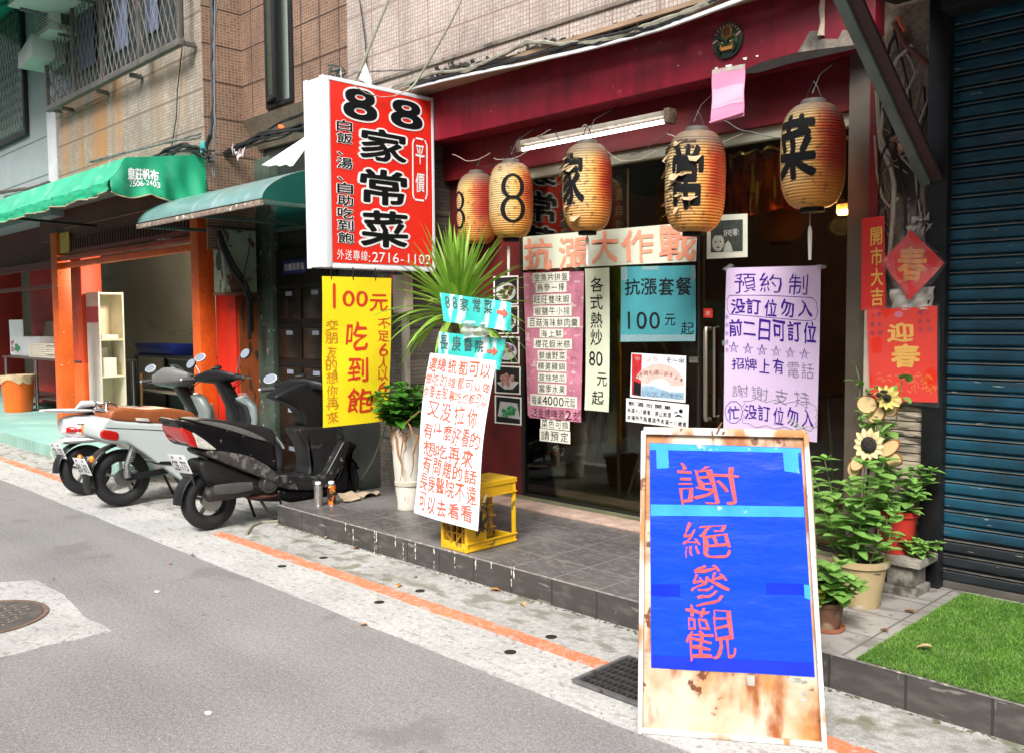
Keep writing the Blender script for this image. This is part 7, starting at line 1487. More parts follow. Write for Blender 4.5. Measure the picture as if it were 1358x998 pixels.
for k in range(16):
    x, y = r.uniform(1200, 1232), r.uniform(282, 308); q = P(x, y, Y=4.60); b.add([q, q+Vector((r.uniform(.01, .05), r.uniform(-.03, .0), r.uniform(-.02, .04))), q+Vector((r.uniform(-.02, .05), r.uniform(-.03, .0), r.uniform(-.05, .0)))], [[0, 1, 2]])
solo('crumpled_film', 'dusty crumpled film above the red diamond', 'rag', b, MATS['dusty_film'], smooth=0)
solo('orange_hook', 'bright orange hook of hose near the top of the pillar', 'hose', MB().tube([P(x, y, Y=4.6) for x, y in ((1192, 22), (1194, 32), (1200, 41))], .010, 7), M('orange_hose', (.6, .12, .05), .5))

# ------------------------------------------------------------------ domed canopy over the apartment entrance
XA, XB_, YF, YW = -8.282, -6.04, 3.40, 4.56
def arch(k): a = rad(4+86*k); return (YF+(1.02)*(1-math.cos(a)), 2.40+.34*math.sin(a))
n = 14; R = []
cn = thing('canopy', 'faded blue green domed plastic canopy over the apartment entrance', 'canopy', (-7.2, 4.0, 2.4))
cmat = M('canopy_sheet', (.15, .275, .27), .3, nz=[(2, .15)], stains=[(3, .54, .12, (.34, .42, .42), (2.5, 1, 1), .8), (4, .6, .1, (.12, .22, .22), (3, 1, 1), .6), (2.5, .6, .1, (.3, .2, .12), (1, 1, 1), .3)], coat=.2)
fn = lambda u, v, o=0: Vector((XA+(XB_-XA)*u, arch(1-v)[0], arch(1-v)[1]+o))
part('sheet', MB().sheet(fn, 20, n, .006), cmat, cn, smooth=60)
part('flat_top', MB().box(XA, arch(1)[0], 2.733, XB_, YW-.165, 2.739), cmat, cn, smooth=0)
gsd = M('canopy_green', (.008, .085, .065), .25, nz=(3, .15))
for x in (XA, XB_-.004):
    pl_ = [(x, arch(k/n)[0]+.006, arch(k/n)[1]-.008) for k in range(n+1)]+[(x, YW-.17, 2.73), (x, YW-.17, 2.41)]
    if x != XA: part('end_panel', MB().prism(pl_, (.004, 0, 0)), gsd, cn, smooth=0)
part('front_trim', MB().box(XA, YF-.012, 2.365, XB_, YF+.014, 2.405), M('rusty_trim', (.25, .19, .15), .7, .2, nz=[(20, .3)], stains=[(24, .6, .04, (.6, .58, .52))]), cn, bevel=.003)
part('frame', MB().box(XA, YF+.014, 2.375, XA+.03, YW-.01, 2.405).box(XB_-.03, YF+.014, 2.375, XB_, YW-.01, 2.405).box(XA, YW-.02, 2.37, XB_, YW+.02, 2.41).box(-7.2, YF+.014, 2.376, -7.17, YW-.02, 2.404), M('green_bar', (.05, .10, .08), .5, nz=(9, .2)), cn, bevel=.003)
part('inner_panel', MB().box(XA+.03, YW+.0, 2.42, XB_-.03, YW+.02, 2.72), gsd, cn, smooth=0)
pts = [P(347, 219, Y=3.9), P(406, 182, Y=3.9), P(404, 196, Y=3.95), P(384, 222, Y=3.9)]
t_ = solo('bent_sheet', 'bent white metal sheet resting on the canopy beside the red lightbox sign', 'metal sheet', MB().prism([P(347, 219, Y=3.85), P(372, 203, Y=3.95), P(407, 180, Y=4.1), P(407, 190, Y=4.08), P(384, 221, Y=3.85), P(379, 218, Y=3.85), P(371, 221, Y=3.85), P(366, 219, Y=3.85), P(357, 221, Y=3.85)], (0, .03, .008)), M('dented_white', (.66, .64, .62), .45, nz=(9, .12), stains=[(12, .64, .05, (.4, .28, .2))]), smooth=0)
# rusty meter box
xm = -8.0; ya, yb2 = P(297, 340, X=xm).y, P(340, 340, X=xm).y; z0, z1 = P(320, 388, X=xm).z, P(320, 306, X=xm).z; xl = P(283, 350, Y=ya).x
t_ = thing('meter_box', 'pale green rusty meter box under the domed canopy with black cables across it', 'meter box', ((xl+xm)/2, (ya+yb2)/2, z0))
mm = M('meter_green', (.27, .33, .24), .6, nz=[(6, .2)], stains=[(6, .54, .06, (.10, .045, .02), (2, 2, .7)), (14, .62, .03, (.06, .03, .02))])
part('cabinet', MB().box(xl, ya, z0, xm, yb2, z1), mm, t_, bevel=.006); part('cabinet_door', MB().box(xm+.001, ya+.03, z0+.03, xm+.012, yb2-.03, z1-.03), mm, t_, bevel=.003); part('rust_edge', MB().box(xl-.01, ya-.01, z0-.025, xm+.01, yb2, z0-.001), M('rust_brown', (.15, .06, .03), .9, nz=(20, .4)), t_, bevel=.004)
part('hole', MB().lathe((0, 0, 0), [(.05, 0), (.05, .004)], 18).map(lambda p: Vector(((xl+xm)/2+p.x, ya-.004+p.z, (z0+z1)/2+p.y*1.8))), blackmetal, t_, smooth=0)
part('latch', MB().box(xm+.0125, ya+.2, z0+.12, xm+.03, ya+.27, z0+.14), steel, t_, bevel=.003)
for k, pts in enumerate(([(291, 306), (297, 325), (309, 350), (324, 372), (333, 395), (334, 440)], [(289, 306), (295, 330), (307, 358), (322, 378), (330, 400), (331, 450)], [(326, 385), (324, 362), (330, 335), (332, 310)])):
    solo('cable', ('thick black cable crossing the meter box, upper of the pair', 'thick black cable crossing the meter box, lower of the pair', 'thin grey flex standing up the right side of the meter box')[k], 'cable', MB().tube([P(x, y, X=-7.94+.02*k) for x, y in pts], (.02, .02, .006)[k], 8), blackplastic if k < 2 else greyplast)

# green canvas awning
XG = -8.13; ga, gb, gc = P(266, 207, X=XG), P(146, 237, X=XG), P(166, 209, X=XG)
cv = M('green_canvas', (.006, .29, .14), .55, nz=[(2, .08), (9, .06, (1, 1, .3))], stains=[(3, .62, .12, (.10, .40, .26), None, .5)], bump=(3, .5))
cv2 = M('green_canvas_faded', (.04, .38, .22), .5, nz=[(2, .1), (7, .12, (.6, 1, 1))], stains=[(4, .56, .12, (.22, .52, .40), (.7, 1, 1), .7)], bump=(4, .5))
yF, yM, zM, zE = gb.y, gc.y, gc.z, gb.z; zT = ga.z+.02; zB = P(147, 251, X=XG).z
aw = thing('canvas_awning', 'bright green canvas awning with white lettering on its end flap over the red shopfront', 'awning', (-11, 3.6, 2.8))
def ztop(y): return zE+(zM-zE)*(y-yF)/(yM-yF) if y < yM else zM+(zT-zM)*(y-yM)/(4.0-yM)
def fold(x, y): return .022*math.sin(x*4.1+y*2)+.012*math.sin(x*11+y*5)
def end(u, v, o=0):
    y = yF+(4.0-yF)*u; zb = zB-.01-.045*abs(math.sin(u*7.2+.3)); zt = ztop(y)
    return Vector((XG+o+.028*v*math.sin(u*13+v*2)+.014*v*math.sin(u*31-v*3), y, zt*(1-v)+zb*v))
endq = lambda u, v, off=0: end(u, v, off)
part('end_flap', MB().sheet(end, 70, 14, .004), cv, aw, smooth=80)
top = lambda u, v, o=0: Vector((XG-14*u, 4.0+(yM-4.0)*v, zT+(zM-zT)*v+o-.02*abs(math.sin(u*40))*(1-v)*v))
part('top_sheet', MB().sheet(top, 60, 4, .004), cv2, aw, smooth=80)
def slope(u, v, o=0):
    s = noise.noise(Vector((u*46, v*1.5+u*30, 2)))
    return Vector((XG-14*u, yM+(yF-yM)*v-o-.04*s*v, zM+(zE-.02-zM)*v+.03*s*(v*(1-v))))
part('front_slope', MB().sheet(slope, 220, 6, .004), cv2, aw, smooth=80)
def vl(u, v, o=0):
    s = noise.noise(Vector((u*46, 1.5+u*30, 2))); s2 = noise.noise(Vector((u*120, v*2+u*60, 7)))
    return Vector((XG-14*u, yF-.04*s-.02*v-.035*s2*(.25+v)-o, zE-.02-(zE-zB)*v-.02*abs(math.sin(u*62))*v))
part('valance', MB().sheet(vl, 320, 6, .004), cv, aw, smooth=80)
part('hem', MB().tube([vl(k/320, 1, 0)+Vector((0, 0, -.004)) for k in range(321)], .006, 5), M('hem_tan', (.4, .33, .2), .8), aw)
part('end_hem', MB().tube([end(k/70, 1, 0)+Vector((0.002, 0, -.003)) for k in range(71)], .006, 5), MATS['hem_tan'], aw)
b = MB(); write(b, endq, '皇莊帆布', ((168.5, 222), (210, 227), (210, 242), (169.5, 238)), bold=.03, hand=.5, fill=.95, off=.006)
write(b, endq, '2506-2403', ((171, 238.5), (212.5, 242.5), (212.5, 251), (171.5, 248)), bold=.01, off=.006, widths=[1]*4+[.7]+[1]*4); part('lettering', b, white_ink, aw, smooth=0)
part('awning_frame', MB().bar((XG-.06, yF+.05, zB+.02), (XG-.06, 4.15, zB+.01), .03, .03).bar((XG-.06, yF+.06, zE), (-12.9, yF+.06, zE), .03, .03).bar((-11.3, yF+.06, zB+.03), (-11.3, 4.15, zB), .03, .03), blackmetal, aw, bevel=.003)

# air conditioners, far-left green roofing
def ac(x0, x1, y0, y1, z0, z1, lab):
    t_ = thing('air_conditioner', lab, 'air conditioner', ((x0+x1)/2, (y0+y1)/2, z0), 'air conditioners on the grey wall')
    part('casing', MB().box(x0, y0, z0, x1, y1, z1), M('ac_casing', (.55, .58, .54), .5, nz=(3, .1), stains=[(6, .64, .06, (.35, .3, .24))]), t_, bevel=.012)
    b = MB()
    for k in range(12): z = z0+.05+(z1-z0-.1)*k/11; b.box(x0+.05, y0-.008, z-.006, x1-.08, y0-.0005, z+.006)
    part('grille', b, greymetal, t_, smooth=0); part('side_vent', MB().box(x1+.0005, y0+.12, z0+.06, x1+.006, y1-.08, z1-.05), M('vent_dark', (.03, .05, .045), .6), t_, bevel=.004)
    part('base_tray', MB().box(x0-.01, y0-.01, z0-.03, x1+.01, y1, z0-.0005), M('tray_white', (.6, .6, .58), .5), t_, bevel=.006)
    part('bracket', MB().bar((x0+.06, y0+.1, z0-.045), (x0+.06, 3.985, z0-.045), .03, .03).bar((x1-.06, y0+.1, z0-.045), (x1-.06, 3.985, z0-.045), .03, .03), greymetal, t_, bevel=.002)
a1 = P(14, 72, Y=3.5); ac(a1.x+.35, a1.x+.86, 3.68, 3.98, a1.z+.16, a1.z+.66, 'lower grey window air conditioner left of the barred bay window')
a2 = P(8, 18, Y=3.3); ac(a2.x+.1, a2.x+1.0, 3.3, 3.98, a2.z+.08, a2.z+.68, 'upper air conditioner cut by the top edge of the photo')
d0, d1 = P(24, 91, Y=3.6), P(43, 88, Y=3.6)
t_ = solo('duct_box', 'white boxed ledge under the lower air conditioner', 'ledge', MB().hexa([(d0.x, 3.6, d0.z), (d1.x, 3.6, d0.z+.04), (d1.x, 3.98, d0.z+.04), (d0.x, 3.98, d0.z), (d0.x, 3.6, d0.z+.16), (d1.x, 3.6, d0.z+.3), (d1.x, 3.98, d0.z+.3), (d0.x, 3.98, d0.z+.16)]), M('ledge_white', (.5, .52, .5), .6, nz=(4, .1)), bevel=.006)
b = MB(); vs = []; fs = []; N = 80
g1, g2 = P(0, 96, Y=3.2), P(28, 0, Y=3.2)
for i in range(N+1):
    x = g1.x+1.75-i*.06; zc = .02*math.cos(i*2.1)
    vs += [(x, 3.98, 5.75+zc), (x, 2.9, 5.1+zc), (x, 3.98, 5.745+zc), (x, 2.9, 5.095+zc)]
for i in range(N): a = 4*i; fs += [[a, a+1, a+5, a+4], [a+2, a+6, a+7, a+3], [a+1, a+3, a+7, a+5]]
t_ = thing('corrugated_roof', 'bright green corrugated plastic roof at the top left corner', 'roof', (g1.x-1, 3.4, 5.1))
part('sheet', MB().add(vs, fs), M('green_plastic_roof', (.02, .42, .32), .35, nz=(3, .1)), t_, smooth=60)
part('bracket', MB().bar((g1.x+1.6, 2.95, 5.05), (g1.x+1.6, 3.98, 5.7), .04, .04).bar((g1.x+1.6, 2.95, 5.05), (g1.x+1.6, 3.98, 5.05), .04, .04).bar((g1.x-.8, 2.95, 5.05), (g1.x-.8, 3.98, 5.7), .04, .04).bar((g1.x+1.7, 2.95, 5.06), (g1.x-3, 2.95, 5.06), .04, .04), M('green_steel', (.02, .22, .17), .5), t_, bevel=.003)

# ------------------------------------------------------------------ the shop on the left
def P4(x, y, Y): return P(x, y, Y=Y)
bk_ = P(25, 545, Z=S)
t_ = thing('bucket', 'orange plastic bin with a clear liner on the green floor', 'bin', tuple(bk_))
part('body', MB().lathe(bk_, [(.19, 0), (.2, .02), (.235, .52), (.245, .54), (.225, .54), (.215, .46)], 28), M('orange_plastic', (.85, .14, .008), .4, nz=(4, .08)), t_)
ln_ = MB(); R = []
for k, (rr, z) in enumerate(((.215, .52), (.25, .57), (.256, .53), (.258, .50))):
    R.append([bk_+Vector(((rr+.01*math.sin(i*2.3+k))*math.cos(2*math.pi*i/30), (rr+.01*math.sin(i*2.3+k))*math.sin(2*math.pi*i/30), z-(.04*math.sin(i*.9)+.03 if k == 3 else 0))) for i in range(30)])
part('liner', ln_.rings(R, False), M('bin_liner', (.55, .45, .28), .3, alpha=.75, nz=(6, .2)), t_)
tb = P(50, 543, Z=S); tz = P(50, 474, Y=tb.y).z
t_ = thing('prep_table', 'steel prep table holding the carton and paper stacks', 'table', tuple(tb))
tx0, tx1, ty0, ty1 = tb.x-1.6, tb.x+2.1, tb.y-.05, tb.y+.75
part('tabletop', MB().box(tx0, ty0, tz-.03, tx1, ty1, tz), M('table_steel', (.14, .13, .12), .35, .7, nz=(4, .2)), t_, bevel=.005)
for x in (tx0+.05, tb.x, tx1-.05):
    for y in (ty0+.05, ty1-.05): part('leg', MB().cyl((x, y, S), (x, y, tz-.03), .028), steel, t_)
part('shelf', MB().box(tx0+.1, ty0+.08, S+.18, tx1-.1, ty1-.08, S+.2), M('table_steel', (.14, .13, .12), .35, .7), t_, smooth=0)
c0 = P(14, 471, Y=ty0+.2); c0.z = tz+.001
t_ = thing('carton', 'white opened carton with green and red print on the prep table', 'carton', tuple(c0+Vector((.4, 0, 0))))
cw = P(55, 470, Y=ty0+.2).x-c0.x; ch_ = P(20, 446, Y=ty0+.2).z-tz
part('body', MB().box(c0.x, c0.y, tz+.001, c0.x+cw*.95, c0.y+.35, tz+ch_), M('carton_white', (.8, .8, .82), .7, nz=(4, .06)), t_, bevel=.004); part('flap', MB().prism([(c0.x, c0.y, tz+ch_), (c0.x+cw*.45, c0.y, tz+ch_), (c0.x+cw*.55, c0.y-.05, tz+ch_+.28), (c0.x+cw*.1, c0.y-.05, tz+ch_+.28)], (0, .008, 0)), MATS['carton_white'], t_, smooth=0)
part('flap', MB().prism([(c0.x+cw*.95, c0.y+.3, tz+ch_), (c0.x+cw*.45, c0.y+.3, tz+ch_), (c0.x+cw*.5, c0.y+.34, tz+ch_+.25), (c0.x+cw, c0.y+.34, tz+ch_+.25)], (0, .008, 0)), M('carton_brown', (.35, .26, .18), .8), t_, smooth=0)
cf = plane_quad((c0.x, c0.y-.001, tz+ch_), (c0.x+cw*.95, c0.y-.001, tz+ch_), (c0.x+cw*.95, c0.y-.001, tz), (c0.x, c0.y-.001, tz)); b = MB()
for u, v, a_ in ((.24, .5, .09), (.30, .62, .1), (.2, .68, .07), (.27, .75, .06)): patch(b, cf, ell(u, v, a_*.7, a_*1.3, 9), .003+u*.002, uv=True)
part('green_print', b, M('print_green', (.04, .32, .12), .6), t_, smooth=0); b = MB(); patch(b, cf, [(.03, .3), (.14, .2), (.16, .3), (.06, .55)], .003, uv=True); patch(b, cf, [(.03, .6), (.12, .55), (.14, .8), (.05, .85)], .003, uv=True); part('pink_print', b, M('print_pink', (.55, .16, .2), .6), t_, smooth=0)
for (xa, xb2, yt2, lab) in ((36, 60, 455, 'taller stack of pale paper boxes on the prep table'), (59, 76, 456, 'stack of pale paper boxes behind the orange post')):
    q = P(xa, 472, Y=ty0+.02); q2 = P(xb2, 472, Y=ty0+.02); b = MB(); r = random.Random(xa); z = tz+.001; zt = P(xa, yt2, Y=ty0+.02).z
    while z < zt: b.box(q.x+r.uniform(-.02, .02), ty0+.02+r.uniform(0, .03), z, q2.x+r.uniform(-.02, .02), ty0+.32, z+.028); z += .033
    solo('paper_boxes', lab, 'paper boxes', b, M('pale_card', (.75, .68, .56), .8, nz=(9, .1)), 'paper box stacks on the prep table', bevel=.004)
# slim bookcase
bx_, by_, dX, dY, bz = -13.2, 4.66, .46, .34, 1.86
bz = P(131, 387, X=bx_+dX).z
t_ = thing('bookcase', 'tall slim cream bookcase open to the right beside the orange pilaster', 'bookcase', (bx_+dX/2, by_+dY/2, S))
cmw = M('cream_laminate', (.78, .72, .56), .5, nz=(4, .08))
part('side_panel', MB().box(bx_, by_, S, bx_+dX, by_+.02, bz), M('grey_white_laminate', (.74, .68, .6), .5, nz=(4, .1)), t_, bevel=.002); part('side_panel', MB().box(bx_, by_+dY-.02, S, bx_+dX, by_+dY, bz), cmw, t_, bevel=.002); part('back_panel', MB().box(bx_, by_+.0205, S, bx_+.02, by_+dY-.0205, bz), cmw, t_)
for z in (S+.05, S+.62, S+1.13, bz-.02): part('shelf', MB().box(bx_+.0205, by_+.0205, z-.012, bx_+dX-.005, by_+dY-.0205, z+.012), cmw, t_, bevel=.002)
b = MB().box(bx_+.02, by_-.004, bz-.42, bx_+dX-.02, by_-.0005, bz-.20); part('red_label', b, M('label_red', (.5, .04, .03), .5), t_, smooth=0)
q = MB(); q.box(bx_+.15, by_+.05, S+.6325, bx_+dX-.03, by_+.23, S+.88); solo('folder', 'white card folder on the middle bookcase shelf, nearer one', 'folder', q, M('white_card', (.8, .78, .72), .7), 'folders on the bookcase', bevel=.004)
solo('folder', 'tall white card folder on the middle bookcase shelf, taller one behind', 'folder', MB().box(bx_+.05, by_+.04, S+.6325, bx_+.14, by_+.22, S+1.02), MATS['white_card'], 'folders on the bookcase', bevel=.004)
solo('lunch_box', 'flat white box on the upper bookcase shelf', 'box', MB().box(bx_+.1, by_+.05, S+1.1425, bx_+dX-.04, by_+.27, S+1.20), MATS['white_card'], bevel=.006)
# rack with a blue tub
rx0, rx1, ry0 = P(178, 480, Y=5.6).x, P(262, 480, Y=5.6).x, 5.6; rz = P(200, 471, Y=5.6).z
t_ = thing('rack', 'dark metal rack in the back of the red shopfront', 'rack', ((rx0+rx1)/2, 5.8, S))
part('top_shelf', MB().box(rx0, ry0, rz-.03, rx1, ry0+.5, rz), blackmetal, t_, bevel=.003); part('lower_shelf', MB().box(rx0, ry0, rz-.55, rx1, ry0+.5, rz-.53), M('grey_shelf', (.25, .24, .2), .6), t_, bevel=.003)
for x in (rx0+.02, rx1-.02):
    for y in (ry0+.02, ry0+.48): part('leg', MB().box(x-.02, y-.02, S, x+.02, y+.02, rz-.031), blackmetal, t_)
part('back_panel', MB().box(rx0, ry0+.51, S, rx1, ry0+.53, rz-.1), M('grey_green_panel', (.22, .25, .22), .6, nz=(3, .1)), t_, smooth=0)
q0_ = P(180, 470, Y=5.62); solo('tub', 'dark blue tub full of odds and ends on the dark rack', 'tub', MB().hexa([(rx0+.05, 5.65, rz+.001), (rx1-.9, 5.65, rz+.001), (rx1-.9, 6.0, rz+.001), (rx0+.05, 6.0, rz+.001), (rx0, 5.61, rz+.17), (rx1-.84, 5.61, rz+.17), (rx1-.84, 6.04, rz+.17), (rx0, 6.04, rz+.17)]), M('tub_blue', (.008, .02, .16), .4), bevel=.008)
for k, (x, lab) in enumerate(((181, 'dark broom handle leaning on the rack'), (187, 'brown broom handle leaning on the rack'))):
    solo('broom', lab, 'broom', MB().cyl(P(x+1, 545, Y=5.5), P(x, 477 if k == 0 else 495, Y=5.56), .022), blackmetal if k == 0 else M('broom_wood', (.3, .16, .06), .6))
def bulb_light(nm, p, e_, col, par, rr=.06):
    d_ = bpy.data.lights.new(nm, 'POINT'); d_.energy = e_; d_.color = col; d_.shadow_soft_size = rr; o = bpy.data.objects.new(nm, d_); COL.objects.link(o); o.parent = par; o.location = Vector(p)-wloc(par)
l_ = P(257, 335, Y=5.2); lb_ = solo('bulb', 'small bright bulb in the back of the red shopfront', 'lamp', MB().ball(l_, .04, .04, .03), M('bulb_glow', (.9, .85, .7), .4, emit=((1, .9, .75), 6)))
bulb_light('bulb_glow', l_+Vector((-.6, -.1, .02)), 85, (1, .86, .66), lb_, .12)

# ------------------------------------------------------------------ inside the restaurant
def table(x, y, lab):
    t_ = thing('dining_table', lab, 'table', (x, y, S+.01), 'tables inside the restaurant'); part('tabletop', MB().box(x-.4, y-.35, .88, x+.4, y+.35, .91), wood_dark, t_, bevel=.005)
    for sx in (-1, 1):
        for sy in (-1, 1): part('leg', MB().tube([(x+sx*.32, y+sy*.27, .88), (x+sx*.36, y+sy*.31, S+.01)], .016, 8), M('leg_metal', (.3, .29, .26), .35, .8), t_)
def stool(x, y, lab):
    t_ = thing('stool', lab, 'stool', (x, y, S+.01), 'stools inside the restaurant'); part('seat', MB().lathe((x, y, .60), [(.15, 0), (.16, .01), (.16, .03), (.14, .04)], 20), M('stool_seat', (.09, .02, .015), .5), t_)
    for sx in (-1, 1):
        for sy in (-1, 1): part('leg', MB().tube([(x+sx*.08, y+sy*.08, .60), (x+sx*.17, y+sy*.17, S+.01)], .014, 8), M('leg_metal', (.3, .29, .26), .35, .8), t_)
table(-4.6, 5.65, 'dark table behind the pink menu poster inside the glass'); table(-3.6, 6.5, 'dark table deeper inside the restaurant'); stool(-3.95, 5.45, 'stool nearest the glass, left of the blue board'); stool(-3.2, 5.75, 'stool behind the glass door')
b = MB(); cf = lambda u, v, o=0: Vector((-3.05+1.0*u, 4.93+.02*math.sin(u*40)+o, 2.52-.36*v-.03*abs(math.sin(u*9))*v))
t_ = thing('tinsel_curtain', 'glittering red and gold fringed valance inside the top of the door glass', 'curtain', (-2.6, 4.95, 2.2))
part('fringe', MB().sheet(cf, 90, 6, .002), M('tinsel', (.26, .03, .010), .25, .2, nz=[(25, .8, (1, 1, .15)), (7, .6)], stains=[(18, .58, .05, (.62, .30, .05), (2, 2, .3)), (5, .55, .1, (.03, .012, .008), (1, 1, .4))]), t_, smooth=40); part('gold_trim', MB().tube([cf(k/60, .03+.03*math.sin(k), -.01) for k in range(61)], .012, 6), M('gold_trim', (.45, .33, .12), .35, .6, nz=(40, .5)), t_)
t_ = thing('wall_lamp', 'glowing amber strip lamp inside by the right jamb', 'lamp', tuple(P(1127, 281, Y=5.1)))
q = P(1112, 282, Y=5.1); q2 = P(1141, 280, Y=5.1); part('glow_tube', MB().cyl(q, q2, .016), M('amber_tube', (.9, .5, .2), .4, emit=((1, .5, .14), 40)), t_); bulb_light('amber_glow', q.lerp(q2, .5)+Vector((-.05, -.03, -.08)), 22, (1, .55, .2), t_)
part('holder', MB().box(q.x-.02, 5.11, q.z-.0, q2.x+.02, 5.16, q.z+.05), M('holder_tan', (.4, .28, .15), .5), t_, bevel=.004)
t_ = thing('painted_sign_reflection', 'narrow red strip behind the middle lantern, painted as a reflection of the red lightbox sign', 'reflection', tuple(P(823, 300, Y=5.3)))  # lettered strip added inside to imitate the sign's reflection in the glass
sf = plane_quad(*[P(x, y, Y=5.05) for x, y in ((812, 226), (831, 224), (831, 310), (812, 312))]); part('strip', MB().sheet(sf, 1, 1, .002), M('reflection_red', (.16, .02, .016), .5), t_, smooth=0); part('lettering', write(MB(), sf, '飯湯自助', [(.15, .04), (.85, .04), (.85, .98), (.15, .98)], uv=True, vert=True, bold=.02, fill=.7), M('reflection_ink', (.4, .3, .2), .5), t_, smooth=0); part('edge', MB().box(sf(1, 0).x+.002, 5.045, sf(1, 1).z, sf(1, 0).x+.014, 5.055, sf(1, 0).z), M('reflection_edge', (.4, .36, .32), .5), t_, smooth=0)
t_ = thing('yellow_panel', 'dim mustard panel standing inside behind the cream price strip', 'panel', tuple(P(820, 500, Y=5.2)))
part('panel', MB().box(P(806, 400, Y=5.1).x, 5.1, .6, P(822, 400, Y=5.1).x, 5.12, 1.9), M('mustard', (.30, .20, .03), .6, nz=(6, .4)), t_, smooth=0)
# dark shelf left of the glass, behind the yucca
solo('paper_diamond', 'pink red paper diamond on the tiled column behind the yellow banner', 'paper', MB().prism([P(x, y, Y=4.43) for x, y in ((520, 362), (533, 372), (524, 392), (508, 380))], (0, .004, 0)), M('diamond_pink', (.5, .06, .08), .5), smooth=0)
solo('white_box', 'small pale electrical box on the column beside the yucca', 'box', MB().box(P(521, 400, Y=4.36).x, 4.36, P(525, 415, Y=4.36).z, P(538, 400, Y=4.36).x, 4.435, P(525, 365, Y=4.36).z), M('box_cream', (.55, .46, .36), .5), bevel=.004)

# ------------------------------------------------------------------ overhead cables
def bundle(lab, pts, n, r0, Y, mat, seed, spread=.05, nm='cable_bundle'):
    b = MB(); r = random.Random(seed); base = [P(x, y, Y=Y) for x, y in pts]
    for k in range(n):
        o = [p+Vector((r.uniform(-1, 1)*spread, r.uniform(-.6, .3)*spread, r.uniform(-1, 1)*spread)) for p in base]; q = []
        for i in range(len(o)-1):
            for s in range(4): q.append(o[i].lerp(o[i+1], s/4)+noise.noise_vector(o[i]*3+Vector((k, s, 0)))*.012)
        q.append(o[-1]); b.tube(q, r0*r.uniform(.6, 1.2), 6)
    return solo(nm, lab, 'cables', b, mat)
cabk = M('cable_black', (.02, .02, .022), .55, nz=(20, .3)); cagr = M('cable_grey', (.13, .13, .14), .5)
bundle('black cable bundle running down the brown corner of the building', [(283, 0), (283, 40), (282, 90), (284, 140), (280, 180), (272, 205)], 4, .013, 3.97, cabk, 1, .025)
bundle('grey conduit beside the black cables on the brown corner', [(287, 0), (285, 60), (284, 110), (286, 160), (284, 200), (283, 235)], 2, .008, 3.95, cagr, 2, .012)
bundle('tangle of black cables sagging from the corner to the red lightbox sign', [(268, 205), (290, 208), (315, 195), (345, 183), (375, 178), (405, 170)], 7, .012, 4.2, cabk, 3, .05)
bundle('thin black wire from the corner up along the brown wall', [(300, 203), (335, 185), (370, 165), (405, 150)], 2, .011, 4.25, cabk, 4, .02)
bundle('tangled dark cables at the end of the green canvas awning', [(196, 216), (222, 205), (245, 196), (268, 200), (280, 208)], 8, .011, 3.9, cabk, 5, .05)
bundle('old pale pipe along the wall above the green canvas awning', [(120, 216), (165, 204), (215, 190), (266, 180)], 2, .011, 3.9, M('pale_pipe', (.16, .155, .145), .7, nz=(20, .5)), 6, .02)
bundle('dark pipes along the grey wall above the green canvas awning', [(0, 256), (20, 252), (45, 247), (66, 240)], 2, .025, 3.93, M('brown_pipe', (.09, .06, .05), .6), 7, .03)
bundle('thin cable running down the barred window wall', [(243, 40), (240, 80), (236, 120), (233, 160), (228, 195)], 1, .008, 3.97, cabk, 8, .0)
solo('wire_wrap', 'bright orange rag tied round the cables under the casement window', 'rag', MB().ball(P(373, 170, Y=4.2), .03, .026, .032, 9, 7).map(lambda p: p+noise.noise_vector(p*22)*.03), M('rag_orange', (.7, .14, .02), .6))
b = MB(); r = random.Random(51)
for k in range(12):
    q = P(r.uniform(306, 320), r.uniform(190, 205), Y=4.17); b.add([q, q+Vector((r.uniform(.03, .1), r.uniform(-.04, .0), r.uniform(-.02, .05))), q+Vector((r.uniform(.0, .08), r.uniform(-.04, .0), r.uniform(-.1, -.02)))], [[0, 1, 2]])
solo('plastic_rag', 'torn red and white plastic rag on the cables by the brown corner', 'rag', b, M('rag_white', (.62, .55, .55), .5, nz=(6, .2), stains=[(9, .55, .03, (.5, .05, .04))]), smooth=0)
solo('teal_rag', 'teal scrap of plastic in the cables at the brown corner', 'rag', MB().ball(P(268, 196, Y=3.88), .035, .03, .045, 9, 7).map(lambda p: p+noise.noise_vector(p*18)*.04), M('rag_teal', (.04, .35, .32), .6))
bundle('grey cables along the pale mosaic wall above the flashing', [(520, 118), (575, 98), (620, 93), (668, 72), (700, 56), (745, 58), (790, 56), (840, 42), (890, 24), (930, 8), (960, -8)], 3, .011, 4.34, M('cable_olive', (.25, .24, .19), .6, nz=(20, .2)), 9, .012)
bundle('black cables lying on the flashing of the maroon beam', [(545, 112), (610, 98), (680, 82), (760, 64), (830, 46), (880, 32), (925, 12), (960, -6)], 4, .009, 4.345, cabk, 10, .022)
moss = MB(); r = random.Random(61)
for k in range(240):
    x = r.uniform(570, 905); yb_ = 112-(x-560)*.235+3.0*math.sin(x*.05)-r.uniform(2, 9)*(1 if r.random() < .8 else 1.8); q = P(x, yb_-4, Y=4.392); moss.ball(q, r.uniform(.008, .035), .006, r.uniform(.004, .016), 6, 4)
part('wall_mould', moss, M('mould_black', (.03, .032, .03), .95), shop, smooth=0)
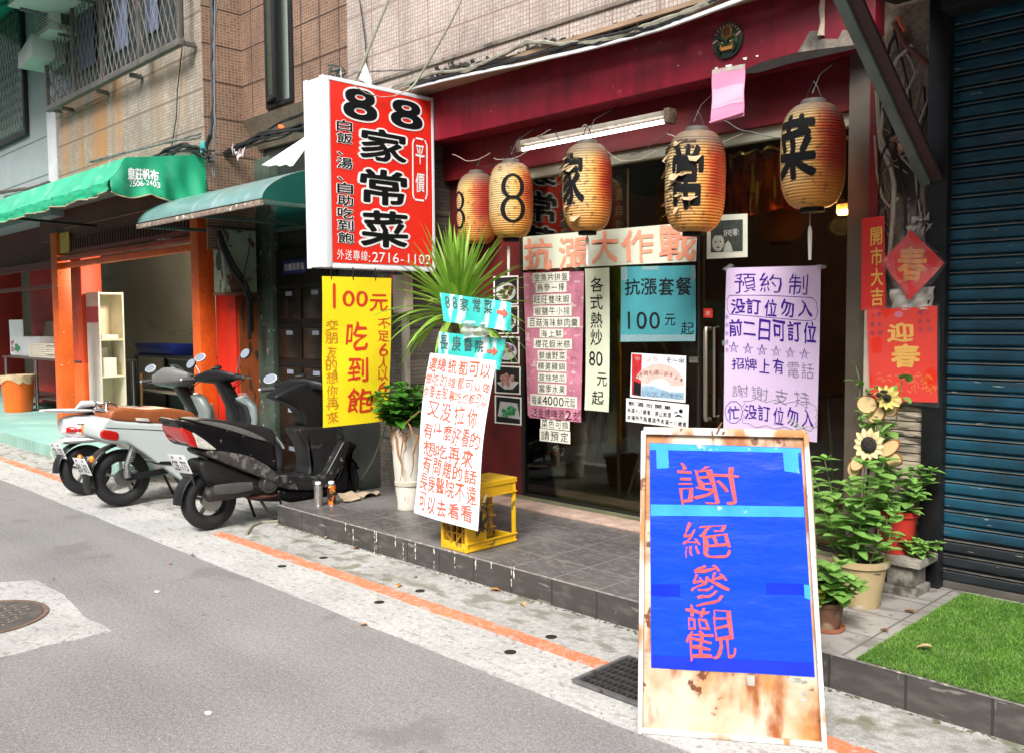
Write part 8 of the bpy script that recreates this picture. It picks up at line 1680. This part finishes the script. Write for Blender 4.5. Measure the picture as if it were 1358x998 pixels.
for k, (pts, Y0, Y1, rr, lab) in enumerate((([(455, 150), (515, 0), (535, -50)], 3.85, 4.35, .011, 'pale steel strut rising from the red lightbox sign to the wall'), ([(430, 150), (484, 60)], 0, 0, 0, ''), ([(477, 0), (484, 50), (487, 100), (490, 112)], 4.37, 4.37, .006, 'thin cable straight down the pale mosaic wall'), ([(612, 0), (598, 30), (565, 88), (550, 112), (540, 122)], 4.3, 4.1, .008, 'thin cable slanting from the pale wall to the red lightbox sign'))):
    if not rr: continue
    n_ = len(pts); solo('cable', lab, 'cable', MB().tube([P(x, y, Y=Y0+(Y1-Y0)*i/(n_-1)) for i, (x, y) in enumerate(pts)], rr, 7), M('olive_strut', (.22, .22, .15), .5) if k != 2 else cabk)
solo('stay_wire', 'thin pale wire looping across the top of the red lightbox sign', 'wire', MB().tube([P(x, y, X=XS+.03) for x, y in ((468, 112), (485, 124), (505, 129), (522, 128), (540, 120), (556, 110))], .004, 6), M('pale_hose', (.36, .30, .24), .6))
b = MB(); q = P(476, 105, X=XS-.1); b.prism([q, q+Vector((0, .09, -.03)), q+Vector((0, .10, .0)), q+Vector((0, .05, .12))], (.02, 0, 0)); solo('white_scrap', 'triangular white scrap behind the top of the red lightbox sign', 'scrap', b, white_paper, smooth=0)
# stray cable on the ground by the black scooter
solo('cable', 'dirty pale cable lying on the pavement behind the black scooter', 'cable', MB().tube([P(x, y, Z=.016) for x, y in ((327, 708), (334, 697), (346, 692), (360, 691), (371, 690))], .010, 7), M('dirty_cable', (.25, .23, .16), .7))
solo('cable', 'thin dark cable from the yellow banner down to the platform', 'cable', MB().tube([P(x, y, Y=4.3) for x, y in ((512, 560), (505, 585), (495, 610), (482, 632), (476, 642))], .008, 7), M('olive_cable', (.12, .13, .09), .6))

# ------------------------------------------------------------------ across the street (unseen, added to darken reflections in the shop glass)
op = thing('unseen_opposite_building', 'unseen grey building with dark windows across the street, added to darken the glass reflections', 'building', (-4, -6.5, 0))
wl = MB(); ox = MB(); ow = MB()
wl.box(-26, -7.2, 0, 14, -6.5, 6.6)
part('wall', wl, M('opposite_wall', (.16, .16, .145), .85, nz=(.6, .3)), op, smooth=0)
for k in range(9):
    x = -24+k*4.1
    w_ = part('window', MB().box(x, -6.49, 3.7, x+2.4, -6.44, 5.4), blackmetal, op, smooth=0); part('window_pane', MB().box(x+.1, -6.435, 3.8, x+2.3, -6.43, 5.3), glassy, w_, smooth=0)
    part('shopfront', MB().box(x-.3, -6.49, .1, x+2.9, -6.43, 2.7), M('opposite_shutter', (.08, .10, .09), .6, nz=(2, .3)), op, smooth=0)

b = MB(); r = random.Random(77)
for k in range(420):
    x = r.uniform(XL, .8); y = YK-.006-abs(r.gauss(0, .02)); c = Vector((x, y, .009)); s_ = r.uniform(.002, .008); b.ball(c, s_*1.6, s_, s_*.6, 6, 4)
structure('kerb_grit', b, M('grit', (.10, .095, .06), .95, nz=(60, .5)))
